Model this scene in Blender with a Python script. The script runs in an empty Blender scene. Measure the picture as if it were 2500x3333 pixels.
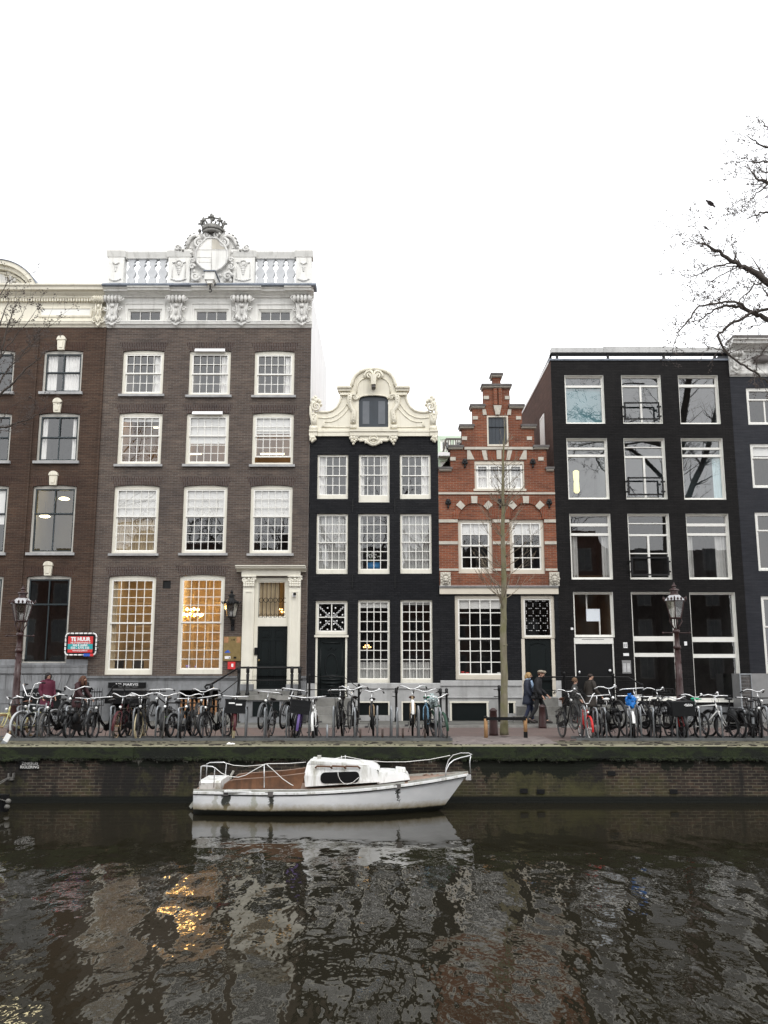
import bpy, bmesh, math, random
from mathutils import Vector, Matrix, Euler, noise
random.seed(7)
rad = math.radians
SC = bpy.context.scene
COL = SC.collection
# ---------------------------------------------------------------- camera, sky, sun, exposure
FPX = 2950.0                       # focal length in photograph pixels (2500 x 3333)
EYE = 1.65                         # eye height above the far street
PITCH = math.atan(529.0 / FPX)
cam_data = bpy.data.cameras.new('camera')
cam = bpy.data.objects.new('camera', cam_data); COL.objects.link(cam)
cam_data.sensor_fit = 'VERTICAL'; cam_data.sensor_height = 36.0
cam_data.lens = 36.0 * FPX / 3333.0
cam_data.clip_start = 0.1; cam_data.clip_end = 2000
cam.location = (0, 0, EYE); cam.rotation_euler = (rad(90) + PITCH, 0, 0)
SC.camera = cam

SUN_EL, SUN_ROT = rad(48), rad(160)
world = bpy.data.worlds.new('World'); SC.world = world; world.use_nodes = True
nt = world.node_tree; nt.nodes.clear()
sky = nt.nodes.new('ShaderNodeTexSky'); sky.sky_type = 'NISHITA'; sky.sun_disc = False
sky.sun_elevation = SUN_EL; sky.sun_rotation = SUN_ROT; sky.dust_density = 4.0
hsv = nt.nodes.new('ShaderNodeHueSaturation'); hsv.inputs['Saturation'].default_value = 0.25
mixw = nt.nodes.new('ShaderNodeMixRGB'); mixw.inputs['Fac'].default_value = 0.88
mixw.inputs['Color2'].default_value = (15.3, 15.5, 15.8, 1)      # even cloud cover over the clear sky
bg = nt.nodes.new('ShaderNodeBackground'); bg.inputs['Strength'].default_value = 0.10
wo = nt.nodes.new('ShaderNodeOutputWorld')
nt.links.new(sky.outputs[0], hsv.inputs['Color']); nt.links.new(hsv.outputs[0], mixw.inputs['Color1'])
nt.links.new(mixw.outputs[0], bg.inputs['Color']); nt.links.new(bg.outputs[0], wo.inputs['Surface'])
sun_d = bpy.data.lights.new('sun', 'SUN'); sun_d.energy = 0.9; sun_d.angle = rad(25); sun_d.color = (1, .97, .93)
sun = bpy.data.objects.new('sun', sun_d); COL.objects.link(sun)
sun.rotation_euler = (rad(90) - SUN_EL, 0, rad(18)); sun.location = (-8, -10, 40)
SC.view_settings.view_transform = 'Standard'; SC.view_settings.look = 'None'
SC.view_settings.exposure = 0.32; SC.view_settings.gamma = 1.0
SC.render.film_transparent = False
try:
    SC.cycles.use_denoising = True; SC.cycles.max_bounces = 6; SC.cycles.diffuse_bounces = 3
    SC.cycles.glossy_bounces = 3; SC.cycles.transparent_max_bounces = 10; SC.cycles.transmission_bounces = 3
    SC.cycles.caustics_reflective = False; SC.cycles.caustics_refractive = False
    SC.cycles.sample_clamp_indirect = 4.0
except Exception: pass

# ---------------------------------------------------------------- from a photograph pixel to a place in the street
CP, SP = math.cos(PITCH), math.sin(PITCH)
F = 32.2                            # distance of the house fronts
def U(px, py, Y=F):
    dx = (px - 1250.0) / FPX; dy = (1666.5 - py) / FPX
    t = Y / (CP - dy * SP)
    return t * dx, EYE + t * (SP + dy * CP)
def R(a, b, c, d, Y=F):             # pixel rectangle -> x0, x1, z0, z1 on the plane Y
    m = (b + d) / 2
    return U(a, m, Y)[0], U(c, m, Y)[0], U(a, d, Y)[1], U(a, b, Y)[1]
def ZP(py, Y=F): return U(1250, py, Y)[1]
def XP(px, py, Y=F): return U(px, py, Y)[0]

# ---------------------------------------------------------------- objects
def link(o, parent=None):
    COL.objects.link(o)
    if parent is not None:
        o.parent = parent
        if parent.get('_wl'): o.matrix_parent_inverse = Matrix.Translation(-Vector(parent.location))
    return o
def tag(o, label=None, cat=None, group=None, kind=None):
    if label: o['label'] = label
    if cat: o['category'] = cat
    if group: o['group'] = group
    if kind: o['kind'] = kind
    return o
def thing(name, label, cat, loc=(0, 0, 0), rot=(0, 0, 0), group=None, local=False):
    o = bpy.data.objects.new(name, None); o.empty_display_size = .2
    o.location = loc; o.rotation_euler = rot
    if not local: o['_wl'] = 1      # its parts are written in world coordinates
    COL.objects.link(o)
    return tag(o, label, cat, group)

class MB:
    def __init__(s): s.v = []; s.f = []; s.sm = False
    def quad(s, *p):
        n = len(s.v); s.v += [tuple(q) for q in p]; s.f.append(tuple(range(n, n + len(p)))); return s
    def box(s, x0, x1, y0, y1, z0, z1):
        n = len(s.v)
        s.v += [(x0,y0,z0),(x1,y0,z0),(x1,y1,z0),(x0,y1,z0),(x0,y0,z1),(x1,y0,z1),(x1,y1,z1),(x0,y1,z1)]
        for q in ((0,3,2,1),(4,5,6,7),(0,1,5,4),(1,2,6,5),(2,3,7,6),(3,0,4,7)): s.f.append(tuple(n + i for i in q))
        return s
    def prism(s, poly, y0, y1):     # polygon of (x, z) from y0 (front) to y1
        n = len(s.v); k = len(poly)
        s.v += [(x, y0, z) for x, z in poly] + [(x, y1, z) for x, z in poly]
        s.f.append(tuple(range(n, n + k))); s.f.append(tuple(range(n + 2*k - 1, n + k - 1, -1)))
        for i in range(k):
            j = (i + 1) % k; s.f.append((n + i, n + k + i, n + k + j, n + j))
        return s
    def prismx(s, poly, x0, x1):    # polygon of (y, z) run along x
        n = len(s.v); k = len(poly)
        s.v += [(x0, y, z) for y, z in poly] + [(x1, y, z) for y, z in poly]
        s.f.append(tuple(range(n, n + k))); s.f.append(tuple(range(n + 2*k - 1, n + k - 1, -1)))
        for i in range(k):
            j = (i + 1) % k; s.f.append((n + i, n + k + i, n + k + j, n + j))
        return s
    def tube(s, pts, r, n=6, closed=False):
        pts = [Vector(p) for p in pts]; m = len(pts)
        rs = r if isinstance(r, (list, tuple)) else [r] * m
        base = len(s.v); ref = None
        for i, p in enumerate(pts):
            if closed: d = pts[(i+1) % m] - pts[i-1]
            else: d = pts[min(i+1, m-1)] - pts[max(i-1, 0)]
            if d.length < 1e-9: d = Vector((0, 0, 1))
            d.normalize()
            if ref is None:
                a = Vector((0, 0, 1)) if abs(d.z) < .9 else Vector((1, 0, 0))
                ref = a - d * a.dot(d)
            else: ref = ref - d * ref.dot(d)
            if ref.length < 1e-6: ref = d.orthogonal()
            ref.normalize(); b = d.cross(ref)
            for k in range(n):
                t = 2 * math.pi * k / n
                s.v.append(tuple(p + (ref * math.cos(t) + b * math.sin(t)) * rs[i]))
        for i in range(m if closed else m - 1):
            j = (i + 1) % m
            for k in range(n):
                l = (k + 1) % n
                s.f.append((base+i*n+k, base+i*n+l, base+j*n+l, base+j*n+k))
        if not closed:
            s.f.append(tuple(base + k for k in range(n - 1, -1, -1)))
            s.f.append(tuple(base + (m-1)*n + k for k in range(n)))
        return s
    def ring(s, c, R_, r, axis='y', n=20, k=6, a0=0, a1=2*math.pi):
        full = abs(a1 - a0 - 2*math.pi) < 1e-6
        pts = []
        for i in range(n if full else n + 1):
            t = a0 + (a1 - a0) * i / n; u, w = R_ * math.cos(t), R_ * math.sin(t)
            pts.append((c[0]+u, c[1], c[2]+w) if axis == 'y' else (c[0], c[1]+u, c[2]+w) if axis == 'x' else (c[0]+u, c[1]+w, c[2]))
        return s.tube(pts, r, k, closed=full)
    def lathe(s, prof, c=(0, 0, 0), n=14, axis='z'):
        base = len(s.v); m = len(prof)
        for r, z in prof:
            for k in range(n):
                t = 2*math.pi*k/n; a, b = r*math.cos(t), r*math.sin(t)
                s.v.append((c[0]+a, c[1]+b, c[2]+z) if axis == 'z' else (c[0]+a, c[1]+z, c[2]+b) if axis == 'y' else (c[0]+z, c[1]+a, c[2]+b))
        for i in range(m - 1):
            for k in range(n):
                l = (k+1) % n; s.f.append((base+i*n+k, base+i*n+l, base+(i+1)*n+l, base+(i+1)*n+k))
        s.f.append(tuple(base + k for k in range(n-1, -1, -1))); s.f.append(tuple(base+(m-1)*n+k for k in range(n)))
        return s
    def ball(s, c, rx, ry=None, rz=None, n=10, m=7):
        ry = rx if ry is None else ry; rz = rx if rz is None else rz
        base = len(s.v)
        for i in range(1, m):
            a = math.pi * i / m
            for k in range(n):
                t = 2*math.pi*k/n
                s.v.append((c[0]+rx*math.sin(a)*math.cos(t), c[1]+ry*math.sin(a)*math.sin(t), c[2]+rz*math.cos(a)))
        top = len(s.v); s.v.append((c[0], c[1], c[2]+rz)); s.v.append((c[0], c[1], c[2]-rz))
        for i in range(m - 2):
            for k in range(n):
                l = (k+1) % n; s.f.append((base+i*n+k, base+i*n+l, base+(i+1)*n+l, base+(i+1)*n+k))
        for k in range(n):
            l = (k+1) % n; s.f.append((top, base+l, base+k)); s.f.append((top+1, base+(m-2)*n+k, base+(m-2)*n+l))
        return s
    def scroll(s, c, r, turns=1.6, thick=.05, start=0, hand=1, y=None):   # a carved volute lying in the facade plane
        pts, rs = [], []
        k = int(18 * turns)
        for i in range(k + 1):
            t = i / k; a = start + hand * t * turns * 2 * math.pi; q = r * (1 - .82 * t)
            pts.append((c[0] + q*math.cos(a), c[1] - .25*thick*t, c[2] + q*math.sin(a))); rs.append(thick * (1 - .35 * t))
        s.tube(pts, rs, 6); s.ball((c[0], c[1]-.3*thick, c[2]), r*.24); return s
    def xf(s, M, i0=0):
        s.v[i0:] = [tuple(M @ Vector(p)) for p in s.v[i0:]]; return s
    def mesh(s, name, mat=None, smooth=False):
        me = bpy.data.meshes.new(name); me.from_pydata(s.v, [], s.f)
        bm = bmesh.new(); bm.from_mesh(me); bmesh.ops.recalc_face_normals(bm, faces=bm.faces[:]); bm.to_mesh(me); bm.free()
        if smooth:
            me.polygons.foreach_set('use_smooth', [len(p.vertices) <= 4 for p in me.polygons])
        if mat: me.materials.append(mat)
        return me
    def build(s, name, mat, parent=None, smooth=False):
        return link(bpy.data.objects.new(name, s.mesh(name, mat, smooth)), parent)

# ---------------------------------------------------------------- materials
def nodes(name):
    m = bpy.data.materials.new(name); m.use_nodes = True
    t = m.node_tree; b = t.nodes['Principled BSDF']
    return m, t, b
def N(t, typ, **kw):
    n = t.nodes.new(typ)
    for k, v in kw.items(): setattr(n, k, v)
    return n
def setin(n, **kw):
    for k, v in kw.items(): n.inputs[k.replace('_', ' ')].default_value = v
    return n
def c4(c): return (c[0], c[1], c[2], 1)
def ramp(t, fac, stops):
    r = N(t, 'ShaderNodeValToRGB'); e = r.color_ramp.elements
    e[0].position, e[0].color = stops[0][0], c4(stops[0][1]); e[1].position, e[1].color = stops[-1][0], c4(stops[-1][1])
    for p, c in stops[1:-1]:
        q = e.new(p); q.color = c4(c)
    t.links.new(fac, r.inputs['Fac']); return r.outputs['Color']
def mixc(t, fac, a, b, mode='MIX'):
    m = N(t, 'ShaderNodeMixRGB', blend_type=mode)
    for s, i in ((fac, 'Fac'), (a, 'Color1'), (b, 'Color2')):
        if hasattr(s, 'node'): t.links.new(s, m.inputs[i])
        else: m.inputs[i].default_value = s if i == 'Fac' else c4(s)
    return m.outputs['Color']
def ntex(t, vec, scale, detail=4, rough=.6):
    n = setin(N(t, 'ShaderNodeTexNoise'), Scale=scale, Detail=detail, Roughness=rough)
    if vec is not None: t.links.new(vec, n.inputs['Vector'])
    return n.outputs['Fac']
def ocoord(t): return N(t, 'ShaderNodeTexCoord').outputs['Object']
def scalev(t, vec, s):
    m = N(t, 'ShaderNodeMapping'); m.inputs['Scale'].default_value = s; t.links.new(vec, m.inputs['Vector']); return m.outputs[0]
def bump(t, b, h, strength, dist=.02):
    n = setin(N(t, 'ShaderNodeBump'), Strength=strength, Distance=dist); t.links.new(h, n.inputs['Height']); t.links.new(n.outputs[0], b.inputs['Normal'])
def mat(name, col, rough=.6, var=.25, vs=2.5, metal=0, bmp=0, spec=.5, coat=0, streak=0, dirt=None):
    m, t, b = nodes(name)
    b.inputs['Roughness'].default_value = rough; b.inputs['Metallic'].default_value = metal
    b.inputs['Specular IOR Level'].default_value = spec
    if coat: b.inputs['Coat Weight'].default_value = coat
    co = ocoord(t)
    f = ntex(t, co, vs, 5, .65)
    lo = tuple(c * (1 - var) for c in col); hi = tuple(min(1, c * (1 + var)) for c in col)
    out = ramp(t, f, [(.3, lo), (.7, hi)])
    if streak:                       # rain streaks: weathering that runs down the surface
        g = ntex(t, scalev(t, co, (5, 5, .45)), 1.0, 4, .7)
        out = mixc(t, ramp(t, g, [(.50, (0, 0, 0)), (.72, (streak,)*3)]), out, dirt or (.12, .11, .10))
    t.links.new(out, b.inputs['Base Color'])
    if bmp: bump(t, b, ntex(t, co, vs * 6, 4), bmp)
    return m
def brick(name, c1, c2, mortar, bw=.215, bh=.064, ms=.009, vert=False, stain=.35, sc=(.08, .08, .075), rough=.85, bs=.35, sw=.6, bias=0.):
    m, t, b = nodes(name); b.inputs['Roughness'].default_value = rough
    b.inputs['Specular IOR Level'].default_value = .12
    co = ocoord(t); sp = N(t, 'ShaderNodeSeparateXYZ'); t.links.new(co, sp.inputs[0])
    ad = N(t, 'ShaderNodeMath', operation='ADD'); t.links.new(sp.outputs[0], ad.inputs[0]); t.links.new(sp.outputs[1], ad.inputs[1])
    cb = N(t, 'ShaderNodeCombineXYZ')
    t.links.new(ad.outputs[0], cb.inputs[1 if vert else 0]); t.links.new(sp.outputs[2], cb.inputs[0 if vert else 1])
    br = N(t, 'ShaderNodeTexBrick'); t.links.new(cb.outputs[0], br.inputs['Vector'])
    setin(br, Scale=1.0, Mortar_Size=ms, Mortar_Smooth=.15, Brick_Width=bw, Row_Height=bh, Bias=bias)
    br.inputs['Color1'].default_value = c4(c1); br.inputs['Color2'].default_value = c4(c2); br.inputs['Mortar'].default_value = c4(mortar)
    out = br.outputs['Color']
    # row by row tone, blotches and long vertical weathering
    rowv = ntex(t, scalev(t, co, (1.3, 1.3, 15.)), 1.0, 2)
    out = mixc(t, .55, out, ramp(t, rowv, [(.3, (.62,)*3), (.7, (1.32,)*3)]), 'MULTIPLY')
    bl = ntex(t, co, .55, 5, .7)
    out = mixc(t, .8, out, ramp(t, bl, [(.3, (.72, .72, .75)), (.7, (1.22, 1.2, 1.16))]), 'MULTIPLY')
    if stain:
        s1 = ntex(t, scalev(t, co, (1.1, 1.1, .30)), sw, 6, .7)
        out = mixc(t, ramp(t, s1, [(.50, (0, 0, 0)), (.75, (stain,)*3)]), out, sc)
    t.links.new(out, b.inputs['Base Color'])
    bump(t, b, br.outputs['Fac'], bs, -.01)
    return m
def emit(name, col, s):
    m, t, b = nodes(name); b.inputs['Base Color'].default_value = c4(col)
    b.inputs['Emission Color'].default_value = c4(col); b.inputs['Emission Strength'].default_value = s; return m
def glass(name, tint=(1, 1, 1), ior=1.75, rough=.0, wob=.012):
    m = bpy.data.materials.new(name); m.use_nodes = True; t = m.node_tree; t.nodes.clear()
    o = N(t, 'ShaderNodeOutputMaterial'); mx = N(t, 'ShaderNodeMixShader')
    tr = N(t, 'ShaderNodeBsdfTransparent'); tr.inputs[0].default_value = c4(tint)
    gl = N(t, 'ShaderNodeBsdfGlossy'); gl.inputs['Roughness'].default_value = rough
    lw = N(t, 'ShaderNodeLayerWeight'); lw.inputs[0].default_value = .5; f0 = 1.9 * ((ior - 1) / (ior + 1)) ** 2
    pw = N(t, 'ShaderNodeMath', operation='POWER'); t.links.new(lw.outputs['Facing'], pw.inputs[0]); pw.inputs[1].default_value = 4.5
    fr = N(t, 'ShaderNodeMath', operation='MULTIPLY_ADD'); t.links.new(pw.outputs[0], fr.inputs[0]); fr.inputs[1].default_value = 1 - f0; fr.inputs[2].default_value = f0
    bp = setin(N(t, 'ShaderNodeBump'), Strength=wob, Distance=.05)     # old hand-rolled panes are never quite flat
    t.links.new(ntex(t, ocoord(t), 2.2, 2), bp.inputs['Height']); t.links.new(bp.outputs[0], gl.inputs['Normal'])
    t.links.new(fr.outputs[0], mx.inputs[0]); t.links.new(tr.outputs[0], mx.inputs[1]); t.links.new(gl.outputs[0], mx.inputs[2])
    t.links.new(mx.outputs[0], o.inputs[0]); return m

M = {}
M['brick_brown'] = brick('brick_brown', (.116, .087, .071), (.076, .059, .051), (.150, .137, .124), ms=.008, stain=.45, sc=(.042, .040, .043))
M['brick_brown_arch'] = brick('brick_brown_arch', (.078, .053, .044), (.054, .039, .035), (.13, .118, .11), vert=True, stain=0)
M['brick_red_brown'] = brick('brick_red_brown', (.074, .044, .031), (.053, .034, .026), (.088, .068, .055), stain=.35, sc=(.035, .025, .022))
M['brick_red_brown_arch'] = brick('brick_red_brown_arch', (.066, .038, .028), (.048, .029, .023), (.078, .06, .05), vert=True, stain=0)
M['brick_orange'] = brick('brick_orange', (.250, .080, .040), (.160, .054, .032), (.225, .150, .112), stain=.7, sc=(.070, .040, .031), sw=1.1)
M['brick_orange_arch'] = brick('brick_orange_arch', (.25, .075, .038), (.18, .055, .03), (.20, .125, .09), vert=True, stain=.1)
M['brick_black'] = brick('brick_black', (.0185, .0188, .0212), (.0115, .0120, .0142), (.0070, .0075, .009), stain=.6, sc=(.027, .0265, .0275), rough=.55, bs=.9, sw=.9)
M['brick_black_warm'] = brick('brick_black_warm', (.0150, .0138, .0138), (.0092, .0085, .0088), (.0058, .0055, .0057), stain=.6, sc=(.0215, .0202, .0195), rough=.55, bs=.9, sw=.9)
M['brick_slate'] = brick('brick_slate', (.032, .0335, .040), (.028, .0295, .0355), (.026, .0275, .033), stain=.3, sc=(.039, .040, .045), rough=.6)
M['brick_side'] = brick('brick_side', (.092, .048, .036), (.075, .04, .03), (.09, .06, .05), stain=.3, sc=(.06, .04, .035))
M['brick_far'] = brick('brick_far', (.12, .07, .05), (.09, .055, .04), (.14, .11, .1), stain=.2)
M['trim_grey'] = mat('trim_grey', (.47, .455, .41), .55, .15, 2.5, streak=.4, dirt=(.24, .23, .2))
M['cream'] = mat('cream', (.73, .69, .575), .5, .06, 1.2, streak=.35, dirt=(.38, .34, .25))
M['white_trim'] = mat('white_trim', (.74, .73, .69), .55, .08, 1.6, streak=.5, dirt=(.36, .35, .32), bmp=.15)
M['white_carved'] = mat('white_carved', (.66, .65, .62), .65, .25, 5, streak=.6, dirt=(.26, .25, .23), bmp=.25)
M['grey_carved'] = mat('grey_carved', (.20, .195, .18), .8, .45, 7, bmp=.4)
M['baluster'] = mat('baluster', (.52, .53, .54), .7, .12, 3, streak=.4, dirt=(.34, .33, .31))
M['board_white'] = mat('board_white', (.50, .50, .49), .7, .12, 2.5, streak=.6, dirt=(.30, .30, .29))
M['white_paint'] = mat('white_paint', (.80, .79, .74), .38, .04, 3)
M['cream_paint'] = mat('cream_paint', (.76, .73, .63), .4, .05, 2.5, streak=.25, dirt=(.5, .46, .36))
M['beige_paint'] = mat('beige_paint', (.60, .55, .46), .45, .06, 2.5)
M['white_wall'] = mat('white_wall', (.80, .80, .79), .7, .06, .8, streak=.4, dirt=(.5, .5, .48))
M['green_black'] = mat('green_black', (.0055, .0085, .0088), .35, .15, 4, spec=.25)
M['green_sash'] = mat('green_sash', (.016, .026, .030), .3, .15, 4)
M['hatch_blue'] = mat('hatch_blue', (.022, .03, .04), .35, .15, 3)
M['hatch_panel'] = mat('hatch_panel', (.11, .12, .135), .35, .1, 4)
M['black_iron'] = mat('black_iron', (.007, .007, .0075), .45, .3, 8, bmp=.1, spec=.3)
M['black_paint'] = mat('black_paint', (.006, .006, .0065), .4, .2, 5, spec=.25)
M['stone_grey'] = mat('stone_grey', (.21, .215, .222), .75, .28, 1.8, bmp=.15, streak=.8, dirt=(.10, .10, .10))
M['stone_pale'] = mat('stone_pale', (.40, .40, .395), .7, .15, 2, bmp=.12, streak=.5, dirt=(.18, .175, .165))
M['stone_sill'] = mat('stone_sill', (.34, .34, .34), .7, .2, 3, streak=.4, dirt=(.16, .16, .15))
M['stone_step'] = mat('stone_step', (.21, .205, .19), .8, .3, 2.5, bmp=.15, streak=.4, dirt=(.08, .085, .06))
M['stone_cream'] = mat('stone_cream', (.48, .45, .385), .75, .16, 3, streak=.5, dirt=(.35, .32, .27))
M['dark_coping'] = mat('dark_coping', (.11, .10, .095), .8, .35, 4, bmp=.2)
M['lead'] = mat('lead', (.15, .17, .205), .55, .3, 4)
M['slate_roof'] = mat('slate_roof', (.06, .062, .07), .6, .3, 3)
M['red_tile'] = mat('red_tile', (.20, .08, .05), .8, .3, 3)
M['mint'] = mat('mint', (.50, .60, .47), .7, .06, 1)
M['wood_rail'] = mat('wood_rail', (.10, .085, .075), .7, .3, 6)
M['glass'] = glass('glass')
M['glass_flat'] = glass('glass_flat', wob=.004); M['glass_clear'] = glass('glass_clear', ior=1.5)
M['glass_teal'] = glass('glass_teal', (.76, .90, .94), 2.0, wob=.006); M['teal_screen'] = mat('teal_screen', (.20, .29, .30), .8, .12, 1.5)
M['glass_lamp'] = glass('glass_lamp', (.80, .79, .78), 2.6, .12)
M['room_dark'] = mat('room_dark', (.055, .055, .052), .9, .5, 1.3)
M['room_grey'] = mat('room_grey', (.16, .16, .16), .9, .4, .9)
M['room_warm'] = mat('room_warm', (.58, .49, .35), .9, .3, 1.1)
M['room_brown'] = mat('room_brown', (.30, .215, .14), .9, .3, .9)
M['room_olive'] = mat('room_olive', (.17, .145, .075), .9, .3, .7)
M['room_teal'] = mat('room_teal', (.20, .30, .31), .9, .2, .9)
M['curtain'] = mat('curtain', (.82, .81, .78), .9, .08, 3)
M['curtain_grey'] = mat('curtain_grey', (.48, .48, .46), .9, .15, 3)
M['curtain_tan'] = mat('curtain_tan', (.46, .37, .24), .9, .15, 3)
M['blind'] = mat('blind', (.75, .745, .715), .8, .03, 2)
M['frosted'] = mat('frosted', (.16, .19, .20), .35, .1, 3)
M['steel'] = mat('steel', (.27, .285, .30), .45, .2, 6, metal=.35)
M['chrome'] = mat('chrome', (.72, .72, .72), .22, .08, 6, metal=.55)
M['maroon_iron'] = mat('maroon_iron', (.036, .0135, .0125), .4, .3, 8, bmp=.1)
M['brass'] = mat('brass', (.42, .31, .14), .3, .2, 4, metal=.8)
M['wood_sign'] = mat('wood_sign', (.40, .20, .09), .55, .2, 5)
M['red_sign'] = mat('red_sign', (.60, .035, .035), .4, .05, 4)
M['teal_sign'] = mat('teal_sign', (.02, .33, .35), .4, .05, 4)
M['blue_sign'] = mat('blue_sign', (.03, .10, .45), .4, .1, 4)
M['white_sign'] = mat('white_sign', (.82, .82, .82), .5, .04, 4)
M['grey_sign'] = mat('grey_sign', (.22, .22, .22), .4, .1, 5)
M['orange'] = mat('orange', (.75, .16, .06), .5, .1, 5)
# ---------------------------------------------------------------- ground, street, quay, water
YW = 22.2                                   # face of the quay wall
ZW = ZP(2614, YW)                           # water level
ZC = ZP(2430, 22.1)                         # top of the coping stones
def sheet(name, mat_, x0, x1, y0, y1, z, kind='structure'):
    o = MB().quad((x0,y0,z),(x1,y0,z),(x1,y1,z),(x0,y1,z)).build(name, mat_); return tag(o, kind=kind)
m, t, b = nodes('street_brick'); b.inputs['Roughness'].default_value = .7
co = ocoord(t); br = N(t, 'ShaderNodeTexBrick'); t.links.new(co, br.inputs['Vector'])
setin(br, Scale=1.0, Mortar_Size=.006, Brick_Width=.20, Row_Height=.068)
br.inputs['Color1'].default_value = (.150, .098, .088, 1); br.inputs['Color2'].default_value = (.115, .085, .078, 1); br.inputs['Mortar'].default_value = (.10, .09, .08, 1)
o_ = mixc(t, .7, br.outputs[0], ramp(t, ntex(t, co, .8, 5), [(.3, (.7, .7, .7)), (.7, (1.2, 1.18, 1.15))]), 'MULTIPLY')
t.links.new(o_, b.inputs['Base Color']); bump(t, b, br.outputs['Fac'], .3, -.01); M['street_brick'] = m
M['pavement'] = brick('pavement', (.17, .165, .155), (.13, .13, .12), (.085, .09, .07), bw=.3, bh=.3, stain=.3, sc=(.08, .09, .055))
M['kerb'] = mat('kerb', (.22, .215, .20), .8, .25, 3, bmp=.15)
M['soil'] = mat('soil', (.085, .072, .066), .95, .5, 3.5, bmp=.6)
M['bare_earth'] = mat('bare_earth', (.165, .138, .128), .95, .35, 3, bmp=.6)
sheet('ground', M['soil'], -400, 400, 24.0, 800, -.03)
sheet('street', M['street_brick'], -70, 70, 23.55, 29.35, 0.0)
pv = MB().box(-70, 70, 29.5, F + .4, -.02, .07).build('pavement', M['kerb']); tag(pv, kind='structure')
pv.data.materials[0] = M['pavement']
kb = MB().box(-70, 70, 29.35, 29.497, -.02, .075).build('pavement_kerb', M['kerb']); tag(kb, kind='structure')
# sloping earth strip between rack and coping, rough on top
eb = MB(); nx, ny = 220, 6
for j in range(ny + 1):
    for i in range(nx + 1):
        x = -22 + 44 * i / nx; y = 22.78 + (23.56 - 22.78) * j / ny
        z = ZC - .012 + (.012 - ZC + .0) * (j / ny) ** .8 + .025 * noise.noise(Vector((x * 2.3, y * 3, 1))) * (1 if 0 < j < ny else .3)
        eb.v.append((x, y, z))
for j in range(ny):
    for i in range(nx):
        a = j*(nx+1)+i; eb.f.append((a, a+1, a+nx+2, a+nx+1))
tag(eb.build('earth_strip', M['soil'], smooth=True), kind='structure')
sb__ = MB().prismx([(22.79,-1.2),(22.79,ZC-.07),(23.56,-.035),(24.3,-.035),(24.3,-1.2)], -60, 60).build('subsoil', M['soil']); tag(sb__, kind='structure')
# tree pit: bare trodden earth round the young tree
xa, xb = XP(1455, 2400, 23.5), XP(1800, 2400, 24)
tp = MB(); nx, ny = 40, 14
for j in range(ny + 1):
    for i in range(nx + 1):
        u, v = i / nx, j / ny
        x = xa + (xb - xa) * u; y = 22.81 + 2.35 * v
        e = min(u, 1-u, v*1.5, 1-v); hgt = .035 * min(1, e * 8)
        base = (ZC - .012) + (-ZC + .0) * min(1, v / .42)
        tp.v.append((x, y, base + hgt * .9 + .03 * noise.noise(Vector((x*2.2, y*2.2, 5))) * min(1, e * 10) + .006))
for j in range(ny):
    for i in range(nx):
        a = j*(nx+1)+i; tp.f.append((a, a+1, a+nx+2, a+nx+1))
tag(tp.build('bare_earth_bed', M['bare_earth'], smooth=True), kind='structure')

# quay wall
m, t, b = nodes('quay_brick'); b.inputs['Roughness'].default_value = .8; b.inputs['Specular IOR Level'].default_value = .3
co = ocoord(t); sp = N(t, 'ShaderNodeSeparateXYZ'); t.links.new(co, sp.inputs[0])
cb = N(t, 'ShaderNodeCombineXYZ'); t.links.new(sp.outputs[0], cb.inputs[0]); t.links.new(sp.outputs[2], cb.inputs[1])
wob = setin(N(t, 'ShaderNodeTexNoise'), Scale=1.2, Detail=3); t.links.new(co, wob.inputs['Vector'])
wadd = N(t, 'ShaderNodeVectorMath', operation='MULTIPLY_ADD'); t.links.new(wob.outputs['Color'], wadd.inputs[0]); wadd.inputs[1].default_value = (.03, .03, 0); t.links.new(cb.outputs[0], wadd.inputs[2])
br = N(t, 'ShaderNodeTexBrick'); t.links.new(wadd.outputs[0], br.inputs['Vector'])
setin(br, Scale=1.0, Mortar_Size=.009, Brick_Width=.21, Row_Height=.07, Mortar_Smooth=.3)
br.inputs['Color1'].default_value = (.055, .037, .028, 1); br.inputs['Color2'].default_value = (.026, .020, .018, 1); br.inputs['Mortar'].default_value = (.105, .095, .072, 1)
c = mixc(t, .75, br.outputs[0], ramp(t, ntex(t, scalev(t, co, (4.6, 1, 14)), 1.0, 1), [(.3, (.5,)*3), (.7, (1.55, 1.5, 1.42))]), 'MULTIPLY')
c = mixc(t, .85, c, ramp(t, ntex(t, co, .9, 6, .7), [(.30, (.35,)*3), (.5, (.9,)*3), (.72, (1.5, 1.4, 1.25))]), 'MULTIPLY')
# dark wet runs, vertical
v1 = ntex(t, scalev(t, co, (.9, 1, .12)), 1.0, 5, .65); c = mixc(t, ramp(t, v1, [(.49, (0,)*3), (.57, (.9,)*3)]), c, (.012, .011, .010))
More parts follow.
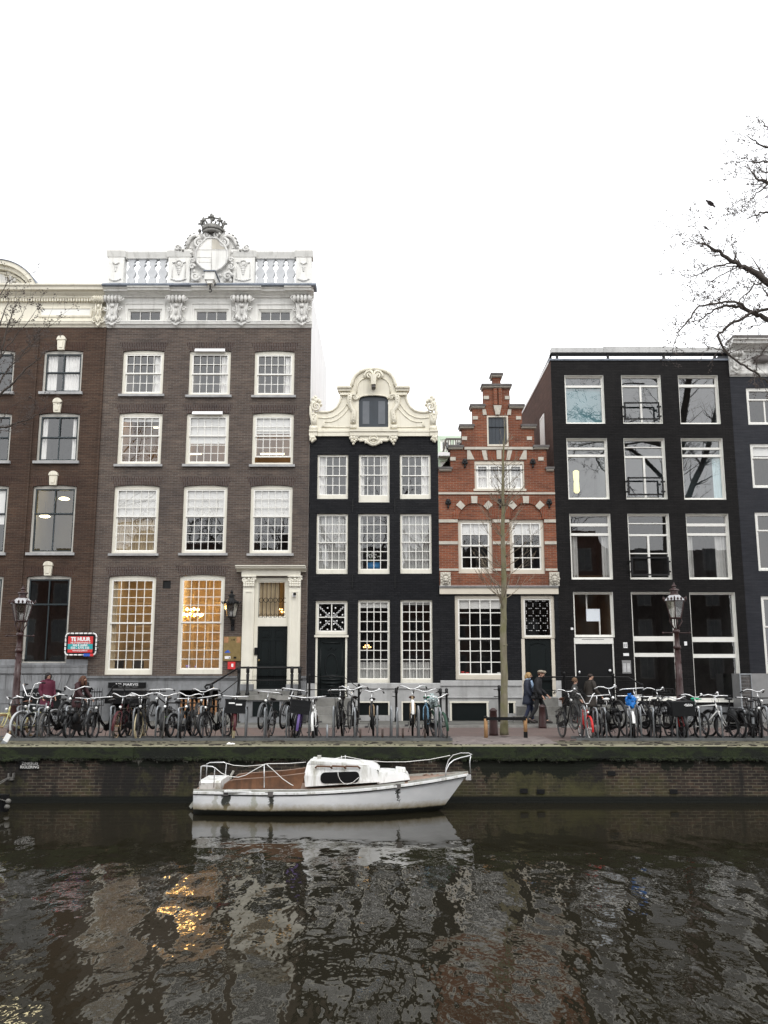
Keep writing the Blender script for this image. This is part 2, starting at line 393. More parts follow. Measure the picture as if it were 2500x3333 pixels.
# moss and yellow algae in patches, more of it right of the boat and low down
grad = N(t, 'ShaderNodeMapRange'); t.links.new(sp.outputs[2], grad.inputs[0]); setin(grad, From_Min=ZC - .25, From_Max=ZW + .1, To_Min=-.06, To_Max=.10)
side = N(t, 'ShaderNodeMapRange'); t.links.new(sp.outputs[0], side.inputs[0]); setin(side, From_Min=1.6, From_Max=3.0, To_Min=0, To_Max=.12)
side2 = N(t, 'ShaderNodeMapRange'); t.links.new(sp.outputs[0], side2.inputs[0]); setin(side2, From_Min=3.9, From_Max=5.2, To_Min=0, To_Max=.12)
def math_(t, op, a, b_):
    n = N(t, 'ShaderNodeMath', operation=op)
    for i, q in enumerate((a, b_)):
        if hasattr(q, 'node'): t.links.new(q, n.inputs[i])
        else: n.inputs[i].default_value = q
    return n.outputs[0]
mo = math_(t, 'ADD', math_(t, 'MULTIPLY', ntex(t, co, 1.1, 6, .72), .72), math_(t, 'MULTIPLY', ntex(t, co, 9.0, 4, .75), .28))
mo = math_(t, 'ADD', mo, math_(t, 'ADD', grad.outputs[0], math_(t, 'SUBTRACT', side.outputs[0], side2.outputs[0])))
c = mixc(t, ramp(t, mo, [(.54, (0,)*3), (.62, (.35,)*3), (.74, (.72,)*3)]), c, (.078, .074, .028))
# black moss hanging down from the coping
mk = N(t, 'ShaderNodeMapRange'); t.links.new(sp.outputs[2], mk.inputs[0]); setin(mk, From_Min=ZC - .95, From_Max=ZC - .24, To_Min=-.28, To_Max=.15)
mkn = math_(t, 'ADD', ntex(t, co, 1.6, 6, .7), math_(t, 'ADD', mk.outputs[0], math_(t, 'MULTIPLY', math_(t, 'SUBTRACT', side.outputs[0], side2.outputs[0]), 1.0)))
c = mixc(t, ramp(t, mkn, [(.50, (0,)*3), (.54, (.96,)*3)]), c, (.007, .009, .0045))
# lime bloom just under the coping
ef = N(t, 'ShaderNodeMapRange'); t.links.new(sp.outputs[2], ef.inputs[0]); setin(ef, From_Min=ZC - .62, From_Max=ZC - .30, To_Min=-.35, To_Max=.10)
efn = math_(t, 'ADD', ntex(t, scalev(t, co, (2.6, 1, .8)), 1.3, 5, .75), ef.outputs[0])
c = mixc(t, ramp(t, efn, [(.58, (0,)*3), (.65, (.85,)*3)]), c, (.27, .26, .225))
# dark wet algae and the overhang's shade, both put into the colour
td = N(t, 'ShaderNodeMapRange'); t.links.new(sp.outputs[2], td.inputs[0]); setin(td, From_Min=ZW + .19, From_Max=ZW + .13, To_Min=0, To_Max=1)
c = mixc(t, td.outputs[0], c, (.006, .007, .005))
t.links.new(c, b.inputs['Base Color']); bump(t, b, math_(t, 'ADD', math_(t, 'MULTIPLY', br.outputs['Fac'], -1.0), math_(t, 'MULTIPLY', ntex(t, co, 9, 4), .8)), .6, .015); M['quay_brick'] = m
# mossy coping: pale stone and yellow moss on top, black green moss on its face
def mossy(name, stops, sc):
    m, t, b = nodes(name); b.inputs['Roughness'].default_value = .95
    co = ocoord(t); t.links.new(ramp(t, ntex(t, scalev(t, co, (.5, 1.6, 1.2)), sc, 7, .72), stops), b.inputs['Base Color'])
    bump(t, b, ntex(t, co, 26, 4, .7), .8, .02); M[name] = m
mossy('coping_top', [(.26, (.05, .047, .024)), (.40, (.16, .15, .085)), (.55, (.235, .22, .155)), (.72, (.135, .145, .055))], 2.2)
mossy('mossy_earth', [(.34, (.018, .016, .012)), (.43, (.055, .049, .034)), (.52, (.14, .128, .082)), (.60, (.06, .055, .036)), (.70, (.13, .13, .062))], 2.0)
for _o in bpy.data.objects:
    if _o.name == 'earth_strip': _o.data.materials[0] = M['mossy_earth']
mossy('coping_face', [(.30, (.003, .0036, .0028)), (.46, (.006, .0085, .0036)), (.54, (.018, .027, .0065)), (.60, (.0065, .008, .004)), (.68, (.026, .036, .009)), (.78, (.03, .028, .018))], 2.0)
qw = thing('quay_wall', 'old brick quay wall with black moss and pale mossy coping above the canal', 'quay wall', (0, YW, ZW))
MB().box(-45, 45, YW, YW + .6, ZW - 1.2, ZC - .27).build('brickwork', M['quay_brick'], qw)
cp = MB(); x = -45; random.seed(3)
while x < 45:                               # single coping stones, each a little off line
    w = random.uniform(1.0, 1.5); dz = random.uniform(-.012, .008); dy = random.uniform(-.012, .012)
    cp.box(x + .002, x + w - .002, 22.1 + dy, 22.80, ZC - .272, ZC + dz); x += w
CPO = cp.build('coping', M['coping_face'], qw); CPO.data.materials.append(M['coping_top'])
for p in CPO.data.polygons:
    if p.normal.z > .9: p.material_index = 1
fz = MB(); random.seed(11)                # tufts of moss that soften the edge of the coping
for i in range(1500):
    x = random.uniform(-11, 11); r = random.uniform(.006, .03) * (1.3 if noise.noise(Vector((x*1.1, 3, 0))) > 0 else .6)
    fz.ball((x, 22.1 + random.uniform(-.004, .012), ZC - .272 + random.uniform(-.05, .02)), r*1.4, r*.6, r, 5, 4)
fz.build('moss', M['coping_face'], qw)
fz = MB()
for i in range(420):
    x = random.uniform(-11, 11); r = random.uniform(.012, .05)
    fz.ball((x, random.uniform(22.12, 22.75), ZC - .004), r*1.4, r, r*.28, 6, 4)
fz.build('moss', M['coping_top'], qw)
ib = MB()
for px, py in ((1990, 2517), (1705, 2574), (1760, 2576), (2192, 2576)):
    x, z = U(px, py, YW); ib.box(x - .09, x + .09, YW - .03, YW + .02, z - .05, z + .05)
ib.build('iron_anchor', M['black_iron'], qw)

fl = MB(); random.seed(15)
for i in range(420):                       # leaf litter and crumbs of earth along the rack
    x = random.uniform(-11.5, 11.5); u = random.random(); y = 22.3 + 1.2*u; r = random.uniform(.012, .045)*(1.5 if noise.noise(Vector((x*.8, 9, y))) > .1 else .7)
    z = ZC + .008 if y < 22.78 else ZC - .004 + (.012 - ZC) * ((y - 22.78) / .78) ** .8
    fl.ball((x, y, z), r*1.6, r, r*.35, 5, 4)
M['leaf_litter'] = mat('leaf_litter', (.030, .024, .018), .9, .5, 7)
tag(fl.build('leaf_litter', M['leaf_litter']), 'dark leaf litter and crumbs of earth scattered along the mossy coping', 'leaf litter', kind='stuff')

# water
m, t, b = nodes('canal_water')
b.inputs['Base Color'].default_value = (.0145, .0125, .0074, 1); b.inputs['Roughness'].default_value = .018
b.inputs['IOR'].default_value = 1.33; b.inputs['Specular IOR Level'].default_value = .5
co = ocoord(t)
sp = N(t, 'ShaderNodeSeparateXYZ'); t.links.new(co, sp.inputs[0])
lee = N(t, 'ShaderNodeMapRange'); lee.interpolation_type = 'SMOOTHSTEP'; t.links.new(sp.outputs[1], lee.inputs[0]); setin(lee, From_Min=20.2, From_Max=14.5, To_Min=.05, To_Max=1.0)
lf = N(t, 'ShaderNodeMapping'); lf.inputs['Rotation'].default_value = (0, 0, rad(14)); lf.inputs['Scale'].default_value = (1.55, .72, 1); t.links.new(co, lf.inputs['Vector'])
w1 = ntex(t, lf.outputs[0], 1.25, 1, .45); w2 = ntex(t, lf.outputs[0], 3.2, 2, .5); w3 = ntex(t, scalev(t, co, (1.3, .9, 1)), 11.0, 2, .5)
h = math_(t, 'ADD', math_(t, 'MULTIPLY', w1, 1.0), math_(t, 'ADD', math_(t, 'MULTIPLY', w2, .26), math_(t, 'MULTIPLY', w3, .022)))
patch = ramp(t, ntex(t, co, .35, 3), [(.3, (.55,)*3), (.7, (1.2,)*3)])
h = math_(t, 'MULTIPLY', math_(t, 'MULTIPLY', h, lee.outputs[0]), patch)
bn = setin(N(t, 'ShaderNodeBump'), Strength=1.0, Distance=.039); t.links.new(h, bn.inputs['Height']); t.links.new(bn.outputs[0], b.inputs['Normal'])
M['canal_water'] = m
sheet('canal_water', m, -80, 80, 2.0, YW + .02, ZW)
sheet('near_bank', M['street_brick'], -80, 80, -30, 1.2, -.02)

# ---------------------------------------------------------------- building kit
def P(px, py, y=F):
    x, z = U(px, py, y); return (x, y, z)
def wall(b, name, mt, x0, x1, z0, z1, holes=(), y=F, depth=.24):
    """front wall of a house with real openings and reveals"""
    hs = [h for h in holes if h[0] < x1 and h[1] > x0 and h[2] < z1 and h[3] > z0]
    hs = [(max(h[0], x0), min(h[1], x1), max(h[2], z0), min(h[3], z1)) for h in hs]
    xs = sorted({round(v, 5) for v in [x0, x1] + [h[0] for h in hs] + [h[1] for h in hs]})
    zs = sorted({round(v, 5) for v in [z0, z1] + [h[2] for h in hs] + [h[3] for h in hs]})
    mb = MB()
    for i in range(len(xs) - 1):
        for j in range(len(zs) - 1):
            cx, cz = (xs[i] + xs[i+1]) / 2, (zs[j] + zs[j+1]) / 2
            if not any(h[0] < cx < h[1] and h[2] < cz < h[3] for h in hs):
                mb.quad((xs[i], y, zs[j]), (xs[i+1], y, zs[j]), (xs[i+1], y, zs[j+1]), (xs[i], y, zs[j+1]))
    for a, c, d, e in hs:
        yb = y + depth
        mb.quad((a,y,d),(a,yb,d),(a,yb,e),(a,y,e)); mb.quad((c,y,d),(c,y,e),(c,yb,e),(c,yb,d))
        mb.quad((a,y,e),(a,yb,e),(c,yb,e),(c,y,e)); mb.quad((a,y,d),(c,y,d),(c,yb,d),(a,yb,d))
    return mb.build(name, M[mt], b)
def arcpts(x0, x1, z, a, n=10):          # points along a shallow arch rising a in the middle
    return [(x0 + (x1 - x0) * i / n, z + a * (1 - (2 * i / n - 1) ** 2)) for i in range(n + 1)]
def lintel(b, mt, x0, x1, z1, a, h=.30, spl=.16, y=F):
    top = [(x1 + spl, z1 + h), (x0 - spl, z1 + h)]
    MB().prism(arcpts(x0 - .002, x1 + .002, z1 - a, a) + top, y - .006, y + .10).build('lintel', M[mt], b)
def room(par, x0, x1, z0, z1, y, mt, d=2.6, name='interior'):
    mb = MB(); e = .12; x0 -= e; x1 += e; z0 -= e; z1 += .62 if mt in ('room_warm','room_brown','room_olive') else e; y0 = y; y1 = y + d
    mb.quad((x0,y1,z0),(x1,y1,z0),(x1,y1,z1),(x0,y1,z1)); mb.quad((x0,y0,z0),(x0,y1,z0),(x0,y1,z1),(x0,y0,z1))
    mb.quad((x1,y0,z0),(x1,y0,z1),(x1,y1,z1),(x1,y1,z0)); mb.quad((x0,y0,z1),(x0,y1,z1),(x1,y1,z1),(x1,y0,z1))
    mb.quad((x0,y0,z0),(x1,y0,z0),(x1,y1,z0),(x0,y1,z0)); return mb.build(name, M[mt], par)
def drape(par, x0, x1, z0, z1, y, mt='curtain', name='curtain', amp=.035, folds=7):
    if mt == 'teal_screen': return MB().box(x0, x1, y-.04, y-.036, z0, z1).build('screen', M[mt], par)
    mb = MB(); n = folds * 8; rng = random.Random(int(x0 * 1000) + int(z0 * 77)); ph = rng.random() * 6
    cols = []
    for i in range(n + 1):
        u = i / n; dy = amp * math.sin(u * folds * 2 * math.pi + ph + 1.3 * math.sin(u * 5 + ph)); cols.append((x0 + (x1 - x0) * u, y + dy))
    for x, yy in cols: mb.v += [(x, yy, z0 + rng.uniform(0, .015)), (x, yy * 1.0, z1)]
    for i in range(n): mb.f.append((2*i, 2*i+2, 2*i+3, 2*i+1))
    return mb.build(name, M[mt], par, True)
def win(b, holes, px, y=F, cols=4, rows=(2, 2), split=.5, fr='white_paint', ss=None, cw=.075, bot=None, arch=0., room_='room_dark', gl='glass',
        sill=None, sillx=.08, curt=None, blind=0., mun=.023, rec=.075, lin=None, stile=.05, depth=2.6, wpx=True, lower=0., lining=0.):
    x0, x1, z0, z1 = R(*px, y) if wpx else px
    holes.append((x0, x1, z0, z1)); ss = ss or fr; bot = cw if bot is None else bot
    ya, yb = y + rec, y + rec + .10
    w = MB(); zt = z1 - arch
    if arch: w.prism(arcpts(x0, x1, zt - .003, arch - .004) + [(x1, zt - cw), (x0, zt - cw)], ya, yb)
    else: w.box(x0, x1, ya, yb, z1 - cw, z1)
    w.box(x0, x1, ya, yb, z0, z0 + bot); w.box(x0, x0 + cw, ya, yb, z0 + bot, zt - cw); w.box(x1 - cw, x1, ya, yb, z0 + bot, zt - cw)
    if lining:
        e = .012; yl, yk = y + .012, ya - .001
        w.box(x0, x0+e, yl, yk, z0+e, z1-e).box(x1-e, x1, yl, yk, z0+e, z1-e).box(x0, x1, yl, yk, z0, z0+e).box(x0, x1, yl, yk, z1-e, z1)
    W = w.build('window', M[fr], b)
    gx0, gx1, gz0, gz1 = x0 + cw, x1 - cw, z0 + bot, zt - cw
    gs = gz1 - (gz1 - gz0) * split if len(rows) > 1 else gz0
    s = MB()
    def sash(a, c, d, e, nc, nr, yy):
        st = stile
        s.box(a, c, yy, yy + .04, d, d + st); s.box(a, c, yy, yy + .04, e - st, e)
        s.box(a, a + st, yy, yy + .04, d + st, e - st); s.box(c - st, c, yy, yy + .04, d + st, e - st)
        for i in range(1, nc):
            xx = a + st + (c - a - 2*st) * i / nc; s.box(xx - mun/2, xx + mun/2, yy + .005, yy + .033, d + st, e - st)
        for i in range(1, nr):
            zz = d + st + (e - d - 2*st) * i / nr; s.box(a + st, c - st, yy + .006, yy + .032, zz - mun/2, zz + mun/2)
    cu, cl = cols if isinstance(cols, tuple) else (cols, cols)
    if len(rows) > 1:
        sash(gx0, gx1, gs - .02, gz1, cu, rows[0], ya + .012); sash(gx0, gx1, gz0 + lower, gs + .02 + lower, cl, rows[1], ya + .055)
    else: sash(gx0, gx1, gz0, gz1, cu, rows[0], ya + .03)
    s.build('sash', M[ss], W)
    MB().quad((gx0, ya+.075, gz0 + lower), (gx1, ya+.075, gz0 + lower), (gx1, ya+.075, gz1), (gx0, ya+.075, gz1)).build('pane', M[gl], W)
    if sill:
        MB().box(x0 - sillx, x1 + sillx, y - .10, y + rec + .02, z0 - sill, z0 - .001).build('sill', M['stone_sill'], W)
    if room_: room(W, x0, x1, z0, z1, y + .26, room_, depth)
    yc = ya + .15
    if blind:
        zb = gz1 - (gz1 - gz0) * blind
        MB().box(gx0, gx1, ya + .099, ya + .103, zb, gz1).box(gx0, gx1, ya + .097, ya + .112, zb - .03, zb).build('blind', M['blind'], W)
    for q in curt or ():
        u0, u1, v0, v1 = q[:4]; ww, hh = gx1 - gx0, gz1 - gz0
        drape(W, gx0 + ww*u0, gx0 + ww*u1, gz0 + hh*v0, gz0 + hh*v1, yc, q[4] if len(q) > 4 else 'curtain', folds=max(2, int((u1-u0) * ww / .11)))
    if lin: lintel(b, lin, x0, x1, z1, arch, y=y)
    W['_r'] = (x0, x1, z0, z1); return W
def band(b, name, mt, x0, x1, prof):      # moulded course: prof is (y, z) polygon
    return MB().prismx(prof, x0, x1).build(name, M[mt], b)
def mould(z0, z1, out, y=F, back=.06):    # classical cornice outline stepping outwards to the top
    h = z1 - z0
    return [(y + back, z0), (y - out*.18, z0), (y - out*.22, z0 + h*.15), (y - out*.45, z0 + h*.35), (y - out*.50, z0 + h*.45),
            (y - out*.82, z0 + h*.50), (y - out*.86, z0 + h*.74), (y - out, z0 + h*.86), (y - out, z1), (y + back, z1)]
def body(b, x0, x1, z1, left, right, top='slate_roof', y=F, deep=9):
    mb = MB().quad((x0,y,-.05),(x0,y+deep,-.05),(x0,y+deep,z1),(x0,y,z1)); mb.build('side_wall', M[left], b)
    mb = MB().quad((x1,y,-.05),(x1,y+deep,-.05),(x1,y+deep,z1),(x1,y,z1)); mb.build('side_wall', M[right], b)
    MB().quad((x0,y+.24,z1-.01),(x1,y+.24,z1-.01),(x1,y+deep,z1-.01),(x0,y+deep,z1-.01)).build('roof', M[top], b)
    MB().quad((x0,y+deep,-.05),(x1,y+deep,-.05),(x1,y+deep,z1),(x0,y+deep,z1)).build('back_wall', M[left], b)
def lamp_light(name, loc, col, power, size=.5, rot=(0, 0, 0)):
    d = bpy.data.lights.new(name, 'AREA'); d.energy = power; d.color = col; d.size = size
    o = bpy.data.objects.new(name, d); o.location = loc; o.rotation_euler = rot; COL.objects.link(o); return o
def text_mesh(body_, size, align='CENTER', ext=.002, bold=.0, sx=1.0):
    cu = bpy.data.curves.new('lettering', 'FONT'); cu.body = body_; cu.size = size; cu.align_x = align; cu.align_y = 'CENTER'
    cu.extrude = ext; cu.offset = bold; cu.resolution_u = 3
    o = bpy.data.objects.new('lettering', cu); me = bpy.data.meshes.new_from_object(o); bpy.data.objects.remove(o); bpy.data.curves.remove(cu)
    me.transform(Matrix.Rotation(rad(90), 4, 'X') @ Matrix.Diagonal((sx, 1, 1, 1))); me.name = 'lettering'; return me
def lettering(par, s, c, size, mt, bold=.0, align='CENTER', sx=1.0, tilt=0.):
    me = text_mesh(s, size, align, bold=bold, sx=sx); me.transform(Matrix.Translation(c) @ Matrix.Rotation(tilt, 4, 'Y')); me.materials.clear(); me.materials.append(M[mt])
    return link(bpy.data.objects.new('lettering', me), par)
# ================================================================ grey brown town house with balustrade and crest
gx0, gx1 = XP(318, 1600), XP(1006, 1600)
GZ = ZP(948)
G = thing('town_house', 'tall grey brown brick house with white balustrade, carved crest and crown on top', 'house', ((gx0+gx1)/2, F, 0))
GH = []
o = 'brick_brown_arch'
kw = dict(fr='cream_paint', ss='white_paint', cw=.095, sill=.085)
for px, cu in (((398,1139,532,1284), [(.78,1,0,1)]), ((615,1139,750,1287), [(.80,1,0,1)]), ((828,1141,958,1288), [(.80,1,0,1)])):
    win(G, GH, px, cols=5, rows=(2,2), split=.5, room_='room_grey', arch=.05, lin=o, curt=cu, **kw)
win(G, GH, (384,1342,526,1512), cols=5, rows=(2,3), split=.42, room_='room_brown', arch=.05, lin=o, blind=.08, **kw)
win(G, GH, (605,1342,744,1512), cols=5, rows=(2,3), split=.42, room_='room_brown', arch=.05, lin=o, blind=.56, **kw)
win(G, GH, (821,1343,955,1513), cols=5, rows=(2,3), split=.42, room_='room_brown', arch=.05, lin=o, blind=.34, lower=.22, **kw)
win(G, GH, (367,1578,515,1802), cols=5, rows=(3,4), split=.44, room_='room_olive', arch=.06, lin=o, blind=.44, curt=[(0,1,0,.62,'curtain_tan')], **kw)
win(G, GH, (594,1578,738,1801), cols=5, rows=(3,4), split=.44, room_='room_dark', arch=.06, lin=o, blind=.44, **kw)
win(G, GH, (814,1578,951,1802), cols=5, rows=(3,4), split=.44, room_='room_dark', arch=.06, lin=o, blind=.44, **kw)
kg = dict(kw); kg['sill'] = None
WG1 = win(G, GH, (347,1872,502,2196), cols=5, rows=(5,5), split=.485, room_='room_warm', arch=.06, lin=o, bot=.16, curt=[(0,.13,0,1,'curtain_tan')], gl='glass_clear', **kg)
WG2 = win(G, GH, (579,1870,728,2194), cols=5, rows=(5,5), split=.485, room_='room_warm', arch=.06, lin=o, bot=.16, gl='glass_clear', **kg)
# doorway opening
dx0, dx1, dz0, dz1 = R(826,1880,942,2245); GH.append((dx0, dx1, dz0, dz1))
vx = R(530,1890,556,1916); GH.append(vx)
zpl = ZP(2200)
wall(G, 'brick_wall', 'brick_brown', gx0, gx1, zpl, ZP(1066), GH)
bh = [R(582,2246,709,2338), R(362,2248,476,2343)]
wall(G, 'plinth', 'stone_grey', gx0, gx1, 0, zpl, [(dx0, dx1, dz0, dz1)] + bh)
for h in bh: room(G, h[0], h[1], h[2], h[3], F + .25, 'room_dark', 1.2, 'cellar_window')
mb = MB()
for h in bh[:1]:
    x0, x1, z0, z1 = h
    for i in range(9): xx = x0 + (x1-x0)*(i+.5)/9; mb.box(xx-.04, xx+.02, F+.12, F+.15, z0, z0+(z1-z0)*.66)
mb.build('cellar_grille', M['wood_sign'], G)
band(G, 'plinth_course', 'stone_grey', gx0, dx0 - .55, mould(ZP(2214), zpl, .10))
band(G, 'plinth_course', 'stone_grey', dx1 + .42, gx1, mould(ZP(2214), zpl, .10))
MB().box(vx[0], vx[1], F+.05, F+.1, vx[2], vx[3]).build('vent', M['black_iron'], G)
body(G, gx0, gx1, ZP(948), 'brick_far', 'white_wall')
# awning strip above two windows
for px in ((635,1136,733,1146), (627,1340,725,1350)):
    x0, x1, z0, z1 = R(*px); MB().prismx([(F-.10,z0),(F+.03,z0),(F+.03,z1),(F-.04,z1)], x0, x1).build('sunblind_box', M['white_sign'], G)
# attic storey
AH = []
for px in ((415,1005,527,1046), (632,1005,744,1047), (841,1006,951,1047)):
    win(G, AH, px, cols=3, rows=(1,), fr='white_trim', ss='white_trim', cw=.06, stile=.03, rec=.06, room_='room_dark')
wall(G, 'frieze', 'white_trim', gx0, gx1, ZP(1066), ZP(966), AH)
band(G, 'frieze_course', 'white_trim', gx0 - .02, gx1 + .02, mould(ZP(1067), ZP(1049), .16))
for px in ((406,986,537,1052), (622,986,753,1052), (831,988,961,1053)):
    x0, x1, z0, z1 = R(*px); f = MB(); w = .05
    f.box(x0,x1,F-.035,F+.01,z1-w,z1).box(x0,x0+w,F-.035,F+.01,z0,z1-w).box(x1-w,x1,F-.035,F+.01,z0,z1-w); f.build('attic_surround', M['white_trim'], G)
band(G, 'cornice', 'white_trim', gx0 - .10, gx1 + .08, mould(ZP(970), ZP(948), .42))
for a, c in ((425,560), (632,856), (930,1016)):
    x0, x1 = XP(a, 955), XP(c, 955); MB().prismx(mould(ZP(969), ZP(948.5), .52), x0, x1).build('cornice', M['white_trim'], G)
# lead flashing with small overlapping sheets
mb = MB(); x = gx0 - .12; random.seed(5)
while x < gx1 + .08:
    w = random.uniform(.28, .36); dz = random.uniform(0, .012)
    mb.prismx([(F-.54,ZP(948)+.003),(F+.1,ZP(948)+.003),(F+.1,ZP(936)+dz),(F-.40,ZP(936)+dz),(F-.55,ZP(945)+dz)], x, x + w - .008); x += w
mb.build('lead_flashing', M['lead'], G)
def console(b, c0, c1, ytop, ybot, mt='white_carved'):
    x0, x1, z0, z1 = R(c0, ytop, c1, ybot); xm = (x0+x1)/2; w = x1 - x0; h = z1 - z0; y = F
    mb = MB()
    n = 5
    for i in range(n):                   # gadrooned head
        xx = x0 + w*(i+.5)/n; mb.ball((xx, y-.20, z1-h*.13), w/n*.56, .16, h*.14, 8, 6)
    mb.scroll((x0+w*.02, y-.24, z1-h*.12), h*.10, 1.3, .03).scroll((x1-w*.02, y-.24, z1-h*.12), h*.10, 1.3, .03, hand=-1)
    mb.prism([(xm-w*.30,z1-h*.22),(xm-w*.24,z1-h*.45),(xm-w*.34,z1-h*.72),(xm-w*.26,z0+h*.06),(xm,z0-h*.05),(xm+w*.26,z0+h*.06),(xm+w*.34,z1-h*.72),(xm+w*.24,z1-h*.45),(xm+w*.30,z1-h*.22)], y-.16, y+.02)
    for s in (-1, 1):
        mb.scroll((xm+s*w*.40, y-.14, z1-h*.46), h*.085, 1.2, .028, hand=s); mb.scroll((xm+s*w*.34, y-.15, z0+h*.16), h*.10, 1.4, .032, start=1, hand=-s)
        mb.tube([(xm+s*w*.33, y-.18, z1-h*.25),(xm+s*w*.24, y-.20, z1-h*.5),(xm+s*w*.36, y-.18, z1-h*.75)], .025, 5)
    for k in range(5): mb.ball((xm + (k-2)*w*.13, y-.18, z0+h*(.13+.05*abs(k-2))), w*.075, .06, h*.085, 7, 5)
    mb.ball((xm, y-.20, z1-h*.36), w*.13, .05, h*.07).ball((xm, y-.19, z1-h*.58), w*.08, .05, h*.12).ball((xm, y-.12, z0-h*.02), w*.10, .08, h*.05)
    mb.build('console', M[mt], b, True)
for c in ((342,398), (548,606), (758,820), (954,1013)): console(G, c[0], c[1], 968, 1060)
# balustrade
yb = F + .12
x0, x1, z0, z1 = R(352, 922, 1014, 936, yb)
MB().box(x0, x1, yb-.05, yb+.30, z0-.05, z1).build('balustrade_base', M['white_trim'], G)
zr0, zr1 = ZP(842, yb), ZP(819, yb)
def ped(a, c, orn, w2=0):
    xa, xb = XP(a, 880, yb), XP(c, 880, yb); mb = MB()
    mb.box(xa, xb, yb-.10, yb+.3, ZP(925,yb), zr0+.02)
    P_ = mb.build('pedestal', M['white_trim'], G)
    m2 = MB(); m2.prismx([(yb-.12,zr0+.02),(yb+.32,zr0+.02),(yb+.32,zr1),(yb-.19,zr1),(yb-.19,zr1-.06),(yb-.14,zr0+.08)], xa-.05, xb+.05).build('pedestal_cap', M['white_trim'], P_)
    mo = MB(); xm = (xa+xb)/2; w = (xb-xa)
    zt, zb_ = ZP(858,yb), ZP(912,yb)
    if orn:
        mo.ring((xm, yb-.12, zt-.06), w*.16, .025, 'y', 14, 5).ball((xm, yb-.11, zt-.06), w*.10, .03, w*.10)
        for k, r in enumerate((.10,.085,.06,.04)): mo.ball((xm, yb-.11, zt-.24-k*.075), r*w*1.2, .035, .05)
        for s in (-1,1): mo.tube([(xm+s*w*.30,yb-.11,zt+.02),(xm+s*w*.30,yb-.11,zb_)], .018, 5).tube([(xm+s*w*.14,yb-.12,zt-.02),(xm+s*w*.3,yb-.12,zt-.0)], .03, 5)
    else:
        mo.tube([(xm-w*.2,yb-.12,zt),(xm,yb-.13,zt-.09),(xm+w*.2,yb-.12,zt)], .03, 5)
        for k, r in enumerate((.07,.055,.04)): mo.ball((xm, yb-.11, zt-.18-k*.075), r, .03, .045)
    mo.build('relief', M['white_carved'], P_, True); mo = MB()
    for k in range(7):
        u = (k-3)/3; mo.ball((xm+u*w*.30, yb-.115, zb_ - .06*(1-u*u)), .055, .035, .045, 7, 5)
    mo.build('relief', M['white_carved'], P_, True)
ped(353,405,False); ped(549,620,True); ped(757,830,True); ped(964,1014,False)
for a, c in ((405,549), (830,964)):
    xa, xb = XP(a, 880, yb)+.01, XP(c, 880, yb)-.01
    MB().prismx([(yb-.02,zr0),(yb+.24,zr0),(yb+.24,zr1-.02),(yb-.10,zr1-.02),(yb-.10,zr1-.07),(yb-.04,zr0+.06)], xa, xb).build('handrail', M['white_trim'], G)
bz0, bz1 = ZP(922, yb), zr0
prof = [(.42,0),(.42,.20),(.30,.21),(.28,.26),(.44,.36),(.52,.45),(.46,.53),(.28,.62),(.20,.70),(.24,.74),(.40,.79),(.42,.83),(.26,.86),(.30,.89),(.42,.93),(.42,1)]
bal_me = None
for cx in (426,461,495,529,846.5,880,913,946):
    xm = XP(cx, 885, yb); H = bz1 - bz0; w = .34
    if bal_me is None:
        bal_me = MB().prism([(p[0]*w, p[1]*H) for p in prof] + [(-p[0]*w, p[1]*H) for p in reversed(prof)], 0, .14).mesh('baluster', M['baluster'])
    ob = link(bpy.data.objects.new('baluster', bal_me), G); ob.location = (xm, yb+.04, bz0)
# crest: slab, frame of scrolls and leaves, shield and crown
def C4(x, y): return U(480 + x/2.592, 680 + y/2.592, F - .05)
cs = [(368,655),(365,560),(372,500),(360,480),(372,420),(385,395),(352,372),(300,358),(240,355),(230,325),(248,305),(275,318),(300,335),(325,318),(338,255),(372,212),(425,205),(440,178),(455,200),(480,192)]
poly = [C4(*p) for p in cs] + [C4(1084 - p[0], p[1]) for p in reversed(cs)]
CR = MB().prism(poly, F + .02, F + .30).build('crest', M['white_carved'], G)
def cscr(x, y, r, hand=1, turns=1.4, th=.05, st=0): px, pz = C4(x, y); fr_.scroll((px, F-.08, pz), r, turns, th, st, hand)
for s in (0, 1):
    X = (lambda v: 1084 - v) if s else (lambda v: v); hd = -1 if s else 1; fr_ = MB()
    cscr(X(440), 292, .20, hd, 1.5, .06, 1.5); cscr(X(405), 572, .17, -hd, 1.4, .06); cscr(X(378), 490, .11, hd, 1.2, .045)
    cscr(X(255), 332, .12, hd, 1.3, .05); cscr(X(380), 432, .10, -hd, 1.2, .04); cscr(X(500), 225, .13, -hd, 1.3, .05)
    pts = [C4(X(a), c) for a, c in ((325,340),(340,285),(362,245),(400,222),(440,235),(452,275))]
    fr_.tube([(p[0], F-.04, p[1]) for p in pts], [.05,.07,.08,.08,.07,.05], 6)
    for a, c, r in ((300,345,.08),(322,322,.07),(335,295,.07),(342,265,.06),(352,240,.06),(372,222,.06),(275,340,.06),(365,330,.06),(370,365,.07),(385,600,.08),(430,600,.07),(470,560,.06),(395,525,.07),(372,455,.06),(430,185,.05),(440,178,.05)):
        p = C4(X(a), c); fr_.ball((p[0], F-.03, p[1]), r*.9, .07, r, 7, 5)
    fr_.build('crest_scrollwork', M['white_carved'], CR, True)
fg = MB()
for s in (0, 1):
    X = (lambda v: 1084 - v) if s else (lambda v: v)
    for a, c, r in ((325,310,.09),(332,282,.08),(345,252,.08),(365,226,.07),(395,210,.06),(440,180,.07),(250,318,.10),(242,338,.08),(275,348,.07),(300,352,.07)):
        p = C4(X(a), c); fg.ball((p[0], F-.02, p[1]), r, .09, r*.9, 7, 5)
fg.build('weathered_leaves', M['grey_carved'], CR, True)
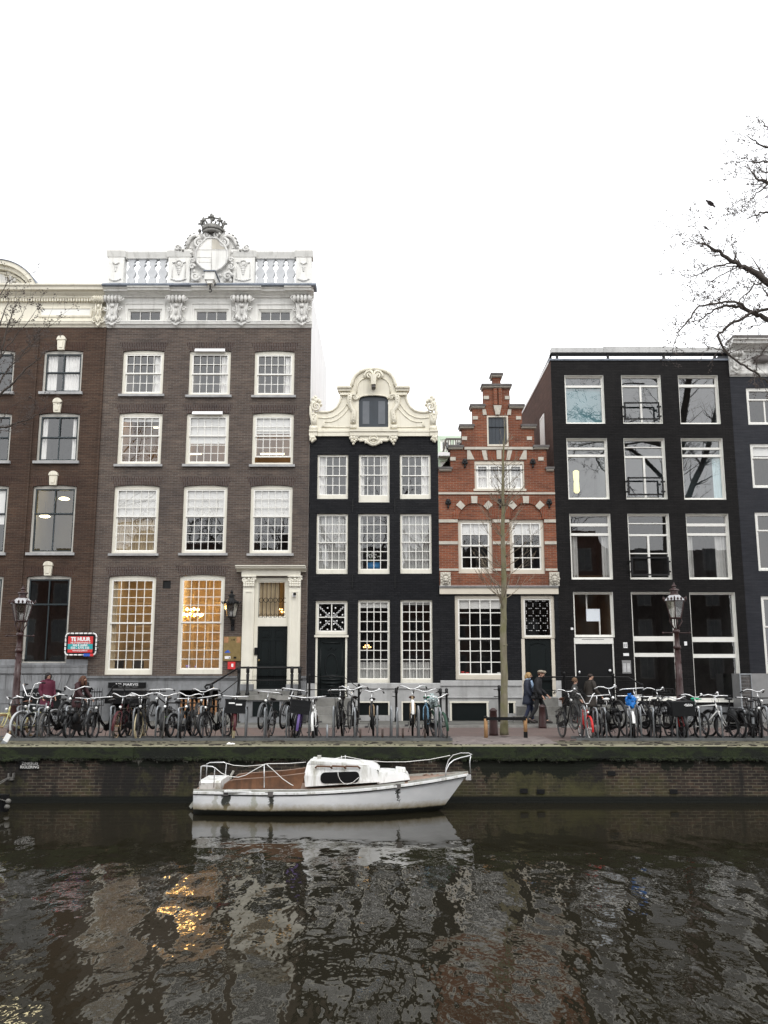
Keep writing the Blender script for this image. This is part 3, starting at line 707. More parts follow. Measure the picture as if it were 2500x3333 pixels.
sh = [(545,250),(500,255),(470,285),(440,310),(415,360),(410,410),(425,460),(460,500),(510,530),(545,540)]
shp = [C4(*p) for p in sh] + [C4(1090 - p[0], p[1]) for p in reversed(sh[1:-1])]
S1 = MB().prism(shp, F - .12, F + .03).build('shield', M['white_trim'], CR)
e = MB(); e.tube([(p[0], F-.12, p[1]) for p in shp], .045, 6, closed=True)
a_, c_ = C4(415, 352), C4(690, 352); e.tube([(a_[0],F-.125,a_[1]),(c_[0],F-.125,c_[1])], .012, 4)
a_, c_ = C4(543, 255), C4(543, 535); e.tube([(a_[0],F-.125,a_[1]),(c_[0],F-.125,c_[1])], .012, 4)
for yy in (415, 455):
    a_, c_ = C4(425, yy), C4(538, yy); e.tube([(a_[0],F-.125,a_[1]),(c_[0],F-.125,c_[1])], .010, 4)
e.build('shield_rim', M['white_carved'], S1, True)
st_ = MB(); st_.prism([C4(548,262), C4(600,262), C4(655,300), C4(655,345), C4(548,348)], F-.124, F-.119); 
MB_s = st_.build('shield_quarter', M['stone_cream'], S1)
cr = MB()
x0c, zc0 = C4(470, 195); x1c, zc1 = C4(618, 160); xm = (x0c+x1c)/2; w = (x1c-x0c)/2
cr.ring((xm, F+.08, zc0), w*.96, .07, 'z', 20, 6).ring((xm, F+.08, zc0+.11), w*1.1, .05, 'z', 20, 6)
cr.lathe([(w*.9,-.05),(w*1.0,.05),(w*1.18,.22),(w*1.14,.24),(w*.85,.05)], (xm, F+.08, zc0), 20)
for k in range(9):
    a = math.pi * (k/8) + math.pi; r = w*1.35
    cx, cy = xm + math.cos(a)*r, F + .08 + math.sin(a)*r*.8
    big = k % 2 == 0; hz = zc0 + (.42 if big else .30) + (.10 if k == 4 else 0)
    cr.tube([(xm + math.cos(a)*w*1.05, F+.08+math.sin(a)*w*.8, zc0+.15), (cx, cy, hz)], [.05,.03], 5).ball((cx, cy, hz), .07 if big else .045)
    if big:
        for d in (-1, 1): cr.ball((cx + d*.08, cy, hz-.02), .05, .05, .04, 6, 5)
        cr.ball((cx, cy, hz+.08), .045, .045, .05, 6, 5)
cr.ball((xm, F, zc0+.56), .10, .08, .10).ball((xm, F, zc0+.68), .06, .05, .07)
for s in (-1, 1):
    cr.tube([(xm+s*w*1.2, F-.02, zc0+.34), (xm+s*w*.8, F-.05, zc0+.55), (xm, F-.05, zc0+.60)], .035, 5)
cr.build('crown', M['grey_carved'], CR, True)
# hoisting beam that pokes out through the cornice
bx0, bx1 = XP(672, 905, F-.6), XP(704, 905, F-.6); zb0, zb1 = ZP(930, F-.6), ZP(897, F-.6)
HB = MB().box(bx0, bx1, F-.95, F+.05, zb0+.10, zb1).build('hoist_beam', M['white_trim'], G)
MB().prism([(bx0+.05,zb0+.10),(bx1-.05,zb0+.10),(bx1-.09,zb0-.03),(bx0+.09,zb0-.03)], F-.90, F-.62).build('beam_end', M['white_trim'], HB)
MB().box(bx0-.04, bx1+.04, F-1.0, F, zb1+.002, zb1+.04).build('beam_cap', M['lead'], HB)
mb = MB(); mb.tube([((bx0+bx1)/2, F-.76, zb0-.02), ((bx0+bx1)/2, F-.76, zb0-.2)], .025, 6).ring(((bx0+bx1)/2, F-.76, zb0-.26), .06, .02, 'y', 12, 5, -2.2, 2.2); mb.build('beam_hook', M['black_iron'], HB, True)
x0, x1, z0, z1 = R(620,918,762,930, F-.1); MB().tube([(x0,F-.05,(z0+z1)/2),(x1,F-.05,(z0+z1)/2)], .07, 8).build('crest_foot', M['white_carved'], CR, True)
# doorway
zl = ZP(2243)                          # threshold
for a, c in ((790,827), (940,978)):
    x0, x1 = XP(a, 2050), XP(c, 2050)
    p = MB().box(x0, x1, F-.16, F+.02, zl, ZP(1912)).build('pilaster', M['cream_paint'], G)
    q = MB(); z0, z1 = ZP(2222), ZP(1925); w = .045
    q.box(x0+.05, x0+.05+w, F-.185, F-.158, z0, z1).box(x1-.05-w, x1-.05, F-.185, F-.158, z0, z1).box(x0+.05+w, x1-.05-w, F-.185, F-.158, z1-w, z1).box(x0+.05+w, x1-.05-w, F-.185, F-.158, z0, z0+w); q.build('panel_moulding', M['cream_paint'], p)
    MB().box(x0-.04, x1+.04, F-.22, F+.02, 1.10, zl + .17).build('pilaster_base', M['stone_grey'], p)
    k = MB(); zc, zd = ZP(1912), ZP(1876); h = zd - zc; xm = (x0+x1)/2; wd = x1-x0
    k.box(x0, x1, F-.17, F+.02, zc, zd-.05).box(x0-.05, x1+.05, F-.24, F+.02, zd-.05, zd)
    for s in (-1, 1): k.scroll((xm+s*wd*.40, F-.20, zd-.14), .085, 1.5, .028, hand=s)
    for r_ in range(3):
        for i in range(5): k.ball((xm+(i-2)*wd*.2, F-.19, zc+.05+r_*.085), .05, .04, .055, 7, 5)
    k.ball((xm, F-.21, zd-.12), .05, .04, .05); k.build('capital', M['cream_paint'], p, True)
x0, x1 = XP(786, 1860), XP(982, 1860)
MB().box(x0+.03, x1-.03, F-.17, F+.02, ZP(1876)+.002, ZP(1858)).build('architrave', M['cream_paint'], G)
MB().prismx(mould(ZP(1862), ZP(1844), .42), x0-.16, x1+.16).build('door_cornice', M['cream_paint'], G)
x0, x1, z0, z1 = R(826,1880,942,2040)
TW = win(G, [], (828,1880,941,2038), cols=1, rows=(1,), fr='cream_paint', cw=.12, bot=.30, rec=.03, room_='room_warm', gl='glass_clear', curt=[(0,.75,.05,1,'curtain_tan')])
gr = MB(); tx0, tx1, tz0, tz1 = R(842,1896,934,2010)
for i in range(8): xx = tx0 + (tx1-tx0)*i/7; gr.tube([(xx, F+.06, tz0), (xx, F+.06, tz1)], .009, 4)
for i in range(6):
    xx = tx0 + (tx1-tx0)*(i+.5)/6; gr.ring((xx, F+.06, ZP(1953)), (tx1-tx0)/13, .010, 'y', 14, 4)
    gr.ring((xx, F+.06, ZP(2004)), (tx1-tx0)/15, .008, 'y', 12, 4)
gr.build('fanlight_grille', M['black_iron'], TW)
x0, x1, z0, z1 = R(836,2037,934,2243)
fr = MB(); fr.box(dx0, x0, F+.02, F+.2, z0, z1).box(x1, dx1, F+.02, F+.2, z0, z1); fr.build('door_frame', M['cream_paint'], G)
DG = MB().box(x0, x1, F+.10, F+.16, z0, z1).build('door', M['green_black'], G)
def panels(d, mt, x0, x1, z0, z1, y, lst, t=.025, w=.035):
    q = MB()
    for u0, u1, v0, v1 in lst:
        a, c, e, g = x0+(x1-x0)*u0, x0+(x1-x0)*u1, z0+(z1-z0)*v0, z0+(z1-z0)*v1
        q.box(a,c,y-t,y-.001,e,e+w).box(a,c,y-t,y-.001,g-w,g).box(a,a+w,y-t,y-.001,e+w,g-w).box(c-w,c,y-t,y-.001,e+w,g-w)
        q.box(a+w*2, c-w*2, y-t*.6, y-.001, e+w*2, g-w*2)
    q.build('panel', M[mt], d)
panels(DG, 'green_black', x0, x1, z0, z1, F+.10, [(.08,.44,.82,.95),(.56,.92,.82,.95),(.08,.44,.40,.78),(.56,.92,.40,.78),(.08,.44,.06,.34),(.56,.92,.06,.34)])
MB().box(x0-.09, x0+.01, F-.02, F+.05, ZP(2132), ZP(2108)).build('intercom', M['black_paint'], G)
MB().ball((x0+.07, F+.06, (z0+z1)/2-.1), .035).build('handle', M['brass'], DG, True)
MB().box(dx0-.0, dx1, F-.03, F+.24, z0-.06, z0-.001).build('threshold', M['stone_pale'], G)
# stoop
sx0, sx1 = XP(775, 2262, F-1.2), XP(985, 2262, F-1.2); zs = ZP(2263, F-1.25)
ST = MB().box(sx0+.05, sx1-.02, F-1.2, F-.002, .05, zs-.16).build('stoop', M['stone_grey'], G)
MB().box(sx0-.03, sx1+.03, F-1.28, F-.17, zs-.158, zs).build('landing_slab', M['stone_step'], ST)
MB().box(dx0-.35, dx1+.35, F-.55, F-.05, zs+.002, zl-.065).build('top_step', M['stone_step'], ST)
cw_ = R(822,2283,910,2332, F-1.2); MB().box(cw_[0], cw_[1], F-1.215, F-1.19, cw_[2], cw_[3]).build('cellar_hatch', M['green_black'], ST)
fr = MB(); w = .05; fr.box(cw_[0]-w,cw_[1]+w,F-1.225,F-1.19,cw_[3]+.001,cw_[3]+w).box(cw_[0]-w,cw_[0],F-1.225,F-1.19,cw_[2],cw_[3]).box(cw_[1],cw_[1]+w,F-1.225,F-1.19,cw_[2],cw_[3]).build('hatch_frame', M['stone_grey'], ST)
ns = 6; run = XP(775,2300,F-1.2) - XP(665,2300,F-1.2)
sp_ = MB()
for i in range(ns):
    z = zs - .16 - (zs-.16) * i / ns; xa = sx0 - run * (i+1) / ns
    sp_.box(xa, sx0 - run * i / ns - .002 + .02 * 0, F-1.15, F-.12, .05, z)
sp_.build('stairs', M['stone_step'], ST)
# iron railing on the stoop
yr = F - 1.18
RL = thing('stoop_railing', 'black iron railing with knobbed posts on the landing of the white doorway', 'railing', (sx0, yr, zs))
def post(par, x, y, z0, z1, r=.045):
    MB().lathe([(r*1.7,0),(r*1.7,.06),(r*1.1,.10),(r*.9,(z1-z0)*.45),(r*1.25,(z1-z0)*.72),(r*.8,(z1-z0)*.76),(r*1.3,(z1-z0)*.80),(r*1.3,(z1-z0)*.97),(r*.7,(z1-z0)+.01)], (x, y, z0), 10).build('post', M['black_iron'], par, True)
zt = ZP(2170, yr)
for px in (777, 806, 950, 975): post(RL, XP(px, 2215, yr), yr, zs, zt)
pb = (XP(688, 2240, yr), ZP(2226, yr)); post(RL, pb[0], yr, .55, pb[1])
xL, xR = XP(777, 2172, yr), XP(975, 2172, yr)
MB().tube([(xR, yr, zt-.03), (xL, yr, zt-.03), (pb[0]-.02, yr, pb[1]-.02), (pb[0]-.16, yr, pb[1]-.03), (pb[0]-.22, yr, pb[1]-.10), (pb[0]-.17, yr, pb[1]-.16), (pb[0]-.12, yr, pb[1]-.12)], .035, 8).build('handrail', M['black_iron'], RL, True)
zm = ZP(2214, yr); MB().tube([(xR, yr, zm), (xL, yr, zm), (pb[0], yr, .75)], .016, 6).build('middle_rail', M['black_iron'], RL, True)
mb = MB(); 
for z in (zt-.03, zm): mb.tube([(xR, yr, z), (xR, F-.15, z)], .025, 6)
mb.build('return_rail', M['black_iron'], RL, True)

# ================================================================ black neck gable house
kx0, kx1 = XP(1004, 1900), XP(1430, 1900)
K = thing('gable_house', 'narrow black painted house with cream neck gable and white sash windows', 'house', ((kx0+kx1)/2, F, 0))
KH = []
kk = dict(cols=4, fr='cream_paint', ss='white_paint', cw=.045, stile=.036, mun=.026)
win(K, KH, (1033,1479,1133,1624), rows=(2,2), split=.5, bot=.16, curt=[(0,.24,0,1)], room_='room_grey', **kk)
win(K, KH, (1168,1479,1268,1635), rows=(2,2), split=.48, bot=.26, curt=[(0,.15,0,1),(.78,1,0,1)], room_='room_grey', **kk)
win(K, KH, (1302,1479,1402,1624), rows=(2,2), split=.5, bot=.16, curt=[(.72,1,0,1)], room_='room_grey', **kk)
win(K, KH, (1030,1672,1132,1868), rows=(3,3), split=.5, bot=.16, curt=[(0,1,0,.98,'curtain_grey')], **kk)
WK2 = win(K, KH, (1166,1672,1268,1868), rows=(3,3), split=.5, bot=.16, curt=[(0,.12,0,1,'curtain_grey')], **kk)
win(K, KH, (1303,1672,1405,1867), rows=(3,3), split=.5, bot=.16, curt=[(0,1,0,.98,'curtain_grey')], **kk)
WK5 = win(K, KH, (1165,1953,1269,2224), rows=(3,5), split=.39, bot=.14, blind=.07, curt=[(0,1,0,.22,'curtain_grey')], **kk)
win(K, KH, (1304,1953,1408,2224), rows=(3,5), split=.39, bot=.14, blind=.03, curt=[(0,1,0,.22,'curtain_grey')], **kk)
TK = win(K, KH, (1027,1955,1131,2066), cols=2, rows=(2,), fr='cream_paint', ss='white_paint', cw=.06, bot=.10, stile=.05, mun=.035)
dk = R(1026,2067,1130,2270); KH.append(dk)
zkp = ZP(2224); zkt = ZP(1421)
wall(K, 'brick_wall', 'brick_black', kx0, kx1, zkp, zkt, KH)
kb_ = [R(1166,2283,1268,2328), R(1307,2283,1408,2347)]
wall(K, 'plinth', 'stone_pale', kx0, kx1, 0, zkp, [dk] + kb_)
for h in kb_:
    MB().box(h[0], h[1], F+.06, F+.10, h[2], h[3]).build('cellar_hatch', M['green_black'], K)
    f = MB(); w = .045; f.box(h[0],h[1],F-.02,F+.06,h[3]-w,h[3]).box(h[0],h[0]+w,F-.02,F+.06,h[2],h[3]-w).box(h[1]-w,h[1],F-.02,F+.06,h[2],h[3]-w).build('hatch_frame', M['cream_paint'], K)
band(K, 'plinth_course', 'stone_pale', dk[1]+.05, kx1, [(F+.02,ZP(2241)),(F-.05,ZP(2241)),(F-.05,zkp-.01),(F-.02,zkp+.01),(F+.02,zkp+.01)])
body(K, kx0, kx1, zkt, 'brick_black', 'brick_black')
# pitched roof behind the gable
zr = ZP(1270); xm = (kx0+kx1)/2
MB().quad((kx0,F+.5,zkt),(xm,F+.5,zr),(xm,F+9,zr),(kx0,F+9,zkt)).quad((kx1,F+.5,zkt),(kx1,F+9,zkt),(xm,F+9,zr),(xm,F+.5,zr)).quad((kx0,F+.5,zkt),(kx1,F+.5,zkt),(xm,F+.5,zr)).build('roof', M['red_tile'], K)
# fanlight decoration: wavy rays and studs on the glass
x0, x1, z0, z1 = R(1036,1972,1121,2055); fd = MB(); cx, cz = (x0+x1)/2, (z0+z1)/2
for sx in (-1, 1):
    for sz in (-1, 1):
        pts = []
        for i in range(25):
            u = .14 + .80 * i / 24; o2 = .035 * math.sin(i * 1.5)
            pts.append((cx + sx*(x1-x0)/2*u - sx*o2*.7, F + .085, cz + sz*(z1-z0)/2*u + sz*o2*.7))
        fd.tube(pts, .011, 4)
        for u, v in ((.30,.85),(.85,.30),(.18,.42),(.42,.18)): fd.ball((cx+sx*(x1-x0)/2*u, F+.085, cz+sz*(z1-z0)/2*v), .030, .012, .030, 8, 5)
fd.build('fanlight_tracery', M['white_sign'], TK, True)
# door
x0, x1, z0, z1 = dk; w = .07
f = MB(); f.box(x0, x0+w, F+.02, F+.18, z0, z1).box(x1-w, x1, F+.02, F+.18, z0, z1).box(x0-.04, x1+.04, F-.05, F+.1, z1-.075, z1-.003).build('door_frame', M['cream_paint'], K)
x0 += w; x1 -= w; z1 -= .075
DK = MB().box(x0, x1, F+.10, F+.15, z0, z1).build('door', M['green_black'], K)
q = MB(); cx = (x0+x1)/2; W_ = x1-x0; cz = ZP(2168)
n = 28; q.tube([(cx + W_*.22*math.cos(2*math.pi*i/n), F+.09, cz + .42*math.sin(2*math.pi*i/n)) for i in range(n)], .022, 5, closed=True)
q.prism([(cx-W_*.22,ZP(2104)),(cx+W_*.22,ZP(2104)),(cx+W_*.10,ZP(2117)),(cx,ZP(2106)),(cx-W_*.10,ZP(2117))], F+.065, F+.101)
for zz, ww in ((ZP(2092),.32),(ZP(2199),.36),(ZP(2212),.36),(ZP(2224),.32),(ZP(2259),.28)): q.box(cx-W_*ww, cx+W_*ww, F+.07, F+.101, zz-.025, zz+.025)
q.prism([(cx-W_*.22,ZP(2236)),(cx+W_*.22,ZP(2236)),(cx,ZP(2225))], F+.07, F+.101)
q.box(cx-W_*.4, cx-W_*.37, F+.08, F+.101, z0+.1, z1-.1).box(cx+W_*.37, cx+W_*.4, F+.08, F+.101, z0+.1, z1-.1)
q.build('panel', M['green_black'], DK, True)
# steps
s = MB(); xs0, xs1 = XP(1018,2290,F-.6), XP(1140,2290,F-.6)
sg = s.box(xs0, xs1, F-.5, F-.06, .05, z0-.02).box(xs0, xs1+.15, F-.9, F-.5, .05, z0*.66).box(xs0, xs1+.35, F-1.25, F-.9, .05, z0*.34).build('stoop', M['stone_step'], K)
RK = thing('door_railing', 'thin black iron railing beside the steps of the black neck gable house', 'railing', (XP(1010,2290,F-.8), F-.8, 0))
yr = F - .85
for px, t_ in ((1007, 2200), (1116, 2245), (1168, 2232)): MB().lathe([(.05,0),(.04,.1),(.035,ZP(t_,yr)-.1),(.05,ZP(t_,yr)-.06),(.03,ZP(t_,yr))], (XP(px,2260,yr), yr, .07), 10).build('post', M['black_iron'], RK, True)
MB().tube([P(1004,2202,yr), P(1118,2202,yr), P(1168,2240,yr), P(1180,2240,yr)], .014, 6).tube([P(1000,2245,yr), P(1114,2245,yr), P(1166,2280,yr)], .014, 6).build('rail', M['black_iron'], RK, True)
# wall anchors
for px, pz in ((1148,1645),(1285,1645),(1147,1892),(1286,1892)):
    x, z = U(px, pz); MB().box(x-.02, x+.02, F-.04, F+.01, z-.24, z+.24).box(x-.045, x+.045, F-.05, F-.035, z-.04, z+.0).build('wall_anchor', M['black_iron'], K)
# gable
def C5(x, y): return U(960 + x/3.318, 1180 + y/3.318)
half = [(157,797),(157,690),(178,670),(178,560),(250,528),(300,534),(350,531),(400,515),(440,486),(470,440),(486,395),(490,345),(478,310),(460,292),(460,270),(550,272),(556,262),(612,262),(616,225),(632,180),(660,138),(705,103),(755,84),(805,76),(849,74)]
notch = [(690,797),(690,400),(705,375),(740,362),(800,356),(849,355)]
def mir(L): return [(1698 - x, y) for x, y in reversed(L)]
poly = half + mir(half)[1:] + [(1698 - x, y) for x, y in notch] + list(notch[::-1])[1:]
poly = [C5(*p) for p in poly]
GB = MB().prism(poly, F - .03, F + .34).build('gable', M['cream'], K)
mo = MB(); off = F - .04
def mld(pts, r, y=off, n=6):
    for s in (0, 1):
        q = [C5(1698-a if s else a, c) for a, c in pts]; mo.tube([(p[0], y, p[1]) for p in q], r, n)
mld([(250,535),(300,541),(352,538),(405,522),(447,491),(478,445),(495,397),(500,350)], .05)
mld([(250,598),(330,605),(400,595),(465,562),(520,510),(555,455),(570,420)], .022)
mld([(318,645),(390,645),(450,625),(510,580),(560,525),(585,490)], .02); mld([(318,645),(316,680),(290,700),(590,702)], .02)
mld([(612,262),(616,225),(632,180),(660,138),(705,103),(755,84),(805,76),(849,74)], .07, F-.06)
mld([(668,335),(668,300),(672,265),(685,225),(715,190),(760,168)], .03)
mld([(690,400),(705,375),(740,362),(800,356),(849,355)], .03)
mo.build('moulding', M['cream'], GB, True)
for s in (0, 1):                      # little entablatures either side of the arch
    mc = MB()
    for a, c, d, e, out in ((457,612,268,290,.20),(470,606,290,318,.13),(488,660,335,350,.08),(488,660,352,362,.12)):
        p, q_ = C5(1698-c if s else a, e), C5(1698-a if s else c, d); mc.box(p[0], q_[0], F-.03-out, F+.3, p[1], q_[1])
    mc.build('gable_cornice', M['cream'], GB)
pt = C5(0, 738)[1]; pb_ = C5(0, 797)[1]
for a, c, o3 in ((155,245,.14),(246,592,.07),(593,1110,.16),(1111,1455,.07),(1456,1545,.14)):
    MB().prismx([(F+.02,pb_-.01),(F-.04-o3*.7,pb_-.01),(F-.04-o3*.7,pt-.10),(F-.04-o3,pt-.06),(F-.04-o3,pt),(F+.02,pt+.02)], C5(a,760)[0]+.003, C5(c,760)[0]-.003).build('gable_base', M['cream'], GB)
cen_ = MB()
for s in (0, 1):
    sc_ = MB()
    X = (lambda v: 1698 - v) if s else (lambda v: v); hd = -1 if s else 1
    def bl(x, y, rx, rz=None, d=.06, yy=F-.06): p = C5(X(x), y); sc_.ball((p[0], yy, p[1]), rx, d, rz or rx, 8, 6)
    p = C5(X(232), 485); sc_.scroll((p[0], F-.10, p[1]), .17, 1.6, .05, 2.0 if not s else 1.1, hd)
    for a, c, r in ((205,400,.09),(222,380,.07),(225,415,.10),(250,410,.08),(268,425,.07),(195,440,.10),(183,470,.08),(280,460,.06),(215,440,.09)): bl(a, c, r, r*1.15, .11, F-.02)
    q = [C5(X(a), c) for a, c in ((178,480),(172,560),(185,620),(200,670))]; sc_.tube([(p[0], F-.06, p[1]) for p in q], [.07,.06,.06,.07], 6)
    for i, (a, c) in enumerate(((215,530),(205,560),(215,590),(205,610),(195,565),(222,575))): bl(a, c, .05, .06, .06, F-.07)
    p0, p1 = C5(X(165), 690), C5(X(245), 690); xa, xb = sorted((p0[0], p1[0])); sc_.box(xa, xb, F-.12, F+.2, C5(0,735)[1], C5(0,690)[1]); sc_.box(xa+.03, xb-.03, F-.10, F+.2, C5(0,690)[1], C5(0,560)[1])
    sc_.build('volute', M['cream'], GB, True); sc_ = MB()
    p = C5(X(655), 382); sc_.scroll((p[0], F-.10, p[1]), .095, 1.5, .035, 0, -hd)
    q = [C5(X(a), c) for a, c in ((600,350),(590,400),(590,450),(615,500),(640,530),(632,600),(630,660))]
    sc_.tube([(p[0], F-.07, p[1]) for p in q], [.12,.11,.10,.09,.10,.10,.11], 6)
    for k in range(4): bl(592, 355+k*26, .035, .03, .05, F-.15); bl(634, 565+k*30, .032, .03, .05, F-.14)
    p0, p1 = C5(X(595), 720), C5(X(665), 680); xa, xb = sorted((p0[0], p1[0])); sc_.box(xa, xb, F-.11, F, p0[1], p1[1])
    sc_.build('scroll_pilaster', M['cream'], GB, True); sc_ = MB()
    for a, c, r in ((180,815,.09),(205,815,.08),(172,840,.06),(200,845,.07),(220,835,.06),(188,860,.05)): bl(a, c, r*.9, r, .09, F-.08)
    sc_.build('tassel', M['cream'], GB, True); sc_ = cen_
    for a, c, r in ((610,820,.09),(640,820,.08),(620,850,.07),(645,860,.06),(632,885,.05),(660,845,.06)): bl(a, c, r*.9, r, .09, F-.08)
    p = C5(X(665), 815); sc_.scroll((p[0], F-.12, p[1]), .08, 1.3, .03, 0, hd)
    q = [C5(X(a), c) for a, c in ((670,825),(710,850),(760,845),(790,870),(830,892),(849,893))]; sc_.tube([(p[0], F-.07, p[1]) for p in q], .055, 6)
    for a, c in ((735,840),(775,855),(765,868)): bl(a, c, .05, .05, .06, F-.07)
    sc_ = MB(); p = C5(X(805), 145); sc_.scroll((p[0], F-.12, p[1]), .15, 1.3, .045, 1.6, -hd)
    q = [C5(X(a), c) for a, c in ((760,175),(752,140),(775,108),(815,98),(845,112))]; sc_.tube([(p[0], F-.10, p[1]) for p in q], .045, 6); sc_.build('crowning_scroll', M['cream'], GB, True)
sc_ = cen_; p = C5(849, 835); sc_.ring((p[0], F-.10, p[1]), .15, .035, 'y', 16, 6).ball((p[0], F-.08, p[1]), .10, .06, .11)
sc_.prism([C5(a, c) for a, c in ((690,800),(1008,800),(985,845),(930,850),(900,885),(849,897),(798,885),(768,850),(713,845))], F-.09, F+.0)
for k in range(5): q_ = C5(849 + (k-2)*18, 828 + abs(k-2)*6); sc_.ball((q_[0], F-.14, q_[1]), .03, .04, .05, 6, 5)
cen_.build('cartouche', M['cream'], GB, True)
# hoist block and hatch doors
hx0, hz1 = C5(812, 172); hx1, hz0 = C5(888, 278)
HK = MB().prism([(hx0-.02,hz1),(hx1+.02,hz1),(hx1+.02,hz1-.05),(hx1-.03,hz1-.09),(hx1-.05,hz0),(hx0+.05,hz0),(hx0+.03,hz1-.09),(hx0-.02,hz1-.05)], F-.50, F-.02).build('hoist_beam', M['cream'], GB)
MB().box(hx0+.06, hx1-.06, F-.45, F-.1, hz0-.09, hz0-.002).build('beam_hook', M['dark_coping'], HK)
hp = [C5(*p) for p in [(692,712),(692,400),(708,377),(742,364),(800,358),(849,357)]] + [C5(*p) for p in mir([(692,712),(692,400),(708,377),(742,364),(800,358),(849,357)])[1:]]
HD = MB().prism(hp, F+.05, F+.12).build('hatch_door', M['hatch_blue'], GB)
for a, c in ((730,804), (900,974)):
    p0, p1 = C5(a, 662), C5(c, 414); MB().box(p0[0], p1[0], F+.03, F+.052, p0[1], p1[1]).build('door_panel', M['hatch_panel'], HD)
p0, p1 = C5(846, 710), C5(853, 360); MB().box(p0[0], p1[0], F+.035, F+.055, p0[1], p1[1]).build('door_strip', M['hatch_blue'], HD)
p0, p1 = C5(690, 740), C5(1012, 712); MB().box(p0[0], p1[0], F-.20, F+.05, p0[1]+.004, p1[1]).build('hatch_sill', M['cream'], GB)
# ================================================================ red brown house with rounded pediment, left edge
lx1 = gx0 - .004; lx0 = 2 * XP(-5, 1500) - XP(325, 1500)
L = thing('pediment_house', 'red brown brick house with cream rounded pediment and dark green sashes at left edge', 'house', ((lx0+lx1)/2, F, 0))
LH = []
lk = dict(fr='trim_grey', ss='green_sash', cw=.075, bot=.05, stile=.05, mun=.045, sill=.10, cols=2, rows=(1,1))
o = 'brick_red_brown_arch'
spec = [((140,1139,267,1276), .5, 'room_grey', [(0,.30,0,1),(.52,1,0,1)], 0), ((122,1343,256,1501), .48, 'room_grey', [(0,.16,0,1),(.84,1,0,1)], 0),
        ((101,1578,243,1799), .40, 'room_olive', [], 0), ((78,1872,224,2158), .31, 'room_dark', [], 0)]
for (a, t_, c, d), sp_, rm, cu, bl in spec:
    win(L, LH, (a, t_, c, d), split=sp_, room_=rm, arch=.06, lin=o, curt=cu, **({**lk, 'sill': None} if t_ > 1800 else lk))
    for q, (rm2, cu2) in enumerate(((('room_grey' if t_ < 1500 else 'room_dark'), [(0,.2,0,1)]), ('room_dark', []))):
        sh = -222 - 0 * t_ if q == 0 else -222 * 2 + 20
        win(L, LH, (a + sh, t_, c + sh, d), split=sp_, room_=rm2, arch=.06, lin=o, curt=cu2, blind=.55 if (t_ == 1578 and q == 0) else 0, **({**lk, 'sill': None} if t_ > 1800 else lk))
zpl = ZP(2146)
wall(L, 'brick_wall', 'brick_red_brown', lx0, lx1, zpl, ZP(1064), LH)
bl = [R(72,2238,198,2330)]
wall(L, 'plinth', 'stone_grey', lx0, lx1, 0, zpl, LH + bl)
for h in LH:
    pass
body(L, lx0, lx1, ZP(960), 'brick_far', 'brick_far')
for z0, z1, out in ((2172,2165,.10),(2192,2172,.07)):
    a = XP(70, 2170)
    band(L, 'plinth_course', 'stone_grey', lx0, lx1, [(F+.02,ZP(z0)),(F-out,ZP(z0)),(F-out-.02,ZP(z1)),(F+.02,ZP(z1))])
random.seed(9); jbs = [MB(), MB()]                 # ashlar joints: individual raised blocks
zr_ = [0.08, ZP(2290), ZP(2245), ZP(2196)]
for j in range(3):
    x = lx0 + .02 + (.4 if j % 2 else 0)
    while x < lx1 - .3:
        w = random.uniform(.62, .9); x2 = min(x + w, lx1 - .02)
        if x2 > bl[0][0] - .1 and x < bl[0][1] + .1 and j < 3: x = max(x2, x + .3); continue
        (jbs[0] if x < bl[0][0] else jbs[1]).box(x + .008, x2 - .008, F-.022, F+.01, zr_[j] + .008, zr_[j+1] - .008); x = x2
for jb in jbs: jb.build('ashlar', M['stone_grey'], L)
x0, x1, z0, z1 = bl[0]
ca = MB(); ca.prism(arcpts(x0, x1, z1-.14, .14) + [(x1, z1-.36), (x0, z1-.36)], F-.03, F+.06).build('cellar_window', M['green_black'], L)
MB().box(x0, x1, F+.10, F+.14, z0, z1-.3).build('cellar_window', M['green_black'], L)
vs = MB()
for i in range(7):                       # stone voussoirs above the cellar window
    u0, u1 = i/7, (i+1)/7; xa = x0-.1+(x1-x0+.2)*u0; xb = x0-.1+(x1-x0+.2)*u1; cx = (x0+x1)/2
    vs.prism([(xa+.006,z1-.13+.12*(1-(2*u0-1)**2)),(xb-.006,z1-.13+.12*(1-(2*u1-1)**2)),(xb-.006+(xb-cx)*.22,ZP(2196)-.01),(xa+.006+(xa-cx)*.22,ZP(2196)-.01)], F-.035, F+.01)
vs.build('voussoirs', M['stone_grey'], L)
og = MB()
for i in range(9): xx = x0+.12+(x1-x0-.24)*i/8; og.ring((xx, F-.035, z1-.24), .05, .014, 'y', 8, 4, .5, 4.2)
og.build('grille', M['stone_sill'], L)
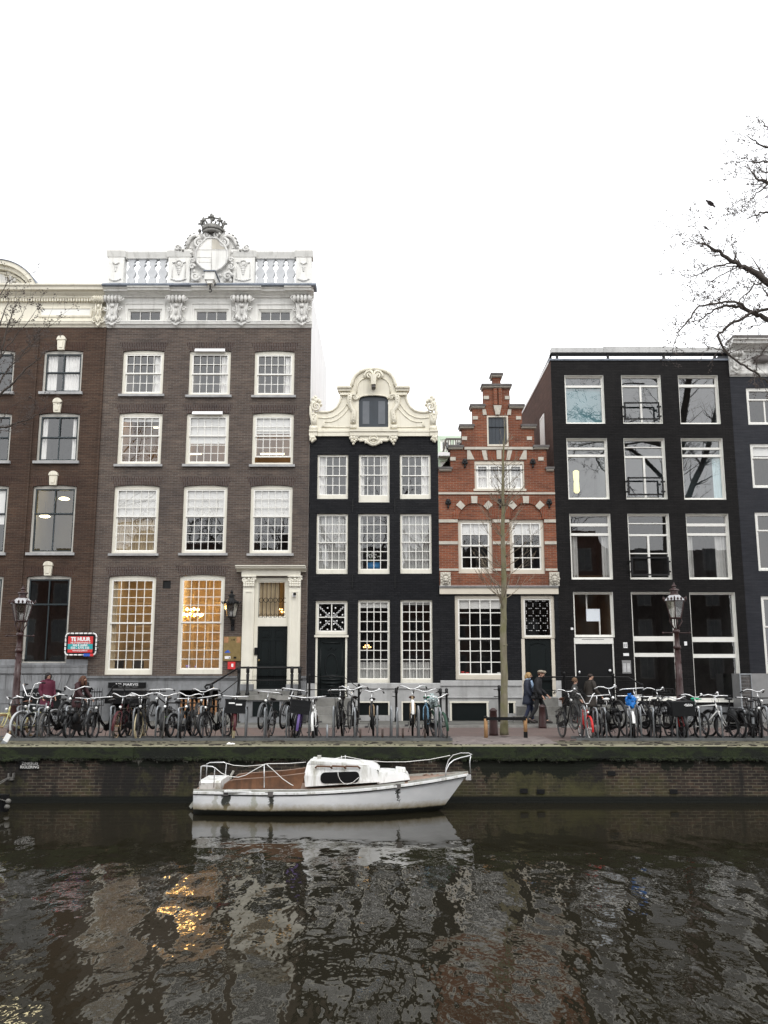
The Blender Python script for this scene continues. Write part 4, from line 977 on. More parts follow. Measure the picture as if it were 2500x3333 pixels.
# pilaster strips in the brick and keystones
ps = MB()
for px in (328, 92): x = XP(px, 1600); ps.box(x-.035 if px == 92 else x-.20, x+.02 if px == 92 else lx1-.003, F-.05, F+.01, zpl, ZP(1066))
ps.build('pilaster_strip', M['brick_red_brown'], L)
ke = 0
for cx, y0, y1 in ((203,1097,1138),(190,1300,1341),(177,1537,1577),(160,1830,1871)):
    for sh in (0, -222):
        x, z1 = U(cx + sh, y0); z0 = ZP(y1); h = z1 - z0; w = .15
        mb = MB(); mb.prism([(x-w*.78,z0-.03),(x+w*.78,z0-.03),(x+w,z1-h*.25),(x-w,z1-h*.25)], F-.10, F+.02)
        mb.prism([(x-w*1.15,z1-h*.28),(x+w*1.15,z1-h*.28)] + [(x+w*1.05*math.cos(math.pi*i/8), z1-h*.2+h*.26*math.sin(math.pi*i/8)) for i in range(9)], F-.13, F+.02)
        mb.prism([(x-w*.4,z0+h*.1),(x+w*.4,z0+h*.1),(x+w*.55,z1-h*.4),(x-w*.55,z1-h*.4)], F-.125, F-.099)
        mb.build('keystone', M['cream'], L)
# cream entablature and round pediment
wall(L, 'frieze', 'cream', lx0, lx1, ZP(1066), ZP(962))
MB().prismx(mould(ZP(1066), ZP(1048), .14), lx0, lx1).build('frieze_course', M['cream'], L)
MB().prismx(mould(ZP(972), ZP(938), .45), lx0 - .05, lx1 - .0).build('cornice', M['cream'], L)
dn = MB(); x = lx0
while x < lx1 - .5: dn.box(x, x+.055, F-.15, F-.05, ZP(985), ZP(976)); x += .1
dn.build('dentils', M['cream'], L)
f = MB(); x0, x1, z0, z1 = R(128,1000,300,1032); w = .07
f.box(x0,x1,F-.04,F+.01,z1-w,z1).box(x0,x1,F-.04,F+.01,z0,z0+w).box(x0,x0+w,F-.04,F+.01,z0+w,z1-w).box(x1-w,x1,F-.04,F+.01,z0+w,z1-w).build('frieze_panel', M['cream'], L)
MB().box(x0+w, x1-w, F-.012, F+.01, z0+w, z1-w).build('frieze_panel', M['white_paint'], L)
console(L, 309, 341, 970, 1062, 'cream')
cxp, zc = XP(-5, 940), ZP(940); RP = XP(131, 940) - cxp
rt = ZP(861) - zc; RR = (RP*RP + rt*rt) / (2*rt); a1 = math.asin(min(1, RP/RR))
def arcp(rr, n=28): return [(cxp + rr*math.sin(-a1 + 2*a1*i/n), zc + rt - RR + rr*math.cos(-a1 + 2*a1*i/n)) for i in range(n+1)]
TY = MB().prism(arcp(RR-.25) , F, F+.3).build('tympanum', M['cream'], L)
for r0, r1, yy in ((RR-.16, RR, .42), (RR-.30, RR-.16, .28), (RR-.42, RR-.34, .12)):
    mb = MB(); o_, i_ = arcp(r1), arcp(r0); 
    for k in range(28): mb.prism([i_[k], i_[k+1], o_[k+1], o_[k]], F-yy, F+.25)
    mb.build('pediment_arch', M['cream'], TY)
mb = MB(); o_, i_ = arcp(RR+.03), arcp(RR+.002)
for k in range(28): mb.prism([i_[k], i_[k+1], o_[k+1], o_[k]], F-.46, F+.25)
mb.build('pediment_flashing', M['lead'], TY)
dn = MB()
for q, p in enumerate(arcp(RR-.48, 60)): dn.box(p[0]-.025, p[0]+.025, F-.08, F+.02, p[1]-.03, p[1]+.03)
dn.build('dentils', M['cream'], TY)
me = MB(); me.ring((cxp, F-.05, zc+.35), .48, .08, 'y', 24, 6).ball((cxp, F, zc+.35), .36, .12, .36)
for k in range(14): a = k/14*6.28; me.ball((cxp+.62*math.cos(a), F-.03, zc+.35+.5*math.sin(a)), .1, .07, .1, 7, 5)
for s in (-1,1):
    for k in range(6): me.ball((cxp+s*(.75+k*.16), F-.03, zc+.18+.05*math.sin(k*2)), .10-k*.01, .06, .11-k*.01, 7, 5)
me.build('pediment_carving', M['white_carved'], TY, True)
MB().quad((lx0,F+.3,ZP(940)),(lx1,F+.3,ZP(940)),(lx1,F+5,ZP(880)),(lx0,F+5,ZP(880))).build('roof', M['slate_roof'], L)

# ================================================================ orange brick step gable house
sx0_, sx1_ = kx1 + .004, XP(1811, 1750)
S = thing('step_gable_house', 'small orange brick house with stepped gable and black painted ground floor', 'house', ((sx0_+sx1_)/2, F, 0))
SH = []
sk = dict(fr='beige_paint', ss='white_paint', mun=.032, stile=.055)
win(S, SH, (1492,1691,1603,1866), cols=3, rows=(2,2), split=.5, cw=.10, bot=.16, blind=.22, **sk)
win(S, SH, (1660,1691,1772,1868), cols=3, rows=(2,2), split=.5, cw=.10, bot=.16, blind=.22, **sk)
WS0 = win(S, SH, (1482,1938,1648,2212), cols=4, rows=(3,3), split=.53, cw=.11, bot=.16, blind=.12, **sk)
TS = win(S, SH, (1697,1938,1806,2078), cols=1, rows=(1,), cw=.10, bot=.06, **sk)
ds = R(1699,2079,1808,2268); SH.append(ds)
# three light attic window
AX = R(1545,1500,1707,1597); SH.append(AX)
x0, x1, z0, z1 = AX; w = .12
W3 = MB().box(x0,x1,F+.03,F+.15,z1-.13,z1).box(x0-.05,x1+.05,F-.05,F+.15,z0-.02,z0+.06).box(x0,x0+.05,F+.03,F+.15,z0+.06,z1-.13).box(x1-.05,x1,F+.03,F+.15,z0+.06,z1-.13).build('window', M['beige_paint'], S)
for u0, u1, nc in ((.035,.285,1),(.29,.69,2),(.705,.965,1)):
    a, c = x0+(x1-x0)*u0, x0+(x1-x0)*u1; d, e = z0+.065, z1-.135; q = MB(); st = .07
    q.box(a,c,F+.06,F+.11,d,d+st).box(a,c,F+.06,F+.11,e-st,e).box(a,a+st,F+.06,F+.11,d+st,e-st).box(c-st,c,F+.06,F+.11,d+st,e-st)
    for i in range(1, nc): xx = a+st+(c-a-2*st)*i/nc; q.box(xx-.02,xx+.02,F+.065,F+.105,d+st,e-st)
    q.box(a+st,c-st,F+.066,F+.104,(d+e)/2-.015,(d+e)/2+.015); q.build('sash', M['white_paint'], W3)
    drape(W3, a+.06, c-.06, d, e+.13, F+.17, 'curtain', folds=4, amp=.02)
MB().quad((x0,F+.12,z0),(x1,F+.12,z0),(x1,F+.12,z1),(x0,F+.12,z1)).build('pane', M['glass'], W3)
room(W3, x0, x1, z0, z1, F+.26, 'room_grey')
zb = ZP(1908); zt = ZP(1528)
# arched recess infill stands back from the arch face
wall(S, 'brick_wall', 'brick_orange', sx0_, sx1_, zb, zt, SH)
wall(S, 'ground_floor_wall', 'brick_black', sx0_, sx1_, ZP(2215), zb, SH)
sb = [R(1465,2282,1590,2347), R(1650,2282,1677,2322)]
wall(S, 'plinth', 'stone_pale', sx0_, sx1_, 0, ZP(2215), SH + sb)
for h in sb:
    MB().box(h[0], h[1], F+.06, F+.10, h[2], h[3]).build('cellar_hatch', M['green_black'], S)
    f = MB(); w = .06; f.box(h[0]-.02,h[1]+.02,F-.03,F+.06,h[3]-w,h[3]).box(h[0],h[0]+w,F-.02,F+.06,h[2],h[3]-w).box(h[1]-w,h[1],F-.02,F+.06,h[2],h[3]-w).build('hatch_frame', M['cream_paint'], S)
band(S, 'plinth_course', 'stone_pale', sx0_, ds[0]-.02, [(F+.02,ZP(2232)),(F-.05,ZP(2232)),(F-.05,ZP(2216)),(F+.02,ZP(2214))])
band(S, 'plinth_course', 'stone_pale', sx0_, ds[0]-.02, [(F+.02,ZP(2272)),(F-.04,ZP(2272)),(F-.04,ZP(2268)),(F+.02,ZP(2267))])
body(S, sx0_, sx1_, zt, 'brick_far', 'brick_far')
def C6(x, y): return U(1400 + x/3.318, 1180 + y/3.318)
tiers = [(105,1357,1528/1,1155),(222,1262,1155,920),(345,1127,920,695),(462,995,695,478),(580,862,478,260),(680,762,260,142)]
hat = [C6(618,905)[0], C6(848,905)[0], C6(0,905)[1], C6(0,575)[1]]
zprev = zt
for i, (a, c, yb_, yt_) in enumerate(tiers):
    x0, x1 = C6(a, yb_)[0], C6(c, yb_)[0]; z1 = C6(0, yt_)[1]
    if i == 0: x0, x1 = sx0_, sx1_
    holes_ = SH + [tuple(hat)]
    wl = wall(S, 'gable_tier', 'brick_orange', x0, x1, zprev, z1, holes_)
    e = MB().quad((x0,F,zprev),(x0,F+.35,zprev),(x0,F+.35,z1),(x0,F,z1)).quad((x1,F,zprev),(x1,F+.35,zprev),(x1,F+.35,z1),(x1,F,z1)).quad((x0,F+.35,zprev),(x1,F+.35,zprev),(x1,F+.35,z1),(x0,F+.35,z1))
    if i > 3: e.build('gable_tier', M['brick_orange'], S)
    else:
        MB().quad((x0,F,zprev),(x0,F+.35,zprev),(x0,F+.35,z1),(x0,F,z1)).build('gable_tier', M['brick_orange'], S); MB().quad((x1,F,zprev),(x1,F+.35,zprev),(x1,F+.35,z1),(x1,F,z1)).build('gable_tier', M['brick_orange'], S)
    # coping stones on the exposed steps
    nxt = tiers[i+1] if i + 1 < len(tiers) else None
    segs = [(x0-.10, C6(nxt[0], yt_)[0]+.06), (C6(nxt[1], yt_)[0]-.06, x1+.10)] if nxt else [(x0-.09, x1+.09)]
    if i == 0: segs = [(sx0_, segs[0][1]), (segs[1][0], sx1_)]
    if i == 4: segs = [(x0-.08, x1+.08)]
    for p0, p1 in segs:
        cpn = MB().prismx([(F-.02,z1-.075),(F-.10,z1-.05),(F-.10,z1-.005),(F+.40,z1-.005),(F+.40,z1-.075)], p0+.03, p1-.03).build('gable_coping', M['stone_cream'], S)
        MB().box(p0, p1, F-.14, F+.42, z1-.004, z1+.075).build('coping_slab', M['dark_coping'], cpn)
    zprev = z1
# weathered dark patches right under the copings are part of the masonry
x0, x1, z0, z1 = hat; w = .055
HF = MB().box(x0,x1,F-.01,F+.12,z1-w,z1).box(x0,x1,F-.03,F+.12,z0,z0+w*1.3).box(x0,x0+w,F-.01,F+.12,z0+w*1.3,z1-w).box(x1-w,x1,F-.01,F+.12,z0+w*1.3,z1-w).build('hatch_frame', M['beige_paint'], S)
hd = MB(); n = 5
for i in range(n): a = x0+w+(x1-x0-2*w)*i/n; hd.box(a+.004, a+(x1-x0-2*w)/n-.004, F+.05, F+.09, z0+w*1.3, z1-w)
hd.box(x0+w, x1-w, F+.085, F+.10, z0+w, z1-w); hd.build('hatch_door', M['hatch_blue'], HF)
# centre pilaster under the chimney piece, split by an iron tie
a0, zz0 = C6(685, 462); a1_, zz1 = C6(770, 285)
MB().box(a0, C6(722,0)[0] if False else C6(722,400)[0], F-.09, F+.01, zz0, zz1).box(C6(738,400)[0], a1_, F-.09, F+.01, zz0, zz1).build('gable_pilaster', M['brick_orange'], S)
def stone(poly, t=.03, nm='stone_block'): MB().prism([C6(*p) for p in poly], F-t, F+.02).build(nm, M['stone_cream'], S)
for s in (0, 1):
    X = (lambda v: 1442 - v) if s else (lambda v: v)
    for a, c, d, e in ((578,635,362,398),(460,515,580,617),(343,398,800,838),(218,275,1022,1060)): stone([(X(a),e),(X(c),e),(X(c),d),(X(a),d)])
    stone([(X(565),505),(X(600),505),(X(612),568),(X(570),568)]); stone([(X(400),948),(X(430),948),(X(480),1048),(X(400),1048)]); stone([(X(555),948),(X(605),948),(X(622),1054),(X(582),1054)])
stone([(683,468),(770,468),(750,568),(705,568)], .09); stone([(715,948),(770,948),(768,1046),(720,1046)], .05)
for a, c in ((432,555),(608,714),(772,845),(900,1010)):
    pass
lt = MB(); lt.prism([C6(430,948),C6(1012,948),C6(962,1052),C6(480,1052)], F-.012, F+.02).build('flat_arch', M['brick_orange_arch'], S)
lt = MB(); lt.prism([C6(600,512),C6(842,512),C6(835,570),C6(610,570)], F-.012, F+.02).build('flat_arch', M['brick_orange_arch'], S)
MB().box(C6(370,930)[0], C6(1112,930)[0], F-.06, F+.01, C6(0,942)[1], C6(0,916)[1]).build('string_course', M['stone_cream'], S)
MB().box(sx0_, sx1_, F-.045, F+.01, ZP(1609.5), ZP(1603)).build('string_course', M['stone_cream'], S)
for y0, y1 in ((1691,1701),(1762,1772),(1851,1858)):
    for a, c in ((None,1491),(1604,1659),(1773,None)):
        p0 = sx0_ if a is None else XP(a, 1770); p1 = sx1_ if c is None else XP(c, 1770)
        MB().box(p0, p1-.002, F-.035, F+.01, ZP(y1), ZP(y0)).build('string_course', M['stone_cream'], S)
for cxp_ in (1544.5, 1713):               # relieving arches with stone blocks
    cx, cz = U(cxp_, 1689); r0 = XP(cxp_+52, 1689) - cx; r1 = r0 + .21
    ar = MB(); n = 20
    for i in range(n):
        t0, t1 = math.pi*i/n, math.pi*(i+1)/n
        ar.prism([(cx+r0*math.cos(t0),cz+r0*math.sin(t0)),(cx+r1*math.cos(t0),cz+r1*math.sin(t0)),(cx+r1*math.cos(t1),cz+r1*math.sin(t1)),(cx+r0*math.cos(t1),cz+r0*math.sin(t1))], F-.055, F+.01)
    ar.build('relieving_arch', M['brick_orange_arch'], S)
    for a in (math.pi/4, math.pi/2, 3*math.pi/4):
        w = .10; ca, sa = math.cos(a), math.sin(a); q0, q1 = r0-.01, r1+.04
        MB().prism([(cx+q0*ca-w*sa,cz+q0*sa+w*ca),(cx+q0*ca+w*sa,cz+q0*sa-w*ca),(cx+q1*ca+w*sa*1.15,cz+q1*sa-w*ca*1.15),(cx+q1*ca-w*sa*1.15,cz+q1*sa+w*ca*1.15)], F-.075, F+.01).build('stone_block', M['stone_cream'], S)
for a, c in ((375,1090),(1108,1090),(195,1525),(755,1520),(1285,1525)):
    x, z = C6(a, c); q = MB(); q.box(x-.02, x+.02, F-.06, F+.01, z-.16, z+.14).ball((x, F-.05, z+.09), .09, .04, .08).ball((x-.05, F-.05, z+.02), .06, .03, .06).ball((x+.05, F-.05, z+.02), .06, .03, .06).ball((x, F-.04, z-.12), .04, .03, .06); q.build('wall_anchor', M['black_iron'], S, True)
# lion masks, moulded beam over the ground floor
def C7(x, y): return U(1400 + x/3.318, 1640 + y/3.318)
for a, c in ((112,220), (1290,1390)):
    p0, p1 = C7(a, 888), C7(c, 738); q = MB().box(p0[0], p1[0], F-.07, F+.01, p0[1], p1[1]); xm, zm = (p0[0]+p1[0])/2, (p0[1]+p1[1])/2
    LB = q.build('corner_block', M['stone_cream'], S); q = MB()
    q.ball((xm, F-.09, zm-.02), .12, .09, .14).ball((xm, F-.18, zm-.06), .06, .06, .05).ball((xm-.05, F-.17, zm+.03), .025).ball((xm+.05, F-.17, zm+.03), .025).ball((xm, F-.15, zm-.14), .05, .05, .04)
    for k in range(12): t_ = k/12*6.28; q.ball((xm+.15*math.cos(t_), F-.08, zm+.18*math.sin(t_)), .05, .04, .06, 7, 5)
    q.build('lion_mask', M['stone_cream'], LB, True)
MB().prismx([(F+.01,ZP(1915)),(F-.06,ZP(1915)),(F-.12,ZP(1909)),(F-.10,ZP(1907)),(F+.01,ZP(1906))], sx0_, sx1_).build('beam_moulding', M['stone_sill'], S)
MB().prismx([(F+.01,ZP(1934)),(F-.07,ZP(1934)),(F-.07,ZP(1918)),(F-.09,ZP(1915.2)),(F+.01,ZP(1915.2))], sx0_, sx1_).build('ground_floor_beam', M['beige_paint'], S)
# fanlight with short white dashes, door
x0, x1, z0, z1 = R(1711,1948,1787,2060); q = MB()
for r in range(5):
    for c in range(3):
        xx = x0+(x1-x0)*(.22+.30*c); zz = z1-(z1-z0)*(.07+.215*r); q.tube([(xx-.06,F+.10,zz),(xx-.012,F+.10,zz)], .008, 4).tube([(xx+.012,F+.10,zz),(xx+.06,F+.10,zz)], .008, 4)
    if r < 4:
        for c in range(4): xx = x0+(x1-x0)*(.05+.30*c); zz = z1-(z1-z0)*(.18+.215*r); q.tube([(xx,F+.10,zz-.06),(xx,F+.10,zz-.012)], .008, 4).tube([(xx,F+.10,zz+.012),(xx,F+.10,zz+.06)], .008, 4)
q.build('fanlight_tracery', M['white_sign'], TS)
x0, x1, z0, z1 = ds; w = .12
f = MB(); f.box(x0, x0+w, F+.01, F+.16, z0, z1).box(x1-w, x1, F+.01, F+.16, z0, z1).build('door_frame', M['beige_paint'], S)
DS = MB().box(x0+w, x1-w, F+.08, F+.13, z0, z1).build('door', M['green_black'], S)
q = MB(); xm = (x0+x1)/2; q.tube([(xm-.28+.56*i/8, F+.075, z1-.22+.07*math.sin(math.pi*i/8)) for i in range(9)], .018, 5)
q.box(xm-.3, xm+.3, F+.06, F+.081, z0+.68, z0+.72).box(xm-.3, xm-.27, F+.065, F+.081, z0+.8, z1-.3).box(xm+.27, xm+.3, F+.065, F+.081, z0+.8, z1-.3); q.build('panel', M['green_black'], DS)
MB().box(x0+.05, x1-.02, F-.45, F-.005, .05, z0-.02).box(x0-.3, x1+.3, F-.95, F-.45, .05, z0*.66).box(x0-.5, x1+.5, F-1.3, F-.95, .05, z0*.33).build('stoop', M['stone_step'], S)
# roof behind
zr = C6(0, 400)[1]; xm = (sx0_+sx1_)/2
MB().quad((sx0_,F+.4,zt),(xm,F+.4,zr),(xm,F+9,zr),(sx0_,F+9,zt)).quad((sx1_,F+.4,zt),(sx1_,F+9,zt),(xm,F+9,zr),(xm,F+.4,zr)).build('roof', M['red_tile'], S)

# ================================================================ black modern house
mx0, mx1 = sx1_ + .004, XP(2408, 1700)
mz = ZP(1174)
B = thing('black_house', 'wide black brick house with large white framed windows and roof terrace rail', 'house', ((mx0+mx1)/2, F, 0))
BH = []
bk = dict(fr='white_paint', cw=.05, bot=.07, rec=.13, lining=1)
def bigwin(px, bars, room_, gl='glass', curt=(), mull=None, casem=None, **kk):
    W = win(B, BH, px, cols=1, rows=(1,), stile=.02, room_=room_, gl=gl, curt=curt, **{**bk, **kk})
    x0, x1, z0, z1 = W['_r']; q = MB(); f = F + .14
    for u0, u1 in bars:                # transom lights: white frames across the window
        q.box(x0+.045, x1-.045, f, f+.08, z1-(z1-z0)*u1, z1-(z1-z0)*u0)
    if mull:
        v0, v1 = mull; xm = (x0+x1)/2; q.box(xm-.035, xm+.035, f, f+.08, z1-(z1-z0)*v1, z1-(z1-z0)*v0)
    if casem:
        for v in casem: q.box(x0+.045, x1-.045, f+.01, f+.07, z1-(z1-z0)*v-.018, z1-(z1-z0)*v+.018)
    q.build('transom', M['white_paint'], W); return W
bigwin((1840,1221,1967,1379), [(.19,.235)], 'room_teal', 'glass_teal', curt=[(0,1,0,.78,'teal_screen')])
bigwin((2025,1221,2154,1379), [(.19,.225)], 'room_grey', 'glass_teal', mull=(.225,.95))
bigwin((2211,1221,2341,1380), [(.17,.225)], 'room_dark', 'glass_teal')
bigwin((1847,1426,1980,1625), [(.14,.175),(.255,.295)], 'room_grey', 'glass_teal')
bigwin((2034,1426,2168,1625), [(.13,.145),(.28,.315)], 'room_grey', 'glass_teal', mull=(.315,.96))
bigwin((2222,1426,2358,1626), [(.14,.175),(.255,.295)], 'room_grey', 'glass_teal', curt=[(.80,1,0,.7,'curtain')])
bigwin((1857,1672,1991,1886), [(.14,.185),(.29,.33)], 'room_dark', 'glass_flat', curt=[(.02,.18,0,.67,'curtain_grey'),(.82,1,0,.67,'curtain_grey')])
bigwin((2047,1672,2183,1886), [(.135,.15),(.305,.335)], 'room_dark', 'glass_flat', mull=(.335,.96), casem=[.60])
bigwin((2238,1672,2377,1886), [(.14,.185),(.29,.33)], 'room_grey', 'glass_flat', curt=[(.02,.16,0,.67,'curtain_grey'),(.72,1,0,.67,'curtain_grey')])
bigwin((2062,1927,2205,2281), [(.41,.455),(.565,.60)], 'room_dark', 'glass_flat', bot=.12)
bigwin((2254,1928,2404,2286), [(.41,.455),(.565,.60)], 'room_dark', 'glass_flat', bot=.12)
TB = win(B, BH, (1868,1927,1998,2074), cols=1, rows=(1,), stile=.02, room_='room_brown', gl='glass_clear', **bk)
db = R(1872,2075,2002,2292); BH.append(db)
wall(B, 'brick_wall', 'brick_black_warm', mx0, mx1, ZP(2300), mz, BH)
wall(B, 'plinth', 'stone_grey', mx0, mx1, 0, ZP(2300), [])
body(B, mx0, mx1, mz, 'brick_side', 'brick_black_warm', deep=10)
MB().box(mx0-.03, mx1+.0, F-.04, F+.3, mz+.002, mz+.07).build('roof_edge', M['lead'], B)
# windows in the left side wall (seen foreshortened)
for y0_, y1_, za, zb_ in ((F+1.6, F+2.5, ZP(1463), ZP(1305)), (F+4.2, F+5.2, ZP(1415), ZP(1345)), (F+6.6, F+7.4, ZP(1420), ZP(1385))):
    q = MB(); w = .06; x = mx0
    q.box(x-.03, x+.03, y0_, y1_, za, za+w).box(x-.03, x+.03, y0_, y1_, zb_-w, zb_).box(x-.03, x+.03, y0_, y0_+w, za+w, zb_-w).box(x-.03, x+.03, y1_-w, y1_, za+w, zb_-w)
    SWW = q.build('side_window', M['white_paint'], B); MB().box(x-.012, x+.01, y0_+w, y1_-w, za+w, zb_-w).build('pane', M['blind'], SWW)
# terrace rail: pale boards on dark posts
for a, c, t_ in ((1793,1963,1131),(1963,2188,1127),(2188,2345,1130),(2345,2400,1130)):
    x0, x1 = XP(a, 1140, F+.1), XP(c, 1140, F+.1); MB().box(x0+.004, x1-.004, F+.02, F+.30, ZP(1146, F), ZP(t_, F)).build('terrace_board', M['board_white'], B)
MB().box(XP(1793,1140), XP(2400,1140), F+.05, F+.34, ZP(1149.5), ZP(1146)-.002).build('terrace_rail', M['black_iron'], B)
for px in (1815, 1981, 2163, 2330): x = XP(px, 1160); MB().box(x-.04, x+.04, F+.08, F+.16, mz+.07, ZP(1149.5)).build('terrace_post', M['black_iron'], B)
xl = XP(1793, 1140); MB().prismx([(F+.3, ZP(1149.5)), (F+9, ZP(1149.5)-.3), (F+9, ZP(1149.5)-.55), (F+.3, ZP(1146)-.2)], xl, xl+.08).build('terrace_rail', M['black_iron'], B)
MB().box(mx0-.02, mx0+.06, F+.3, F+10, mz+.0, mz+.10).build('roof_edge', M['white_wall'], B)
# french balcony rails
for px in ((2032,1309,2147,1366), (2044,1553,2160,1612), (2055,1813,2178,1873)):
    x0, x1, z0, z1 = R(*px, F-.1); y = F - .10; q = MB(); r = .026
    q.box(x0, x1, y-r, y+r, z1-2*r, z1).box(x0, x1, y-r, y+r, z0, z0+2*r).box(x0, x0+2*r, y-r, y+r, z0+2*r, z1-2*r).box(x1-2*r, x1, y-r, y+r, z0+2*r, z1-2*r)
    for x in (x0, x1):
        for z in (z0+.12, z1-.18): q.box(x-.07, x+.07, y+.02, y+.115, z, z+.05)
    q.build('balcony_rail', M['black_iron'], B)
# door, sign board, fanlight hanging lamp
x0, x1, z0, z1 = db; w = .045
f = MB(); f.box(x0, x0+w, F+.03, F+.15, z0, z1-.22).box(x1-w, x1, F+.03, F+.15, z0, z1-.22).build('door_frame', M['white_paint'], B)
SBD = MB().box(x0, x1, F+.02, F+.15, z1-.22, z1).build('door_board', M['white_paint'], B)
MB().box((x0+x1)/2-.42, (x0+x1)/2+.36, F+.014, F+.019, z1-.075, z1-.055).build('sign_stripe', M['grey_sign'], SBD)
DB = MB().box(x0+w, x1-w, F+.09, F+.14, z0, z1-.22).build('door', M['black_paint'], B)
k = MB(); k.ball((x1-w-.12, F+.05, z0+1.15), .055).ball((x0+w+.12, F+.07, z0+1.1), .04, .03, .05).build('handle', M['chrome'], DB, True)
MB().box(x0-.2, x1+1.1, F-.6, F-.005, .05, z0-.02).box(x0-.4, x1+1.9, F-1.15, F-.6, .05, z0*.5).build('stoop', M['stone_step'], B)
x0, x1, z0, z1 = R(1909,1982,1953,2022, F+.4)
HL = thing('hanging_light', 'square pale lamp panel hanging behind the fanlight of the black house', 'lamp', ((x0+x1)/2, F+.45, z1))
MB().box(x0, x1, F+.40, F+.46, z0, z1).build('lamp_panel', emit('lamp_panel', (.62,.66,.70), .28), HL)
MB().box(x0+.0, x0+.045, F+.40, F+.44, z1+.002, ZP(1932,F+.4)).box(x1-.045, x1, F+.40, F+.44, ZP(2068,F+.4), z0-.002).build('lamp_rod', M['white_paint'], HL)
x, z = U(1876, 1569, F+.8); YL = thing('paper_lamp', 'glowing yellow paper lamp behind a window of the black house', 'lamp', (x, F+.8, z))
MB().lathe([(.05,-.42),(.11,-.36),(.10,-.02),(.08,.02),(.10,.06),(.115,.40),(.05,.44)], (x, F+.8, z), 12).build('lamp_shade', emit('paper_lamp', (1,.78,.30), 1.3), YL, True)

# ================================================================ slate blue house, right edge
rx0, rx1 = mx1 + .004, XP(2960, 1700)
D = thing('slate_house', 'dark slate blue house with weathered white cornice at the right edge', 'house', ((rx0+rx1)/2, F, 0))
DH = []
dk_ = dict(fr='white_paint', cw=.07, rec=.05, cols=(1,2), stile=.05, mun=.05)
for i, sh in enumerate((0, 235)):
    win(D, DH, (2432+sh,1262,2552+sh,1382), rows=(1,1), split=.30, room_='room_grey', **dk_)
    win(D, DH, (2446+sh,1444,2572+sh,1588), rows=(1,1), split=.30, room_='room_brown', blind=.22, **dk_)
    win(D, DH, (2463+sh,1667,2595+sh,1858), rows=(1,1), split=.30, room_='room_brown', **dk_)
    win(D, DH, (2486+sh,1940,2625+sh,2215), rows=(1,1), split=.36, room_='room_dark', **dk_)
wall(D, 'brick_wall', 'brick_slate', rx0, rx1, ZP(2262), ZP(1224), DH)
wall(D, 'plinth', 'stone_grey', rx0, rx1, 0, ZP(2262))
body(D, rx0, rx1, ZP(1130), 'brick_slate', 'brick_slate')
wall(D, 'frieze', 'white_carved', rx0, rx1, ZP(1224), ZP(1128))
MB().prismx(mould(ZP(1146), ZP(1118), .60), rx0, rx1+.1).build('cornice', M['white_carved'], D)
MB().prismx(mould(ZP(1226), ZP(1216), .12), rx0, rx1).build('frieze_course', M['white_carved'], D)
MB().box(rx0, rx1, F-.62, F+.2, ZP(1118)+.002, ZP(1110)).build('cornice_flashing', M['dark_coping'], D)
console(D, 2372, 2412, 1148, 1216); console(D, 2600, 2640, 1148, 1216)
x, z = U(2478, 1172); q = MB(); q.ball((x, F-.12, z), .30, .14, .17).ball((x-.2, F-.12, z), .16, .12, .13).ball((x+.22, F-.12, z+.02), .16, .12, .12); q.build('frieze_boss', M['dark_coping'], D, True)
MB().quad((rx0,F+.4,ZP(1118)),(rx1,F+.4,ZP(1118)),(rx1,F+4,ZP(1030)),(rx0+.8,F+4,ZP(1030))).build('roof', M['slate_roof'], D)

# ================================================================ pale green house far behind, with roof terrace
YB = 47.0
bx0, bx1 = XP(1425, 1500, YB), XP(1640, 1500, YB)
T = thing('green_house', 'pale green building behind the gap with white windows and a wooden roof terrace', 'house', ((bx0+bx1)/2, YB, 0))
TH = []
win(T, TH, (1433,1430,1468,1468), y=YB, cols=2, rows=(1,), cw=.08, room_='room_grey'); win(T, TH, (1478,1430,1506,1468), y=YB, cols=2, rows=(1,), cw=.08, room_='room_grey')
wall(T, 'rendered_wall', 'mint', bx0, bx1, 0, ZP(1419,YB), TH, YB)
MB().quad((bx0,YB,0),(bx0,YB+8,0),(bx0,YB+8,ZP(1419,YB)),(bx0,YB,ZP(1419,YB))).quad((bx1,YB,0),(bx1,YB+8,0),(bx1,YB+8,ZP(1419,YB)),(bx1,YB,ZP(1419,YB))).quad((bx0,YB+.3,ZP(1420,YB)),(bx1,YB+.3,ZP(1420,YB)),(bx1,YB+8,ZP(1420,YB)),(bx0,YB+8,ZP(1420,YB))).build('side_wall', M['mint'], T)
y2 = YB - 3
x0, x1 = XP(1428,1500,y2), XP(1640,1500,y2)
WG = MB(); WG.box(x0, x1, y2, YB-.01, ZP(1483,y2), ZP(1471,y2)).build('terrace_slab', M['white_wall'], T)
DW = []
W = win(T, DW, (1434,1502,1470,1528), y=y2+.4, cols=2, rows=(2,), cw=.07, room_='room_grey')
wall(T, 'dormer_wall', 'mint', x0, x1, ZP(1700,y2), ZP(1483,y2)-.003, DW, y2+.4)
q = MB(); zt_, zb_ = ZP(1425,y2), ZP(1471,y2)
q.box(XP(1452,1430,y2), x1, y2+.05, y2+.13, zt_-.08, zt_)
n = 24; xa = XP(1452,1430,y2)
for i in range(n+1): xx = xa+(x1-xa)*i/n; q.box(xx-.02, xx+.02, y2+.07, y2+.11, zb_+.005, zt_-.085)
q.tube([(xa, y2+.09, zt_-.04), (XP(1443,1465,y2), y2+.09, zb_)], .05, 6); q.build('terrace_balustrade', M['wood_rail'], T)

